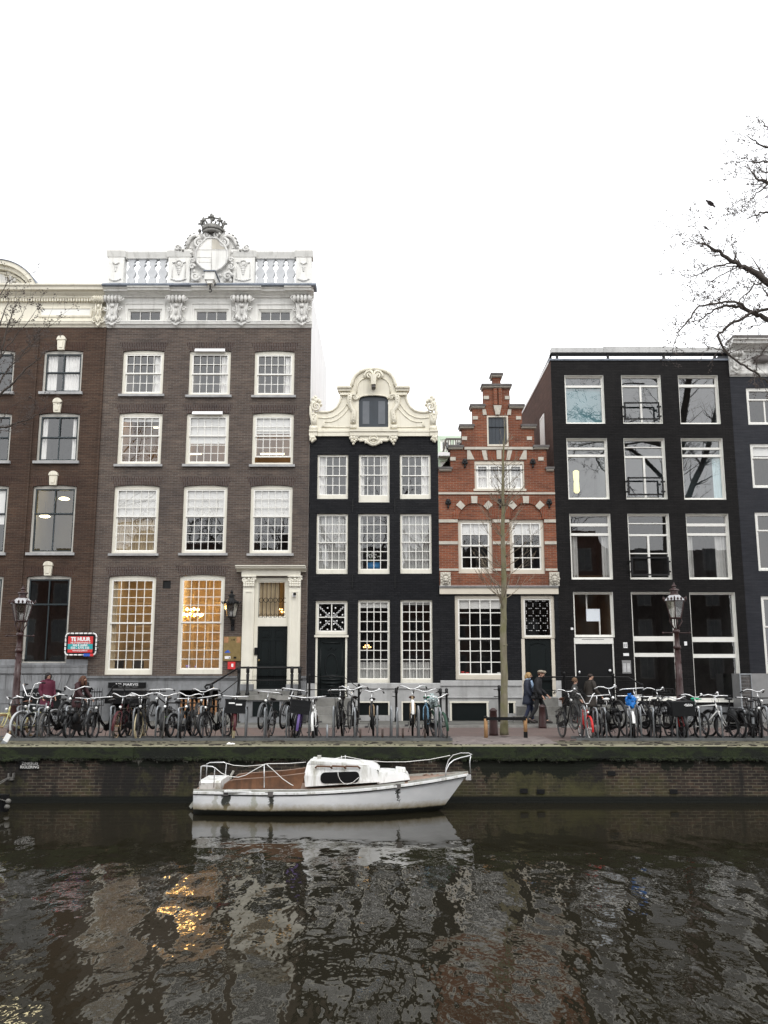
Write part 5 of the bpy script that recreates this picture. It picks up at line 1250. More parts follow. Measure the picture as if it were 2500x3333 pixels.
# panelled back walls and dining chairs in the lit ground floor rooms
M['room_panel'] = mat('room_panel', (.44,.34,.21), .7, .25, 2)
for W_ in (WG1, WG2):
    x0, x1, z0, z1 = W_['_r']; q = MB(); yb_ = F+.26+2.6
    for i in range(3):
        for j in range(4): a = x0-.05+(x1-x0+.1)*i/3; c_ = z0+.1+(z1-z0)*j/4; q.box(a+.05, a+(x1-x0+.1)/3-.05, yb_-.03, yb_-.002, c_+.05, c_+(z1-z0)/4-.05)
    q.build('wall_panels', M['room_panel'], W_)
M['chair_dark'] = mat('chair_dark', (.03,.024,.02), .5, .2, 5)
for px, lb in ((385,'left dark chair back in the left lit ground floor window'),(450,'right dark chair back in the left lit ground floor window')):
    yc = F + 1.0; x = XP(px, 2160, yc); zs_ = WG1['_r'][2] - .1; zt_ = ZP(2150, yc); th_ = thing('dining_chair', lb, 'chair', (x, yc, zs_), group='dining chairs in the lit window')
    MB().box(x-.2, x+.2, yc-.03, yc+.02, zt_-.28, zt_).build('backrest', M['chair_dark'], th_); MB().box(x-.2, x+.2, yc+.02, yc+.42, zt_-.42, zt_-.37).build('seat', M['chair_dark'], th_)
    for sx_ in (-.17,.17):
        MB().box(x+sx_-.02, x+sx_+.02, yc-.02, yc+.02, zs_-.02, zt_-.28).build('leg', M['chair_dark'], th_); MB().box(x+sx_-.02, x+sx_+.02, yc+.36, yc+.40, zs_-.02, zt_-.42).build('leg', M['chair_dark'], th_)
# lights in the lit rooms
def roomlight(px, dy, power, col=(1,.62,.26), size=.9):
    x, z = U(px[0], px[1]); lamp_light('room_lamp', (x, F + dy, z + .52), col, power, size)
roomlight((425,1890), 1.2, 20, (1,.70,.37)); roomlight((653,1890), 1.2, 23, (1,.70,.37)); roomlight((885,1894), 1.0, 9, (1,.70,.37), size=.5)
roomlight((456,1356), 1.2, 13, (1,.74,.45)); roomlight((675,1356), 1.2, 20, (1,.74,.45)); roomlight((888,1356), 1.2, 20, (1,.74,.45))
roomlight((440,1592), 1.2, 8, (1,.78,.45)); roomlight((170,1592), 1.2, 8, (1,.8,.45))
roomlight((465,1200), 1.2, 6, (1,.85,.7)); roomlight((683,1200), 1.2, 6, (1,.85,.7)); roomlight((893,1200), 1.2, 6, (1,.85,.7))
roomlight((1933,1935), 1.2, 9, (1,.75,.40)); roomlight((1913,1492), 1.2, 8, (1,.95,.9)); roomlight((2290,1492), 1.2, 10, (.85,.97,1))
# ================================================================ signs and things on the house fronts
def board(name, label, cat, px, mt, y=F, t=.04, out=.03):
    x0, x1, z0, z1 = R(*px, y); th = thing(name, label, cat, ((x0+x1)/2, y - out, (z0+z1)/2))
    MB().box(x0, x1, y-out-t, y-out, z0, z1).build('panel', M[mt], th); th['_b'] = (x0, x1, z0, z1, y-out-t); return th
x0, x1, z0, z1 = R(221,2071,302,2124, F-.25); y = F-.25
TH_ = thing('rental_sign', 'red and teal TE HUUR board lashed in a grey tube frame', 'sign', ((x0+x1)/2, y, z0)); xm = (x0+x1)/2; h = z1 - z0
MB().box(x0-.06, x1+.06, y+.012, y+.03, z0-.06, z1+.06).build('backing', M['black_paint'], TH_)
PN = MB().box(x0, x1, y, y+.01, z0, z1).build('panel', M['red_sign'], TH_)
MB().box(x0, x1, y-.004, y+.0, z0+h*.20, z0+h*.53).build('teal_band', M['teal_sign'], PN)
for s, v, sz, bo in (('TE HUUR', .81, .20, .010), ('142 m² kantoorruimte ®', .60, .085, .002), ('keij & stefels', .455, .125, .003), ('020 - 5775 333', .275, .13, .003), ('www.keij-stefels.nl', .12, .085, .001)):
    lettering(PN, s, (xm, y-.007, z0+h*v), sz*h/.62, 'white_sign', bo, sx=(x1-x0)/.9*.92)
fx0, fx1, fz0, fz1 = R(213,2062,313,2132, F-.25); r = .10
fr = [(fx0, y, fz0+r),(fx0, y, fz1-r),(fx0+.03,y,fz1-.03),(fx0+r, y, fz1),(fx1-r, y, fz1),(fx1-.03,y,fz1-.03),(fx1, y, fz1-r),(fx1, y, fz0+r),(fx1-.03,y,fz0+.03),(fx1-r, y, fz0),(fx0+r, y, fz0),(fx0+.03,y,fz0+.03)]
MB().tube(fr, .028, 8, closed=True).build('tube_frame', M['white_wall'], TH_, True)
q = MB()
for i in range(6):
    for zz in (fz0, fz1): xx = fx0+.15+(fx1-fx0-.3)*i/5; MB().box(xx-.012, xx+.012, y-.032, y+.032, zz-.032, zz+.032).build('lashing', M['black_paint'], TH_)
for i in range(4):
    for xx in (fx0, fx1): zz = fz0+.15+(fz1-fz0-.3)*i/3; MB().box(xx-.032, xx+.032, y-.032, y+.032, zz-.012, zz+.012).build('lashing', M['black_paint'], TH_)
q = MB().box(fx0+.62*(fx1-fx0), fx0+.83*(fx1-fx0), y-.045, y-.036, fz0-.045, fz0+.05).build('sticker', M['blue_sign'], TH_); MB().box(fx0+.83*(fx1-fx0), fx0+.94*(fx1-fx0), y-.045, y-.036, fz0-.045, fz0+.05).build('sticker', M['red_sign'], TH_)
q = MB(); 
for zz in (fz0+.25, fz1-.25): q.tube([(fx1, y, zz), (fx1, F, zz)], .02, 6).tube([(fx0, y, zz), (fx0, F, zz)], .02, 6)
q.build('bracket', M['steel'], TH_)
b_ = board('shop_sign', 'black MR MARVIS shop board above the basement shop entrance', 'sign', (355,2221,477,2239), 'black_paint', F-.05, .08)
x0, x1, z0, z1, y = b_['_b']; xm = (x0+x1)/2
PP = [c for c in b_.children][0]
lettering(PP, 'MR MARVIS', (xm, y-.003, (z0+z1)/2+.02), .125, 'white_sign', .0005, sx=1.25)
q = MB()
for a, c in ((-.29,-.10),(-.05,.12),(.17,.38)): q.box(xm+a, xm+c, y-.003, y, z0+.025, z0+.037)
q.build('small_lettering', M['grey_sign'], PP)
aw = MB().prismx([(F-.02,ZP(2262)),(F-.75,ZP(2290,F-.75)),(F-.75,ZP(2272,F-.75)),(F-.1,ZP(2247)),(F-.02,ZP(2247))], XP(362,2270), XP(476,2270))
A_ = thing('shop_awning', 'dark canvas awning over the basement shop below the MR MARVIS board', 'awning', (XP(420,2270), F-.3, ZP(2262))); aw.build('canvas', M['black_paint'], A_); MB().box(XP(366,2243), XP(474,2243), F-.06, F-.003, ZP(2247)+.003, ZP(2239.5)).build('awning_box', M['stone_pale'], A_)
# brass name board with red box under it
b_ = board('brass_board', 'brass and wood name board with blue and white plates beside the white doorway', 'sign', (728,2072,785,2151), 'brass', F, .03, .03); x0, x1, z0, z1, y = b_['_b']; w, h = x1-x0, z1-z0; PP = b_.children[0]
q = MB(); q.box(x0+.02, x0+w*.28, y-.006, y, z1-h*.26, z1-.02).box(x1-w*.26, x1-.02, y-.006, y, z1-h*.26, z1-.02); q.build('wood_inlay', M['wood_sign'], PP)
lettering(PP, '110', (x0+w*.54, y-.004, z1-h*.14), .085, 'black_paint', .003)
MB().prism([(x0+w*.06,z0+h*.33),(x0+w*.42,z0+h*.33),(x0+w*.34,z0+h*.40),(x0+w*.26,z0+h*.45),(x0+w*.16,z0+h*.40)], y-.006, y).build('blue_plate', M['blue_sign'], PP)
MB().box(x0+w*.10, x0+w*.42, y-.006, y, z0+h*.08, z0+h*.19).build('white_plate', M['white_sign'], PP)
q = MB(); q.prism([(x0+w*.32,z0+h*.10),(x0+w*.40,z0+h*.10),(x0+w*.36,z0+h*.165)], y-.010, y-.0065).box(x0+w*.6, x0+w*.76, y-.006, y, z0+h*.09, z0+h*.17); q.build('dark_mark', M['green_black'], PP)
b_ = board('red_box', 'small red box with a white label under the brass name board', 'box', (743,2154,767,2178), 'red_sign', F, .12, .0); x0, x1, z0, z1, y = b_['_b']
MB().box((x0+x1)/2+.0, (x0+x1)/2+.07, y-.006, y, (z0+z1)/2-.05, (z0+z1)/2+.06).build('label', M['white_sign'], b_.children[0])
for px, lb, mt in (((2029,2091,2042,2109),'upper white paper notice beside the door of the black house','white_sign'), ((2029,2126,2047,2135),'small blank white plate below the paper notice on the black house','white_sign'),
                   ((2025,2149,2054,2192),'grey metal nameplate with lines of writing near the black door','grey_sign'), ((2227,2088,2236,2101),'tiny white plate between the two ground floor windows of the black house','white_sign'), ((1858,2043,1866,2050),'tiny square plate left of the brown fanlight on the black wall','white_sign')):
    b_ = board('wall_plate', lb, 'sign', px, mt, F, .015, 0.); x0, x1, z0, z1, y = b_['_b']
    if mt == 'grey_sign' or px[3]-px[1] > 16:
        q = MB(); n = 7 if mt == 'grey_sign' else 4
        for i in range(n):
            zz = z1-(z1-z0)*(.28+.64*i/n)
            for u0, u1 in ((.1,.44),(.54,.9)): q.box(x0+(x1-x0)*u0, x0+(x1-x0)*u1, y-.003, y, zz-.010, zz+.008)
        q.build('lines_of_writing', M['white_sign'] if mt == 'grey_sign' else M['grey_sign'], b_.children[0])
b_ = board('alarm_light', 'small orange alarm light high beside the wall lantern', 'alarm', (759,1957,770,1967), 'orange', F, .07, 0.)
# wall lantern
x, z = U(752, 2000, F-.45); WLN = thing('wall_lantern', 'black wall lantern on a bracket between window and white doorway', 'lantern', (x, F-.45, z))
M['lamp_roof'] = mat('lamp_roof', (.40,.40,.41), .35, .15, 6)
def lantern(par, x, y, z, s, n=4, rot=rad(45), mt='black_iron'):     # z: bottom of the glass
    r0, r1, h = .17*s, .29*s, .50*s
    fr = MB(); gl = MB()
    cor = [(math.cos(rot+2*math.pi*i/n), math.sin(rot+2*math.pi*i/n)) for i in range(n)]
    for i in range(n):
        a, c = cor[i], cor[(i+1) % n]
        fr.tube([(x+a[0]*r0,y+a[1]*r0,z),(x+a[0]*r1,y+a[1]*r1,z+h)], .016*s, 5)
        for r_, zz in ((r0,z),(r1,z+h)): fr.tube([(x+a[0]*r_,y+a[1]*r_,zz),(x+c[0]*r_,y+c[1]*r_,zz)], .022*s, 5)
        gl.quad((x+a[0]*r0,y+a[1]*r0,z),(x+c[0]*r0,y+c[1]*r0,z),(x+c[0]*r1,y+c[1]*r1,z+h),(x+a[0]*r1,y+a[1]*r1,z+h))
    fr.build('lamp_frame', M[mt], par); gl.build('lamp_glass', M['glass_lamp'], par)
    rf = MB(); rr = r1*1.12
    prof = [(rr,h+.0),(rr*.95,h+.02*s),(rr*.52,h+.155*s),(rr*.45,h+.16*s)]
    base = len(rf.v)
    for r_, zz in prof:
        for c_ in cor: rf.v.append((x+c_[0]*r_, y+c_[1]*r_, z+zz))
    for k in range(len(prof)-1):
        for i in range(n): rf.f.append((base+k*n+i, base+k*n+(i+1)%n, base+(k+1)*n+(i+1)%n, base+(k+1)*n+i))
    rf.f.append(tuple(base+(len(prof)-1)*n+i for i in range(n)))
    RF = rf.build('lamp_roof', M['lamp_roof'] if mt == 'maroon_iron' else M[mt], par)
    fn = MB(); fn.lathe([(.15*s,h+.15*s),(.13*s,h+.19*s),(.11*s,h+.20*s),(.11*s,h+.28*s),(.15*s,h+.30*s),(.14*s,h+.33*s),(.06*s,h+.36*s),(.05*s,h+.40*s),(.075*s,h+.43*s),(.03*s,h+.47*s),(.02*s,h+.53*s)], (x,y,z), 10)
    for i in range(n):
        a, c = cor[i], cor[(i+1) % n]
        fn.tube([(x+a[0]*rr,y+a[1]*rr,z+h),(x+a[0]*rr*1.10,y+a[1]*rr*1.10,z+h+.05*s),(x+a[0]*rr*1.12,y+a[1]*rr*1.12,z+h+.12*s)], [.02*s,.03*s,.008*s], 5)
        for u in (.33, .67):
            px_, py_ = x+(a[0]*(1-u)+c[0]*u)*rr*.97, y+(a[1]*(1-u)+c[1]*u)*rr*.97; fn.tube([(px_,py_,z+h+.0),(px_,py_,z+h+.055*s),(px_*.98+x*.02,py_*.98+y*.02,z+h+.10*s)], [.012*s,.034*s,.006*s], 5)
    fn.build('lamp_crown', M[mt], par)
    bl = MB(); bl.lathe([(.035*s,.0),(.05*s,.02*s),(.05*s,.14*s),(.03*s,.17*s)], (x,y,z+.02*s), 8); bl.build('bulb', M['white_sign'], par, True)
lantern(WLN, x, F-.45, ZP(2008,F-.45), .92, 6, 0)
q = MB(); zz = ZP(2008,F-.45); q.lathe([(.02,-.12),(.06,-.06),(.15,-.01)], (x, F-.45, zz), 8).tube([(x,F-.45,zz-.10),(x,F-.40,zz-.22),(x,F-.15,zz-.28),(x,F-.03,zz-.20)], .025, 6).box(x-.06,x+.06,F-.04,F-.003,zz-.45,zz-.05); q.build('bracket', M['black_iron'], WLN)
x, z = U(958, 1938, F-.2); CT = thing('security_camera', 'small white security camera on the right pilaster of the doorway', 'camera', (x, F-.18, z)); MB().box(x-.06,x+.06,F-.24,F-.162,z-.05,z+.08).build('mount', M['white_sign'], CT); MB().lathe([(.05,0),(.055,.05),(.04,.09)], (x+.02,F-.30,z), 10).build('lens', M['black_paint'], CT, True)

# chandeliers and things in the windows
M['bulb_warm'] = emit('bulb_warm', (1, .58, .18), 38)
M['bulb_dim'] = emit('bulb_dim', (1, .58, .2), 7)
def chandelier(px, py, dy, s, label, n=8, bm='bulb_warm'):
    x, z = U(px, py, F+dy); y = F + dy; T_ = thing('chandelier', label, 'chandelier', (x, y, z+.6*s), group='chandeliers in the lit rooms')
    q = MB(); q.tube([(x,y,z+.9*s),(x,y,z-.15*s)], .02, 6).lathe([(.02,-.2*s),(.09*s,-.12*s),(.05*s,0),(.08*s,.15*s),(.03*s,.3*s)], (x,y,z), 10); bl = MB()
    for k, (rr, zz, nn) in enumerate(((.42*s,.0,n),(.24*s,.22*s,n//2))):
        for i in range(nn):
            a = 2*math.pi*(i+.3*k)/nn; cx, cy = x+rr*math.cos(a), y+rr*math.sin(a)
            q.tube([(x,y,z+zz-.1*s),(x+.5*rr*math.cos(a),y+.5*rr*math.sin(a),z+zz-.18*s),(cx,cy,z+zz-.02*s)], .012, 5); bl.ball((cx,cy,z+zz+.06*s), .035*s+.012, None, .06*s, 7, 5)
    q.build('arms', M['brass'], T_, True); bl.build('bulbs', M[bm], T_, True)
chandelier(626, 2005, 1.1, .85, 'glowing brass chandelier in the right lit ground floor window', 8)
chandelier(910, 1994, .9, .42, 'small brass chandelier glowing behind the doorway fanlight', 6, 'bulb_dim')
chandelier(1195, 2108, 1.3, .30, 'tiny lit chandelier in the left ground floor window of the gable house', 6, 'bulb_dim')
M['lamp_white'] = emit('lamp_white', (1, .93, .80), 6); M['lamp_yellow'] = emit('lamp_yellow', (1, .86, .50), 5)
for px, py, w in ((209,1624,38),(146,1681,36)):
    x, z = U(px, py, F+.7); T_ = thing('pendant_lamp', ('upper' if py < 1650 else 'lower') + ' glowing dish lamp in the left edge house window', 'lamp', (x, F+.7, z+.5), group='dish lamps in the left window')
    MB().lathe([(.02,-.05),(.13,-.035),(.20,.0),(.13,.05),(.03,.07)], (x,F+.7,z), 16).build('lamp_shade', M['lamp_yellow'], T_, True); MB().tube([(x,F+.7,z+.06),(x,F+.7,z+.55)], .006, 4).build('cord', M['black_paint'], T_)
for (a, c, py), mt in (((557,600,1478),'lamp_yellow'),((848,925,1478),'lamp_yellow'),((500,515,1392),'lamp_yellow')):
    x0, z = U(a, py, F+.9); x1, _ = U(c, py, F+.9); x0, x1 = max(x0, x0+.0), x1
    if a == 557: x0, x1 = U(620, py, F+.9)[0], U(655, py, F+.9)[0]
    T_ = thing('tube_lamp', {557:'lit tube lamp in the middle second storey window',848:'lit tube lamp in the right window with open sash',500:'short lit tube lamp in the left window of the town house'}[a], 'lamp', ((x0+x1)/2, F+.9, z), group='tube lamps in the town house')
    MB().tube([(x0,F+.9,z),(x1,F+.9,z)], .022, 6).build('tube', M[mt], T_); MB().box(x0-.03,x1+.03,F+.87,F+.93,z+.024,z+.06).build('fitting', M['white_sign'], T_)
def sillthing(name, label, cat, px, parts):
    x0, x1, z0, z1 = R(*px, F+.29); T_ = thing(name, label, cat, ((x0+x1)/2, F+.29, z0))
    for nm, mt, f in parts: q = MB(); f(q, x0, x1, z0, z1); q.build(nm, M[mt], T_, True)
    return T_
M['pot_blue'] = mat('pot_blue', (.02,.16,.36), .4, .1, 4); M['leaf'] = mat('leaf', (.07,.10,.04), .6, .4, 9); M['petal'] = mat('petal', (.75,.75,.72), .6, .1, 6); M['lilac'] = mat('lilac', (.38,.30,.62), .5, .1, 5); M['red_pot'] = mat('red_pot', (.55,.05,.04), .5, .1, 5)
def fol(q, x0, x1, z0, z1):
    rg = random.Random(4)
    for i in range(90): q.ball((rg.uniform(x0-.05,x1+.05), F+.29+rg.uniform(-.04,.12), rg.uniform(z1, z1+.42)), rg.uniform(.015,.035), None, rg.uniform(.01,.03), 5, 4)
def pet(q, x0, x1, z0, z1):
    rg = random.Random(8)
    for i in range(34): q.ball((rg.uniform(x0-.02,x1+.03), F+.26+rg.uniform(-.03,.04), rg.uniform(z1+.16, z1+.42)), rg.uniform(.02,.035), None, None, 5, 4)
sillthing('flower_box', 'blue flower box with white flowers behind a window of the gable house', 'planter', (1195,1831,1238,1847), [('box','pot_blue',lambda q,a,c,d,e: q.box(a,c,F+.24,F+.42,d-.1,e)), ('leaves','leaf',fol), ('flowers','petal',pet)])
cup = lambda q,a,c,d,e: q.lathe([((c-a)*.36,0),((c-a)*.5,(e-d)*.96),((c-a)*.46,e-d)], ((a+c)/2,F+.30,d), 10)
for px, lb, mt in (((1499,2185,1512,2200),'red pot at the left corner of the lower window','red_pot'),((1515,2188,1527,2200),'smaller red pot beside the first red pot on the sill','red_pot'),((1585,2182,1598,2200),'white cup standing on the sill behind the young tree','petal'),((1618,2188,1630,2200),'short white jar on the sill just right of the tree trunk','petal'),
                   ((603,2165,620,2174),'wide lilac pot on the sill of the lit window','lilac'),((633,2166,640,2174),'narrow lilac pot on the sill of the lit window','lilac')):
    sillthing('plant_pot' if mt != 'petal' else 'sill_cup', lb, 'pot' if mt != 'petal' else 'cup', px, [('pot',mt,cup)])

# ================================================================ street furniture
def street_lamp(px, label, base_px):
    Y = 25.0; x = XP(base_px, 2200, Y); T_ = thing('street_lamp', label, 'street lamp', (x, Y, 0), group='old crown lantern street lamps')
    zb = ZP(2022 if px < 500 else 2012, Y); xt = x
    h = zb - .30
    prof = [(.16,0),(.16,.30),(.13,.34),(.125,.75),(.15,.80),(.15,.86),(.105,.92),(.092,1.5),(.075,2.4),(.068,h-.55),(.10,h-.53),(.10,h-.47),(.07,h-.43),(.065,h-.12),(.095,h-.10),(.095,h-.03),(.05,h)]
    q = MB().lathe(prof, (x, Y, 0), 12)
    for k in range(26):                  # cast leaf relief on the lower shaft
        a = k*2.4; zz = 1.0+k*.055; r_ = .096-.018*(zz-.9)/1.5; q.ball((x+r_*math.cos(a), Y+r_*math.sin(a), zz), .012, .012, .05, 6, 4)
    q.build('post', M['maroon_iron'], T_, True)
    q = MB(); q.tube([(x-.36,Y,h-.10),(x+.36,Y,h-.10)], .013, 6).ball((x-.37,Y,h-.10), .03).ball((x+.37,Y,h-.10), .03)
    q.build('ladder_bar', M['maroon_iron'], T_, True)
    q = MB()
    for s in (-1,1): q.tube([(x+s*.04,Y,h-.02),(x+s*.10,Y,h+.10),(x+s*.17,Y,h+.22),(x+s*.14,Y,h+.29),(x+s*.10,Y,h+.26)], [.02,.02,.018,.014,.01], 6)
    for s in (-1,1): q.tube([(x,Y+s*.04,h-.02),(x,Y+s*.12,h+.14),(x,Y+s*.12,h+.29)], .016, 6)
    q.build('yoke', M['maroon_iron'], T_, True)
    lantern(T_, x, Y, zb, .95, 6, rad(12), 'maroon_iron'); return T_
street_lamp(60, 'dark maroon street lamp with crown lantern in front of the left edge house', 56)
street_lamp(2210, 'dark maroon street lamp with crown lantern in front of the black house', 2210)
def bollard(px, ytop, ybot, Y, label):
    x = XP(px, ybot, Y); h = ZP(ytop, Y); T_ = thing('bollard', label, 'bollard', (x, Y, 0), group='maroon street bollards')
    MB().lathe([(.13,0),(.125,.06),(.11,h*.5),(.095,h*.86),(.11,h*.88),(.10,h*.93),(.05,h*.985),(.03,h)], (x,Y,0), 12).build('post', M['maroon_iron'], T_, True)
bollard(1607, 2304, 2385, 25.6, 'dark maroon bollard in the street left of the young tree'); bollard(1766, 2293, 2358, 29.1, 'dark maroon bollard beside the walking couple')
# tree stakes with their strap
for px, lb in ((1582,'left wooden tree stake with dark tip'),(1711,'right wooden tree stake with black painted foot')):
    Y = 24.3; x = XP(px, 2390, Y); T_ = thing('tree_stake', lb, 'stake', (x, Y, 0), group='stakes beside the young tree')
    zt = ZP(2332, Y); zd = .08 if px > 1650 else -.05
    M.setdefault('stake_wood', mat('stake_wood', (.42,.24,.11), .7, .25, 6)); MB().lathe([(.05,zd + (.10 if px>1650 else 0)),(.048,zt-.06),(.044,zt-.05)], (x,Y,0), 10).build('post', M['stake_wood'], T_, True)
    MB().lathe([(.049,zt-.05),(.05,zt),(.04,zt+.01)], (x,Y,0), 10).build('cap', M['black_paint'], T_, True)
    if px > 1650: MB().lathe([(.053,-.06),(.053,zd+.10)], (x,Y,0), 10).build('foot', M['black_paint'], T_)
Y = 24.3; zb = ZP(2338, Y); q = MB(); xa, xb, xc = XP(1582,2338,Y), XP(1645,2338,Y), XP(1711,2338,Y)
for s in (-1, 1): q.prismx([(Y+s*.05,zb-.05),(Y+s*.056,zb-.05),(Y+s*.056,zb+.03),(Y+s*.05,zb+.03)], xa, xc)
ST_ = tag(q.build('tree_strap', M['black_paint']), 'black rubber strap tying the young tree to its two stakes', 'strap')
# cast iron railing left of the shop, slim door rails, cabinet
Yf = F - 1.3
FE = thing('stair_fence', 'black spiked iron fence round the basement stairs left of the shop', 'fence', (XP(275,2340,Yf), Yf, 0))
q = MB(); xa, xb = XP(248,2300,Yf), XP(330,2300,Yf); zt = ZP(2250,Yf)
for i in range(11): xx = xa+(xb-xa)*i/10; q.tube([(xx,Yf,.07),(xx,Yf,zt),(xx,Yf,zt+.12)], [.012,.012,.003], 5)
q.tube([(xa,Yf,zt-.02),(xb,Yf,zt-.02)], .018, 6).tube([(xa,Yf,.2),(xb,Yf,.2)], .018, 6); q.build('bars', M['black_iron'], FE)
MB().lathe([(.14,.0),(.14,.25),(.10,.28),(.10,zt-.1),(.14,zt-.06),(.15,zt+.02),(.10,zt+.08),(.05,zt+.14),(.06,zt+.18),(.02,zt+.24)], (XP(281,2300,Yf),Yf,.07), 10).build('post', M['black_iron'], FE, True)
q = MB(); xx = XP(366,2265,Yf); q.ring((xx+.18,Yf,zt-.0), .22, .028, 'y', 16, 6, 0, math.pi).tube([(xx-.6,Yf,zt-.25),(xx-.04,Yf,zt-.22),(xx-.04,Yf,zt)], .025, 6).tube([(xx+.40,Yf,zt),(xx+.40,Yf,.1)], .02, 6); q.build('handrail', M['black_iron'], FE, True)
FE2 = thing('basement_fence', 'low black iron bar fence over the basement right of the shop', 'fence', (XP(590,2290,Yf), Yf, 0))
q = MB(); xa, xb = XP(455,2300,Yf), XP(640,2300,Yf)
for px in (455,545,640): q.tube([(XP(px,2300,Yf),Yf,.07),(XP(px,2300,Yf),Yf,ZP(2248 if px < 500 else 2284,Yf))], .025, 6)
q.tube([(XP(455,2250,Yf),Yf,ZP(2250,Yf)),(XP(540,2250,Yf),Yf,ZP(2250,Yf))], .02, 6).tube([(XP(545,2288,Yf),Yf,ZP(2288,Yf)),(xb,Yf,ZP(2288,Yf))], .022, 6); q.build('bars', M['black_iron'], FE2)
yr = F - 1.0
R3 = thing('entrance_railing', 'long black handrail along the steps of the step gable house and black house', 'railing', (XP(1840,2250,yr), yr, 0))
q = MB(); 
for px, t_ in ((1838,2200),(1998,2205),(2090,2237)): MB().lathe([(.06,0),(.05,.1),(.045,ZP(t_,yr)),(.06,ZP(t_,yr)+.03),(.02,ZP(t_,yr)+.07)], (XP(px,2260,yr),yr,.07), 8).build('post', M['black_iron'], R3, True)
MB().tube([P(1765,2204,yr),P(1838,2204,yr),P(2045,2204,yr),P(2092,2232,yr),P(2094,2252,yr)], .03, 6).build('handrail', M['black_iron'], R3, True); MB().tube([P(1765,2247,yr),P(1838,2247,yr)], .016, 6).tube([P(1838,2258,yr),P(2040,2258,yr)], .016, 6).build('lower_rail', M['black_iron'], R3)
for px, y0, nm in ((1290,2245,'between the two cellar hatches'),(1434,2247,'left of the pair at the house corner'),(1454,2247,'right of the pair at the house corner'),(1626,2237,'behind the young tree')):
    Yp = F - .55; x = XP(px,2300,Yp); T_ = thing('iron_post', 'black iron post ' + nm, 'post', (x,Yp,0), group='black iron posts along the plinth')
    MB().lathe([(.07,0),(.07,.12),(.045,.15),(.04,ZP(y0,Yp)-.2),(.055,ZP(y0,Yp)-.18),(.055,ZP(y0,Yp)-.02),(.02,ZP(y0,Yp))], (x,Yp,.07), 9).build('shaft', M['black_iron'], T_, True)
    MB().tube([(x,Yp,ZP(y0,Yp)-.08),(x-.12,F-.05,ZP(y0,Yp)-.08)], .014, 5).tube([(x,Yp,.9),(x-.12,F-.05,.9)], .014, 5).build('tie', M['black_iron'], T_)
Yc = F - .9; x0, x1, z0, z1 = R(2411,2192,2500,2330,Yc)
CB = thing('metal_cabinet', 'dull grey metal cabinet with a dark meshed door at the right edge', 'cabinet', ((x0+x1)/2,Yc,0)); xm = x0+(x1-x0)*.44
MB().box(xm, x1+.1, Yc, Yc+.7, .072, z1).box(x0, xm-.003, Yc+.06, Yc+.7, .072, z1-.0).build('casing', M['grey_sign'], CB); w = .045
MB().box(x0, xm, Yc, Yc+.05, z1-w, z1).box(x0, x0+w, Yc, Yc+.05, .1, z1-w).box(xm-w*.5, xm, Yc, Yc+.05, .1, z1-w).build('door_frame', M['steel'], CB); 
q = MB()
for i in range(6):
    for j in range(9): q.box(x0+w+(xm-x0-1.5*w)*(i+.1)/6, x0+w+(xm-x0-1.5*w)*(i+.85)/6, Yc+.035, Yc+.057, .5+(z1-.6)*(j+.1)/9, .5+(z1-.6)*(j+.85)/9)
q.build('mesh_door', M['dark_coping'], CB)
# sign on the quay, mooring gear at the left, litter
x0, x1, z0, z1 = R(61,2475,125,2505,YW-.03)
ZS = thing('quay_sign', 'black enamel ZINKBUIS RIOLERING sign on the quay wall', 'sign', ((x0+x1)/2,YW-.03,z0)); PN = MB().box(x0,x1,YW-.03,YW-.003,z0,z1).build('panel', M['black_paint'], ZS)
for s, v in (('ZINKBUIS',.66),('RIOLERING',.27)): lettering(PN, s, ((x0+x1)/2+.03,YW-.033,z0+(z1-z0)*v), .094, 'curtain', .0, sx=.95)
M['mooring_grey'] = mat('mooring_grey', (.13,.125,.115), .7, .3, 8)
x, z = U(37,2525,YW-.05); MR = thing('mooring_bracket', 'rusty pale mooring bracket with ropes at the far left of the quay wall', 'bracket', (x,YW-.05,z))
MB().box(x-.07,x-.04,YW-.1,YW-.003,z-.05,z+.06).box(x+.04,x+.07,YW-.1,YW-.003,z-.05,z+.06).box(x-.06,x+.06,YW-.07,YW-.003,z-.10,z-.03).build('bracket', M['mooring_grey'], MR)
MB().tube([(x-.04,YW-.09,z-.03),(x-.3,YW-.6,z-.22),(x-.6,YW-1.1,z-.36)], .011, 5).tube([(x-.02,YW-.09,z-.04),(x-.3,YW-.6,z-.29),(x-.6,YW-1.1,z-.46)], .011, 5).build('rope', M['mooring_grey'], MR)
Yq = 20.9; MBT = thing('black_boat', 'tip of a black boat with round grey fenders at the left edge', 'boat', (XP(-90,2640,Yq),Yq,ZW))
xt = XP(28,2620,Yq); q = MB(); base = []
for s in range(9):
    u = s/8; bx = xt-2.6*u; hw = .75*math.sin(min(1,u*1.5+.02)*math.pi/2); zt_ = ZW+.30+.06*(1-u); q.v += [(bx,Yq-hw,zt_),(bx,Yq-hw*.75,ZW-.25),(bx,Yq+hw*.75,ZW-.25),(bx,Yq+hw,zt_)]
for s in range(8):
    for k in range(4): a = s*4; l = (k+1)%4; q.f.append((a+k,a+l,a+4+l,a+4+k))
q.f.append((0,1,2,3)); q.f.append((35,34,33,32)); q.build('hull', M['black_paint'], MBT)
q = MB()
for px, py in ((27,2608),(23,2626)): x, z = U(px,py,Yq-.12); q.ball((x,Yq-.12,z), .062, .06, .055)
q.build('fender', M['mooring_grey'], MBT, True); q = MB()
for k in range(5): x, z = U(-4+k*5.5,2600+k*1.8,Yq-.1); q.ball((x,Yq-.1,z), .022, .02, .016, 6, 4)
q.build('chain', M['mooring_grey'], MBT, True)
x = XP(752,2424,22.5); q = MB(); rg = random.Random(2)
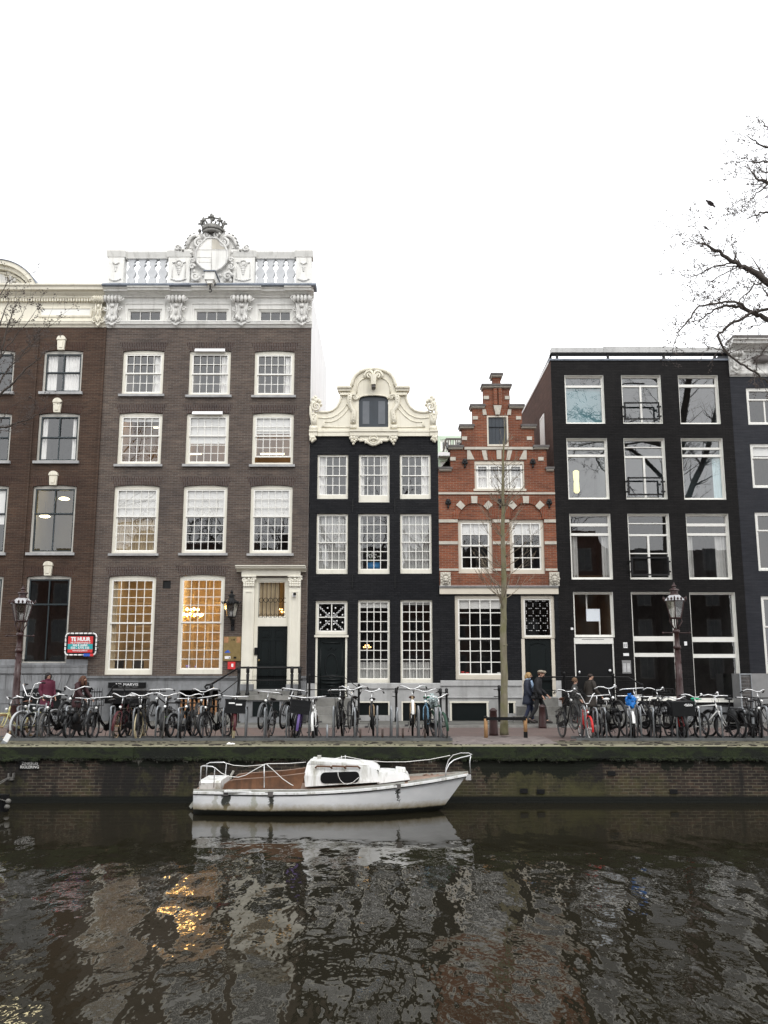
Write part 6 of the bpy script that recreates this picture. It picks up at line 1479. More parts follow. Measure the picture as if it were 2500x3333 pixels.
for k in range(9): q.ball((x+rg.uniform(-.07,.07),22.45+rg.uniform(-.04,.04),ZC+.02+rg.uniform(0,.03)), rg.uniform(.02,.05), None, rg.uniform(.015,.03), 6, 4)
tag(q.build('litter', M['curtain']), 'crumpled pale wrapper lying on the mossy coping', 'litter')
q = MB(); x, z = U(18,2410,22.9); q.box(-.065,.065,-.012,.012,-.02,.17); q.xf(Matrix.Translation((x,22.9,z))@Matrix.Rotation(rad(28),4,'Y')); WB = MB(); 
WT = thing('tilted_plate', 'tilted white and grey plate leaning at the left edge of the quay', 'plate', (x,22.9,z)); q.build('white_part', M['white_sign'], WT)
q = MB().box(-.065,.065,-.012,.012,-.20,-.021); q.xf(Matrix.Translation((x,22.9,z))@Matrix.Rotation(rad(28),4,'Y')); q.build('grey_part', M['steel'], WT)
# ================================================================ bicycle racks
def rack(name_lb, px0, px1, hoops, stubs, Y=23.85, hoopd=.62):
    x0, x1 = XP(px0,2395,Y), XP(px1,2395,Y); T_ = thing('bicycle_rack', name_lb, 'bicycle rack', ((x0+x1)/2,Y,0), group='grey steel bicycle racks')
    q = MB(); zt = .07
    q.box(x0,x1,23.57,23.64,-.06,zt).box(x0,x1,Y+.42,Y+.48,.002,zt); q.build('base_rail', M['rack_base'], T_)
    for i, px in enumerate(hoops):
        x = XP(px,2350,Y); h = .80 if i % 2 else .84; r = .024; q = MB(); ya, yb = 23.68, 23.68+hoopd*.62; rr = .09; sk = random.uniform(-.02,.02)
        pts = [(x,ya,.0),(x,ya,h-rr)] + [(x+sk,ya+rr-rr*math.cos(a),h-rr+rr*math.sin(a)) for a in (.4,.8,1.2,1.57)] + [(x+sk,yb-rr+rr*math.sin(a),h-rr+rr*math.cos(a)) for a in (0,.4,.8,1.2,1.57)] + [(x+sk*2,yb,.0)]
        MB().tube(pts, r, 7).build('hoop', M['steel'], T_, True)
    for px, hh, mt in stubs: x = XP(px,2380,23.66); MB().tube([(x,23.66,0),(x+.0,23.66,hh)], .028, 7).build('stub_post', M[mt], T_, True)
M['rack_base'] = mat('rack_base', (.10,.105,.105), .8, .35, 4, bmp=.2); M['stub_brown'] = mat('stub_brown', (.035,.02,.014), .6, .4, 8)
rack('long grey steel bicycle rack with hoops standing left of the young tree', -60, 1470, (64,132,222,292,366,440,513,586,657,730,803,864,935,1008,1086,1156,1228,1292,1363,1434,1275,1418), [(875,.26,'stub_brown'),(949,.26,'stub_brown'),(1173,.28,'stub_brown'),(1245,.28,'stub_brown'),(1311,.30,'stub_brown'),(1383,.30,'stub_brown'),(1065,.40,'steel')])
rack('grey steel bicycle rack with hoops in front of the black house', 1870, 2560, (1902,1968,2046,2121,2196,2270,2342,2418,2490,1940,2080,2230), [])
# ================================================================ bicycles
def metal(name, c, rough=.35): M[name] = mat(name, c, rough, .12, 6, spec=.3); return M[name]
for n_, c_ in (('bike_black',(.006,.006,.0065)),('bike_yellow',(.62,.58,.28)),('bike_silver',(.48,.49,.50)),('bike_red',(.52,.02,.02)),('bike_purple',(.11,.07,.22)),('bike_white',(.76,.76,.74)),('bike_blue',(.16,.30,.42)),('bike_tan',(.42,.30,.18)),('bike_dark_blue',(.02,.03,.09)),('bike_maroon',(.07,.012,.015)),('bike_grey',(.10,.105,.11)),('bike_lime',(.35,.70,.10)),('bike_green',(.015,.05,.03))): metal(n_, c_)
M['rim_grey'] = mat('rim_grey', (.055,.055,.058), .4, .3, 8, metal=.3); M['tyre_black'] = mat('tyre_black', (.012,.012,.0125), .85, .3, 9, spec=.2); M['tyre_tan'] = mat('tyre_tan', (.33,.21,.10), .8, .2, 8); M['tyre_cream'] = mat('tyre_cream', (.55,.47,.30), .8, .12, 8); M['tyre_grey'] = mat('tyre_grey', (.085,.082,.078), .85, .25, 8)
M['saddle_brown'] = mat('saddle_brown', (.13,.05,.025), .45, .2, 8); M['saddle_black'] = mat('saddle_black', (.015,.015,.016), .5, .2, 8); M['saddle_green'] = mat('saddle_green', (.02,.42,.20), .4, .08, 8)
M['plastic_black'] = mat('plastic_black', (.009,.0095,.0105), .5, .2, 8, bmp=.1, spec=.25); M['bag_blue'] = mat('bag_blue', (.01,.17,.55), .3, .15, 7, bmp=.3); M['bag_clear'] = mat('bag_clear', (.42,.50,.50), .3, .2, 9, bmp=.4); M['lamp_shell'] = mat('lamp_shell', (.80,.80,.78), .2, .05, 8, metal=.3)
M['reflector_red'] = mat('reflector_red', (.55,.03,.03), .3, .1, 9); M['reflector_yellow'] = mat('reflector_yellow', (.75,.60,.10), .3, .1, 9); M['bar_grip'] = M['plastic_black']
WR = .34
def mk(f, name, smooth=True):
    q = MB(); f(q); return q.mesh(name, M['bike_black'], smooth)
def tyre_(q): q.ring((0,0,0), WR-.022, .026, 'y', 28, 7)
def rim_(q):
    q.ring((0,0,0), WR-.05, .013, 'y', 28, 5); q.lathe([(.02,-.05),(.03,-.03),(.018,-.02),(.018,.02),(.03,.03),(.02,.05)], (0,0,0), 8, 'y')
    for k in range(18):
        a = 2*math.pi*k/18; b_ = a + (.35 if k % 2 else -.35); q.tube([(.02*math.cos(b_),.025*(1 if k%2 else -1),.02*math.sin(b_)),((WR-.055)*math.cos(a),0,(WR-.055)*math.sin(a))], .0022, 3)
RH, FH, BBK = (-.55,0,WR), (.53,0,WR), (-.09,0,.29)
def frame_oma(q):
    q.tube([(.31,0,.86),(.36,0,.66)], .021, 8)
    q.tube([(.34,0,.74),(.28,0,.60),(.16,0,.44),(.02,0,.33),BBK], .018, 8).tube([(.355,0,.68),(.28,0,.50),(.12,0,.34),(-.02,0,.28),BBK], .018, 8)
    q.tube([BBK,(-.27,0,.84)], .017, 8)
    for s in (-1,1): q.tube([BBK,(-.3,s*.05,.31),(-.55,s*.065,WR)], .011, 6).tube([(-.25,0,.78),(-.40,s*.06,.55),(-.55,s*.065,WR)], .009, 6)
def frame_city(q):
    q.tube([(.29,0,.88),(.35,0,.68)], .021, 8).tube([(.295,0,.85),(-.245,0,.80)], .016, 8).tube([(.335,0,.72),BBK], .018, 8).tube([BBK,(-.27,0,.86)], .017, 8)
    for s in (-1,1): q.tube([BBK,(-.3,s*.05,.31),(-.55,s*.065,WR)], .011, 6).tube([(-.25,0,.80),(-.40,s*.06,.56),(-.55,s*.065,WR)], .009, 6)
def fork_(q):
    q.tube([(.36,0,.66),(.365,0,.70)], .03, 8)
    for s in (-1,1): q.tube([(.365,s*.02,.70),(.40,s*.055,.63),(.47,s*.06,.45),(.53,s*.06,WR)], [.016,.015,.013,.010], 6)
def bars(kind):
    def f(q):
        q.tube([(.31,0,.86),(.27,0,1.05)], .013, 7).tube([(.27,0,1.05),(.31,0,1.055)], .016, 7)
        P_ = {'swept':[(.31,0,1.055),(.32,.07,1.06),(.31,.15,1.10),(.25,.25,1.125),(.15,.31,1.10),(.07,.325,1.08)],
              'flat':[(.31,0,1.06),(.31,.12,1.062),(.28,.27,1.068),(.20,.325,1.07),(.10,.335,1.065)],
              'high':[(.31,0,1.05),(.32,.06,1.06),(.33,.13,1.20),(.32,.20,1.33),(.25,.27,1.36),(.10,.29,1.35)],
              'wide':[(.31,0,1.055),(.33,.06,1.05),(.33,.14,1.09),(.27,.26,1.16),(.16,.36,1.17),(.05,.39,1.14)]}[kind]
        q.tube([(x,-y,z) for x,y,z in reversed(P_)] + P_[1:], .0145, 7)
    def g(q):
        e = {'swept':((.15,.31,1.10),(.05,.33,1.075)),'flat':((.18,.33,1.07),(.08,.335,1.063)),'high':((.20,.28,1.36),(.08,.29,1.35)),'wide':((.14,.365,1.167),(.03,.395,1.135))}[kind]
        for s in (-1,1): q.tube([(e[0][0],s*e[0][1],e[0][2]),(e[1][0],s*e[1][1],e[1][2])], [.019,.018], 7)
        s = -1; q.tube([(e[0][0]+.06,s*(e[0][1]-.02),e[0][2]-.02),(e[1][0]+.03,s*e[1][1],e[1][2]-.04)], .006, 5)
        q.tube([(.30,.02,1.05),(.36,.04,.98),(.37,.0,.80),(.38,.03,.68)], .004, 4)
    return f, g
def saddle_(q):
    q.tube([(-.36,0,1.0),(-.30,0,1.005),(-.22,0,1.0),(-.14,0,.99),(-.08,0,.975)], [.04,.085,.07,.035,.018], 10); q.v = [(x,y*1.05,.985+(z-.985)*.42) for x,y,z in q.v]
    n0 = len(q.v); q.tube([(-.27,0,.80),(-.29,0,.975)], .013, 7).ring((-.30,.045,.94), .022, .005, 'y', 8, 4).ring((-.30,-.045,.94), .022, .005, 'y', 8, 4)
def guard(c, a0, a1):
    def f(q):
        n = 14; b0 = len(q.v)
        for i in range(n+1):
            a = a0+(a1-a0)*i/n
            for w, r in ((-.032,WR+.012),(-.02,WR+.028),(.02,WR+.028),(.032,WR+.012)): q.v.append((c[0]+r*math.cos(a),w,c[2]+r*math.sin(a)))
        for i in range(n):
            for k in range(3): q.f.append((b0+4*i+k,b0+4*i+k+1,b0+4*i+5+k,b0+4*i+4+k))
        for s in (-1,1): a = a1*.9+a0*.1 if c is RH else a0*.85+a1*.15; q.tube([(c[0],s*.06,c[2]),(c[0]+(WR+.015)*math.cos(a),s*.03,c[2]+(WR+.015)*math.sin(a))], .004, 4)
    return f
def chaincase(q):
    q.prism([(-.60,.36),(-.56,.40),(-.12,.385),(-.02,.35),(.01,.29),(-.03,.22),(-.10,.19),(-.20,.21),(-.58,.29)], -.075, -.045)
def crank_(q):
    q.ring((-.09,-.04,.29), .085, .008, 'y', 16, 4).tube([(-.09,-.11,.29),(.03,-.115,.17)], .010, 5).tube([(-.09,.08,.29),(-.21,.085,.41)], .010, 5).box(-.02,.08,-.21,-.125,.155,.185).box(-.26,-.16,.095,.18,.395,.425)
def carrier_(q):
    for s in (-.055,0,.055): q.tube([(-.30,s,.76),(-.80,s,.745)], .007, 5)
    for x in (-.34,-.55,-.78): q.tube([(x,-.06,.755),(x,.06,.755)], .006, 5)
    for s in (-1,1): q.tube([(-.70,s*.06,.745),(-.55,s*.07,WR)], .006, 5)
    q.box(-.86,-.83,-.04,.04,.60,.68)
def stand_(q): q.tube([(-.12,.05,.27),(-.10,.16,.02)], .011, 5).tube([(-.12,-.05,.27),(-.12,-.12,.03)], .008, 5)
def headlamp_(q): q.lathe([(.014,-.04),(.032,-.02),(.037,.01),(.03,.025),(.0,.03)], (.41,0,.80), 10, 'x').tube([(.36,0,.74),(.39,0,.79)], .008, 5)
def fcarrier_(q):
    x0,x1,w,z0,z1 = .40,.74,.21,.86,1.0
    for z in (z0,z1): q.tube([(x0,-w,z),(x1,-w,z),(x1,w,z),(x0,w,z)], .010, 5, closed=True)
    for x,y in ((x0,-w),(x1,-w),(x1,w),(x0,w),(x1,0),((x0+x1)/2,-w),((x0+x1)/2,w)): q.tube([(x,y,z0),(x,y,z1)], .007, 5)
    for i in range(5): y = -w+2*w*(i+.5)/5; q.tube([(x0,y,z0),(x1,y,z0)], .006, 4)
    for s in (-1,1): q.tube([(.62,s*.1,z0),(.53,s*.065,WR)], .008, 5)
def crate_(q):
    x0,x1,w,z0,z1,t = .38,.74,.25,.66,1.0,.014; q.box(x0,x1,-w,w,z0,z0+t)
    for a,b_,c_,d in ((x0,x0+t,-w,w),(x1-t,x1,-w,w),(x0+t,x1-t,-w,-w+t),(x0+t,x1-t,w-t,w)): q.box(a,b_,c_,d,z0+t+.001,z1)
    q.box(x0-.012,x1+.012,-w-.012,-w-.001,z1-.035,z1).box(x0-.012,x1+.012,w+.001,w+.012,z1-.035,z1).box(x1+.001,x1+.012,-w,w,z1-.035,z1).box(x1+.001,x1+.010,-w+.03,w-.03,z0+.09,z0+.11).box(x1+.001,x1+.010,-w+.03,w-.03,z0+.18,z0+.195)
    for y in (-.12,.12): q.box(x1+.001,x1+.009,y-.008,y+.008,z0+.03,z0+.17)
def pannier_(q):
    for s in (-1,1):
        n0 = len(q.v); q.tube([(-.72,s*.15,.58),(-.66,s*.155,.575),(-.56,s*.16,.57),(-.45,s*.155,.575),(-.39,s*.15,.58)], [.05,.15,.16,.15,.05], 10); q.v[n0:] = [(x,s*.15+(y-s*.15)*.42,z*1.0) for x,y,z in q.v[n0:]]
    q.box(-.68,-.42,-.14,.14,.752,.768)
def bagwrap(q):
    rg = random.Random(6); q.ball((-.27,0,.99), .19, .13, .085, 18, 11); q.ball((-.36,.02,.90), .11, .12, .12, 14, 9); q.tube([(-.42,.02,1.0),(-.46,.04,1.08),(-.50,.02,1.13)], [.05,.025,.055], 9)
    q.v = [(x+rg.uniform(-.032,.032), y+rg.uniform(-.03,.03), z+rg.uniform(-.032,.032)) for x,y,z in q.v]
def lockband(q): q.ring((-.55,0,WR+.16), .16, .014, 'y', 16, 5, .3, 2.8); q.box(-.35,-.22,-.05,.05,.50,.53)
def cargo(q): q.prism([(.34,.70),(.76,.62),(.80,1.0),(.32,1.02)], -.30, .30)
def bell_(q): q.ball((.26,.20,1.14), .032, .032, .028, 8, 6)
def childseat(q): q.box(-.75,-.45,-.16,.16,.80,.84).box(-.80,-.75,-.17,.17,.80,1.22).box(-.75,-.5,-.18,-.16,.84,1.0).box(-.75,-.5,.16,.18,.84,1.0)
ME = {'tyre': mk(tyre_,'tyre'), 'rim': mk(rim_,'rim'), 'oma': mk(frame_oma,'frame'), 'city': mk(frame_city,'frame'), 'fork': mk(fork_,'fork'), 'saddle': mk(saddle_,'saddle'),
      'rear_mudguard': mk(guard(RH,.2,2.9),'mudguard'), 'front_mudguard': mk(guard(FH,-.25,2.2),'mudguard'), 'chain_case': mk(chaincase,'chain_case',False), 'crank': mk(crank_,'crank',False), 'carrier': mk(carrier_,'carrier'),
      'kickstand': mk(stand_,'kickstand'), 'headlight': mk(headlamp_,'headlight'), 'front_carrier': mk(fcarrier_,'front_carrier'), 'crate': mk(crate_,'crate',False), 'panniers': mk(pannier_,'panniers'), 'bag': mk(bagwrap,'bag',False),
      'lock': mk(lockband,'lock'), 'cargo_bag': mk(cargo,'cargo_bag',False), 'bell': mk(bell_,'bell')}
for kd in ('swept','flat','high','wide'):
    f_, g_ = bars(kd); ME['bar_'+kd] = mk(f_,'handlebar'); ME['grip_'+kd] = mk(g_,'grip')
def bpart(name, key, mt, parent, loc=(0,0,0), rot=(0,0,0)):
    o = bpy.data.objects.new(name, ME[key]); o.location = loc; o.rotation_euler = rot; COL.objects.link(o); o.parent = parent
    o.material_slots[0].link = 'OBJECT'; o.material_slots[0].material = M[mt]; return o
BIKES = []
def bike(px, label, head=-90, up=0, frame='oma', col='bike_black', tyre='tyre_black', bar='swept', barm='chrome', saddle='saddle_black', extra=(), lean=0, s=1.0, steer=0, guardm=None, Yn=None, rear=False, lampm='lamp_shell', fork=None, text=None, rimm='rim_grey'):
    """px: pixel of the wheel that stands nearest the canal"""
    Yh = Yn if Yn else (23.86 if up else 23.78); x = XP(px, 2350, Yh); h = rad(head); ca, sa = math.cos(h), math.sin(h)
    hub = -.55 if rear else .53
    pit = -math.asin(up / 1.08) if up else 0
    cx, cy = x - hub*s*ca*math.cos(pit), Yh - hub*s*sa*math.cos(pit)
    T_ = thing('bicycle', label, 'bicycle', (cx, cy, .002 + (.55*s*math.sin(-pit) if up else 0) + .002), (rad(lean), pit, h), 'bicycles parked in the racks', local=True); s_j = s*random.uniform(.955,1.045); T_.scale = (s_j,)*3; T_.rotation_euler[0] += rad(random.uniform(-3.5,3.5)); T_.rotation_euler[2] += rad(random.uniform(-4,4))
    gm = guardm or col
    bpart('frame', frame, col, T_); 
    fk = bpart('fork', 'fork', fork or col, T_)
    for c_, tz in ((RH, 0), (FH, steer)):
        w = bpart('wheel', 'rim', rimm, T_, c_, (0, random.uniform(0,.3), rad(tz))); bpart('tyre', 'tyre', tyre, w)
    hb = bpart('handlebar', 'bar_'+bar, barm, T_); bpart('grip', 'grip_'+bar, 'bar_grip', hb)
    bpart('saddle', 'saddle', saddle, T_); bpart('mudguard', 'rear_mudguard', gm, T_)
    if 'nofg' not in extra: bpart('mudguard', 'front_mudguard', gm, T_)
    bpart('crank', 'crank', 'rim_grey', T_)
    if 'nocase' not in extra: bpart('chain_case', 'chain_case', 'plastic_black', T_)
    bpart('kickstand', 'kickstand', 'rim_grey', T_)
    if 'nolamp' not in extra: bpart('headlight', 'headlight', lampm, T_)
    if 'nocarrier' not in extra: bpart('carrier', 'carrier', 'bike_black', T_)
    for k, mt in (('front_carrier','bike_black'),('crate','plastic_black'),('panniers','plastic_black'),('lock','bike_lime'),('cargo_bag','plastic_black'),('bell','chrome')):
        if k in extra:
            o_ = bpart(k, k, mt, T_)
            if text and k in ('crate','cargo_bag'):
                for s_, yy, zz, sz in text:
                    me = text_mesh(s_, sz, 'CENTER', bold=.002) if s_ else MB().box(-.075,.075,-.002,.002,-.018,.018).mesh('lettering'); me.transform(Matrix.Translation((.752 if k == 'crate' else .80, yy, zz)) @ Matrix.Rotation(rad(90), 4, 'Z')); me.materials.clear(); me.materials.append(M['white_sign'])
                    l_ = bpy.data.objects.new('lettering', me); COL.objects.link(l_); l_.parent = o_
    for k in extra:
        if k.startswith('bag_'): bpart('saddle_bag', 'bag', k, T_)
    BIKES.append(T_); return T_
U_ = .27
bike(4, 'pale yellow bicycle with tan tyres and brown saddle at the left edge', -122, 0, 'oma', 'bike_yellow', 'tyre_tan', 'swept', saddle='saddle_brown', extra=('bell',), rimm='bike_tan')
bike(78, 'silver bicycle with high curved handlebars next to the pale yellow one', -112, 0, 'city', 'bike_silver', 'tyre_grey', 'high', extra=('nocase','front_carrier'))
bike(102, 'grey bicycle with silver front fork between silver and black ones', -104, 0, 'city', 'bike_grey', 'tyre_black', 'swept', extra=('nocase',), fork='bike_silver', Yn=23.95)
bike(150, 'black bicycle with worn grey tyre and round headlight under the maroon coat', -101, 0, 'oma', 'bike_black', 'tyre_grey', 'swept', extra=('bell',), steer=14)
bike(205, 'black bicycle with raised front wheel and wide white handlebars left of the iron fence', -98, U_, 'oma', 'bike_black', 'tyre_black', 'wide')
bike(228, 'black bicycle seen from behind with black panniers and yellow reflector', 82, 0, 'oma', 'bike_black', 'tyre_black', 'flat', extra=('panniers','nolamp'), rear=True, Yn=23.75)
bike(309, 'black bicycle with cluttered handlebar leaning left of the MR MARVIS sign', -106, 0, 'oma', 'bike_black', 'tyre_black', 'flat', extra=('front_carrier',), lean=4, steer=10)
bike(377, 'black bicycle with tan inner front tyre and white headlight under the MR MARVIS sign', -93, 0, 'oma', 'bike_maroon', 'tyre_grey', 'swept', rimm='bike_tan')
bike(405, 'black bicycle seen from behind below the right end of the MR MARVIS sign', 78, 0, 'city', 'bike_black', 'tyre_black', 'flat', rear=True, Yn=24.2, extra=('nolamp',))
bike(453, 'black bicycle with cream tyres and a front carrier', -82, 0, 'oma', 'bike_black', 'tyre_cream', 'swept', extra=('front_carrier',), steer=-8)
bike(492, 'black bicycle with raised front wheel and straight white handlebar in the left rack', -103, U_, 'city', 'bike_black', 'tyre_black', 'flat', lean=5)
bike(525, 'black bicycle with a lime green ring lock', -86, 0, 'oma', 'bike_black', 'tyre_grey', 'swept', extra=('lock',), steer=8)
bike(567, 'small dark bicycle seen from behind beside the lime green lock', 74, 0, 'city', 'bike_grey', 'tyre_black', 'flat', saddle='saddle_black', rear=True, extra=('nolamp','nocarrier'), Yn=24.0)
bike(598, 'black bicycle with white round headlight in front of the orange cellar grille', -88, 0, 'oma', 'bike_black', 'tyre_black', 'swept', lean=-3)
bike(640, 'black bicycle with white walled raised front wheel beside the orange grille', -97, U_, 'oma', 'bike_black', 'tyre_grey', 'wide', rimm='bike_white')
bike(674, 'black bicycle with tilted handlebar below the stair railing', -108, 0, 'city', 'bike_black', 'tyre_black', 'flat', lean=6)
bike(757, 'dark maroon bicycle with cream tyre and lettered black front crate', -82, 0, 'oma', 'bike_maroon', 'tyre_cream', 'flat', extra=('crate','nolamp'), lean=-4, text=[('', -.10, .91, .05), ('', .08, .88, .05)])
bike(848, 'dark bicycle with raised front wheel and red reflector before the white doorway steps', -95, U_, 'city', 'bike_grey', 'tyre_black', 'flat', extra=('nocase','bell'), lean=-5)
bike(922, 'dark bicycle with raised front wheel and slanting handlebar left of the purple one', -97, U_, 'city', 'bike_black', 'tyre_black', 'flat', lean=-5)
bike(968, 'purple bicycle with a plain black plastic crate in front', -84, 0, 'oma', 'bike_purple', 'tyre_black', 'flat', extra=('crate','nolamp'), steer=-12, lean=-6)
bike(1027, 'white bicycle with straight handlebar beside the purple one', -86, 0, 'city', 'bike_white', 'tyre_black', 'flat', extra=('nocase','nocarrier'))
bike(1100, 'black bicycle with cluttered dark handlebar left of the bare rack hoops', -94, U_, 'oma', 'bike_black', 'tyre_black', 'flat', extra=('bell','front_carrier'))
bike(1139, 'black bicycle with silver fork and curved handlebar before the black door', -95, U_, 'city', 'bike_black', 'tyre_grey', 'wide', fork='bike_silver', extra=('nolamp',))
bike(1211, 'black bicycle with beige fork before the left cellar hatch', -91, U_, 'oma', 'bike_black', 'tyre_black', 'swept', fork='bike_tan', extra=('bell',))
bike(1346, 'tall bicycle with tan fork, brown saddle and white mudguards', -90, .30, 'city', 'bike_tan', 'tyre_black', 'wide', saddle='saddle_brown', guardm='bike_white', extra=('bell','nolamp'), s=1.05)
bike(1386, 'light blue bicycle with bright green saddle left of the young tree', -96, .16, 'oma', 'bike_blue', 'tyre_black', 'swept', saddle='saddle_green', extra=('nofg',))
bike(1447, 'dark bicycle wrapped in a clear plastic bag at the end of the left rack', -80, 0, 'city', 'bike_green', 'tyre_grey', 'swept', extra=('bag_clear','nolamp'), lean=5)
bike(1879, 'black bicycle with front carrier, raised front wheel and brown saddle right of the tree', -79, U_, 'city', 'bike_black', 'tyre_grey', 'swept', saddle='saddle_brown', extra=('front_carrier','bell'), Yn=23.75)
bike(1923, 'small red bicycle with white walled tyre and high handlebars', -84, 0, 'city', 'bike_red', 'tyre_grey', 'high', s=.86, extra=('nocase','nocarrier','front_carrier') [:2], rimm='bike_white')
bike(1994, 'black bicycle seen from behind with white saddle and panniers', 98, 0, 'oma', 'bike_black', 'tyre_black', 'flat', saddle='bike_white', extra=('panniers','nolamp'), rear=True)
bike(2025, 'black bicycle with raised front wheel and small bell in front of the black doors', -72, U_, 'city', 'bike_black', 'tyre_black', 'swept', extra=('bell','nocase'))
bike(2066, 'white bicycle seen from behind with a bright blue plastic bag on its saddle', 80, 0, 'city', 'bike_white', 'tyre_black', 'flat', extra=('bag_blue','nolamp','nocase','nocarrier'), rear=True)
bike(2104, 'silver bicycle with raised front wheel and taped stem right of the blue bag', -78, U_, 'city', 'bike_silver', 'tyre_black', 'flat', extra=('nofg','nocase','nocarrier'))
bike(2140, 'dark bicycle seen from behind between two raised front wheels', 84, 0, 'oma', 'bike_black', 'tyre_black', 'flat', extra=('nolamp',), rear=True)
bike(2174, 'black bicycle with raised front wheel and front carrier under the right street lamp', -74, U_, 'city', 'bike_black', 'tyre_black', 'swept', extra=('front_carrier','bell'))
bike(2226, 'black cargo bicycle with red fork and a white lettered black canvas box', -84, 0, 'oma', 'bike_black', 'tyre_black', 'swept', fork='bike_red', extra=('cargo_bag','nolamp'), text=[('•fabio', .12, .91, .10)])
bike(2284, 'black bicycle with white handlebar standing between cargo bag and green saddle', -72, 0, 'oma', 'bike_black', 'tyre_black', 'swept', extra=('bell','nofg'))
bike(2362, 'white bicycle with bright green saddle in the right rack', -50, 0, 'city', 'bike_white', 'tyre_black', 'swept', saddle='saddle_green', extra=('nocase','nofg','nocarrier','bell'))
bike(2392, 'black bicycle with saddle bags and low tilted white handlebar', 104, 0, 'city', 'bike_black', 'tyre_black', 'flat', extra=('panniers','nolamp'), rear=True)
bike(2448, 'dark bicycle seen from behind left of the metal cabinet front', 72, 0, 'city', 'bike_grey', 'tyre_black', 'flat', extra=('nolamp','nocase'), rear=True)
bike(2474, 'dark bicycle with black handlebars in front of the metal cabinet', -104, 0, 'city', 'bike_black', 'tyre_black', 'flat', barm='bike_black', extra=('nofg',))
bike(2506, 'black bicycle cut off by the right edge of the picture', -75, .2, 'oma', 'bike_black', 'tyre_grey', 'swept')
# ================================================================ sailing boat
YB0 = 21.05
bt = thing('sailing_boat', 'weathered white sailing boat with brown wooden cockpit moored at the quay', 'boat', (XP(1080,2600,YB0), YB0, ZW))
m, t, b = nodes('boat_hull'); b.inputs['Roughness'].default_value = .35
co = ocoord(t); sp = N(t, 'ShaderNodeSeparateXYZ'); t.links.new(co, sp.inputs[0])
c = ramp(t, ntex(t, scalev(t, co, (1.2,1,2.5)), 1.4, 5, .6), [(.3, (.72,.73,.74)), (.7, (.84,.845,.85))])
nz = ntex(t, co, 7, 5, .7)
def absm(a): return math_(t, 'ABSOLUTE', a, 0.0)
for px, w, dk_, top in ((735,.10,(.018,.02,.012),1),(882,.09,(.020,.022,.013),1),(700,.10,(.30,.30,.22),0),(826,.10,(.30,.31,.20),0),(1297,.045,(.015,.016,.010),1)):
    xx = XP(px, 2600, 20.2)
    d = math_(t, 'SUBTRACT', absm(math_(t, 'SUBTRACT', math_(t, 'ADD', sp.outputs[0], math_(t, 'MULTIPLY', math_(t, 'SUBTRACT', nz, .5), .35)), xx)), w)
    zf = N(t, 'ShaderNodeMapRange'); t.links.new(sp.outputs[2], zf.inputs[0]); setin(zf, From_Min=ZW+.05, From_Max=ZW+.5, To_Min=.07 if top else .0, To_Max=0 if top else .08)
    d = math_(t, 'ADD', d, zf.outputs[0])
    k = N(t, 'ShaderNodeMapRange'); t.links.new(d, k.inputs[0]); setin(k, From_Min=.012, From_Max=-.012, To_Min=0, To_Max=.95 if top else .5)
    c = mixc(t, k.outputs[0], c, dk_)
wl = N(t, 'ShaderNodeMapRange'); t.links.new(math_(t, 'ADD', sp.outputs[2], math_(t, 'MULTIPLY', math_(t, 'SUBTRACT', nz, .5), .16)), wl.inputs[0]); setin(wl, From_Min=ZW+.27, From_Max=ZW+.13, To_Min=0, To_Max=.85)
c = mixc(t, wl.outputs[0], c, (.33,.265,.14))
w2_ = N(t, 'ShaderNodeMapRange'); t.links.new(math_(t, 'ADD', sp.outputs[2], math_(t, 'MULTIPLY', math_(t, 'SUBTRACT', nz, .5), .06)), w2_.inputs[0]); setin(w2_, From_Min=ZW+.135, From_Max=ZW+.105, To_Min=0, To_Max=1)
c = mixc(t, w2_.outputs[0], c, (.010,.011,.009)); t.links.new(c, b.inputs['Base Color']); M['boat_hull'] = m
M['boat_white'] = mat('boat_white', (.80,.805,.79), .4, .06, 2.5, streak=.85, dirt=(.26,.245,.17)); M['boat_deck'] = mat('boat_deck', (.24,.165,.125), .8, .25, 4); M['teak'] = mat('teak', (.125,.056,.026), .55, .45, 3, streak=.8, dirt=(.035,.018,.010)); M['boat_grey'] = mat('boat_grey', (.36,.355,.32), .8, .3, 5)
xs, xb = XP(650,2590,YB0), XP(1524,2530,YB0); Lb = xb - xs
NS = 26
def hb(u): return max(.012, .97 * min(1, (.74 + 1.1*u) if u < .24 else 1) * (1 if u < .5 else (1 - ((u-.5)/.5)**2.1)))
def dk(u): return .50 + .03*u + .27*max(0,(u-.35)/.65)**1.6
def sec(u):
    h, bb = dk(u), hb(u); rk = .62*max(0,(u-.55)/.45)**2
    pts = []
    for fb, fz in ((0,-.34),(.50,-.26),(.80,-.10),(.92,.04),(.97,.18),(.99,.34),(1.0,h)):
        z = fz if fz < h else h; flare = 1 - (1-z/h)*.34*max(0,(u-.5)/.5); pts.append((bb*fb*flare, z, -rk*(1-max(0,z)/h)*1.0 - (rk*.5 if z < 0 else 0)))
    return pts
q = MB()
for i in range(NS+1):
    u = i/NS; x = xs + Lb*u; P0 = sec(u); ring = [(x+d, YB0-y, ZW+z) for y, z, d in reversed(P0)] + [(x+d, YB0+y, ZW+z) for y, z, d in P0[1:]]
    q.v += ring
n = 13
for i in range(NS):
    for k in range(n-1): a = i*n+k; q.f.append((a,a+1,a+n+1,a+n))
q.f.append(tuple(range(n))); HULL = q.build('hull', M['boat_hull'], bt, True)
def edge(u, s, dz=0, inn=0.): return (xs+Lb*u, YB0+s*(hb(u)-inn), ZW+dk(u)+dz)
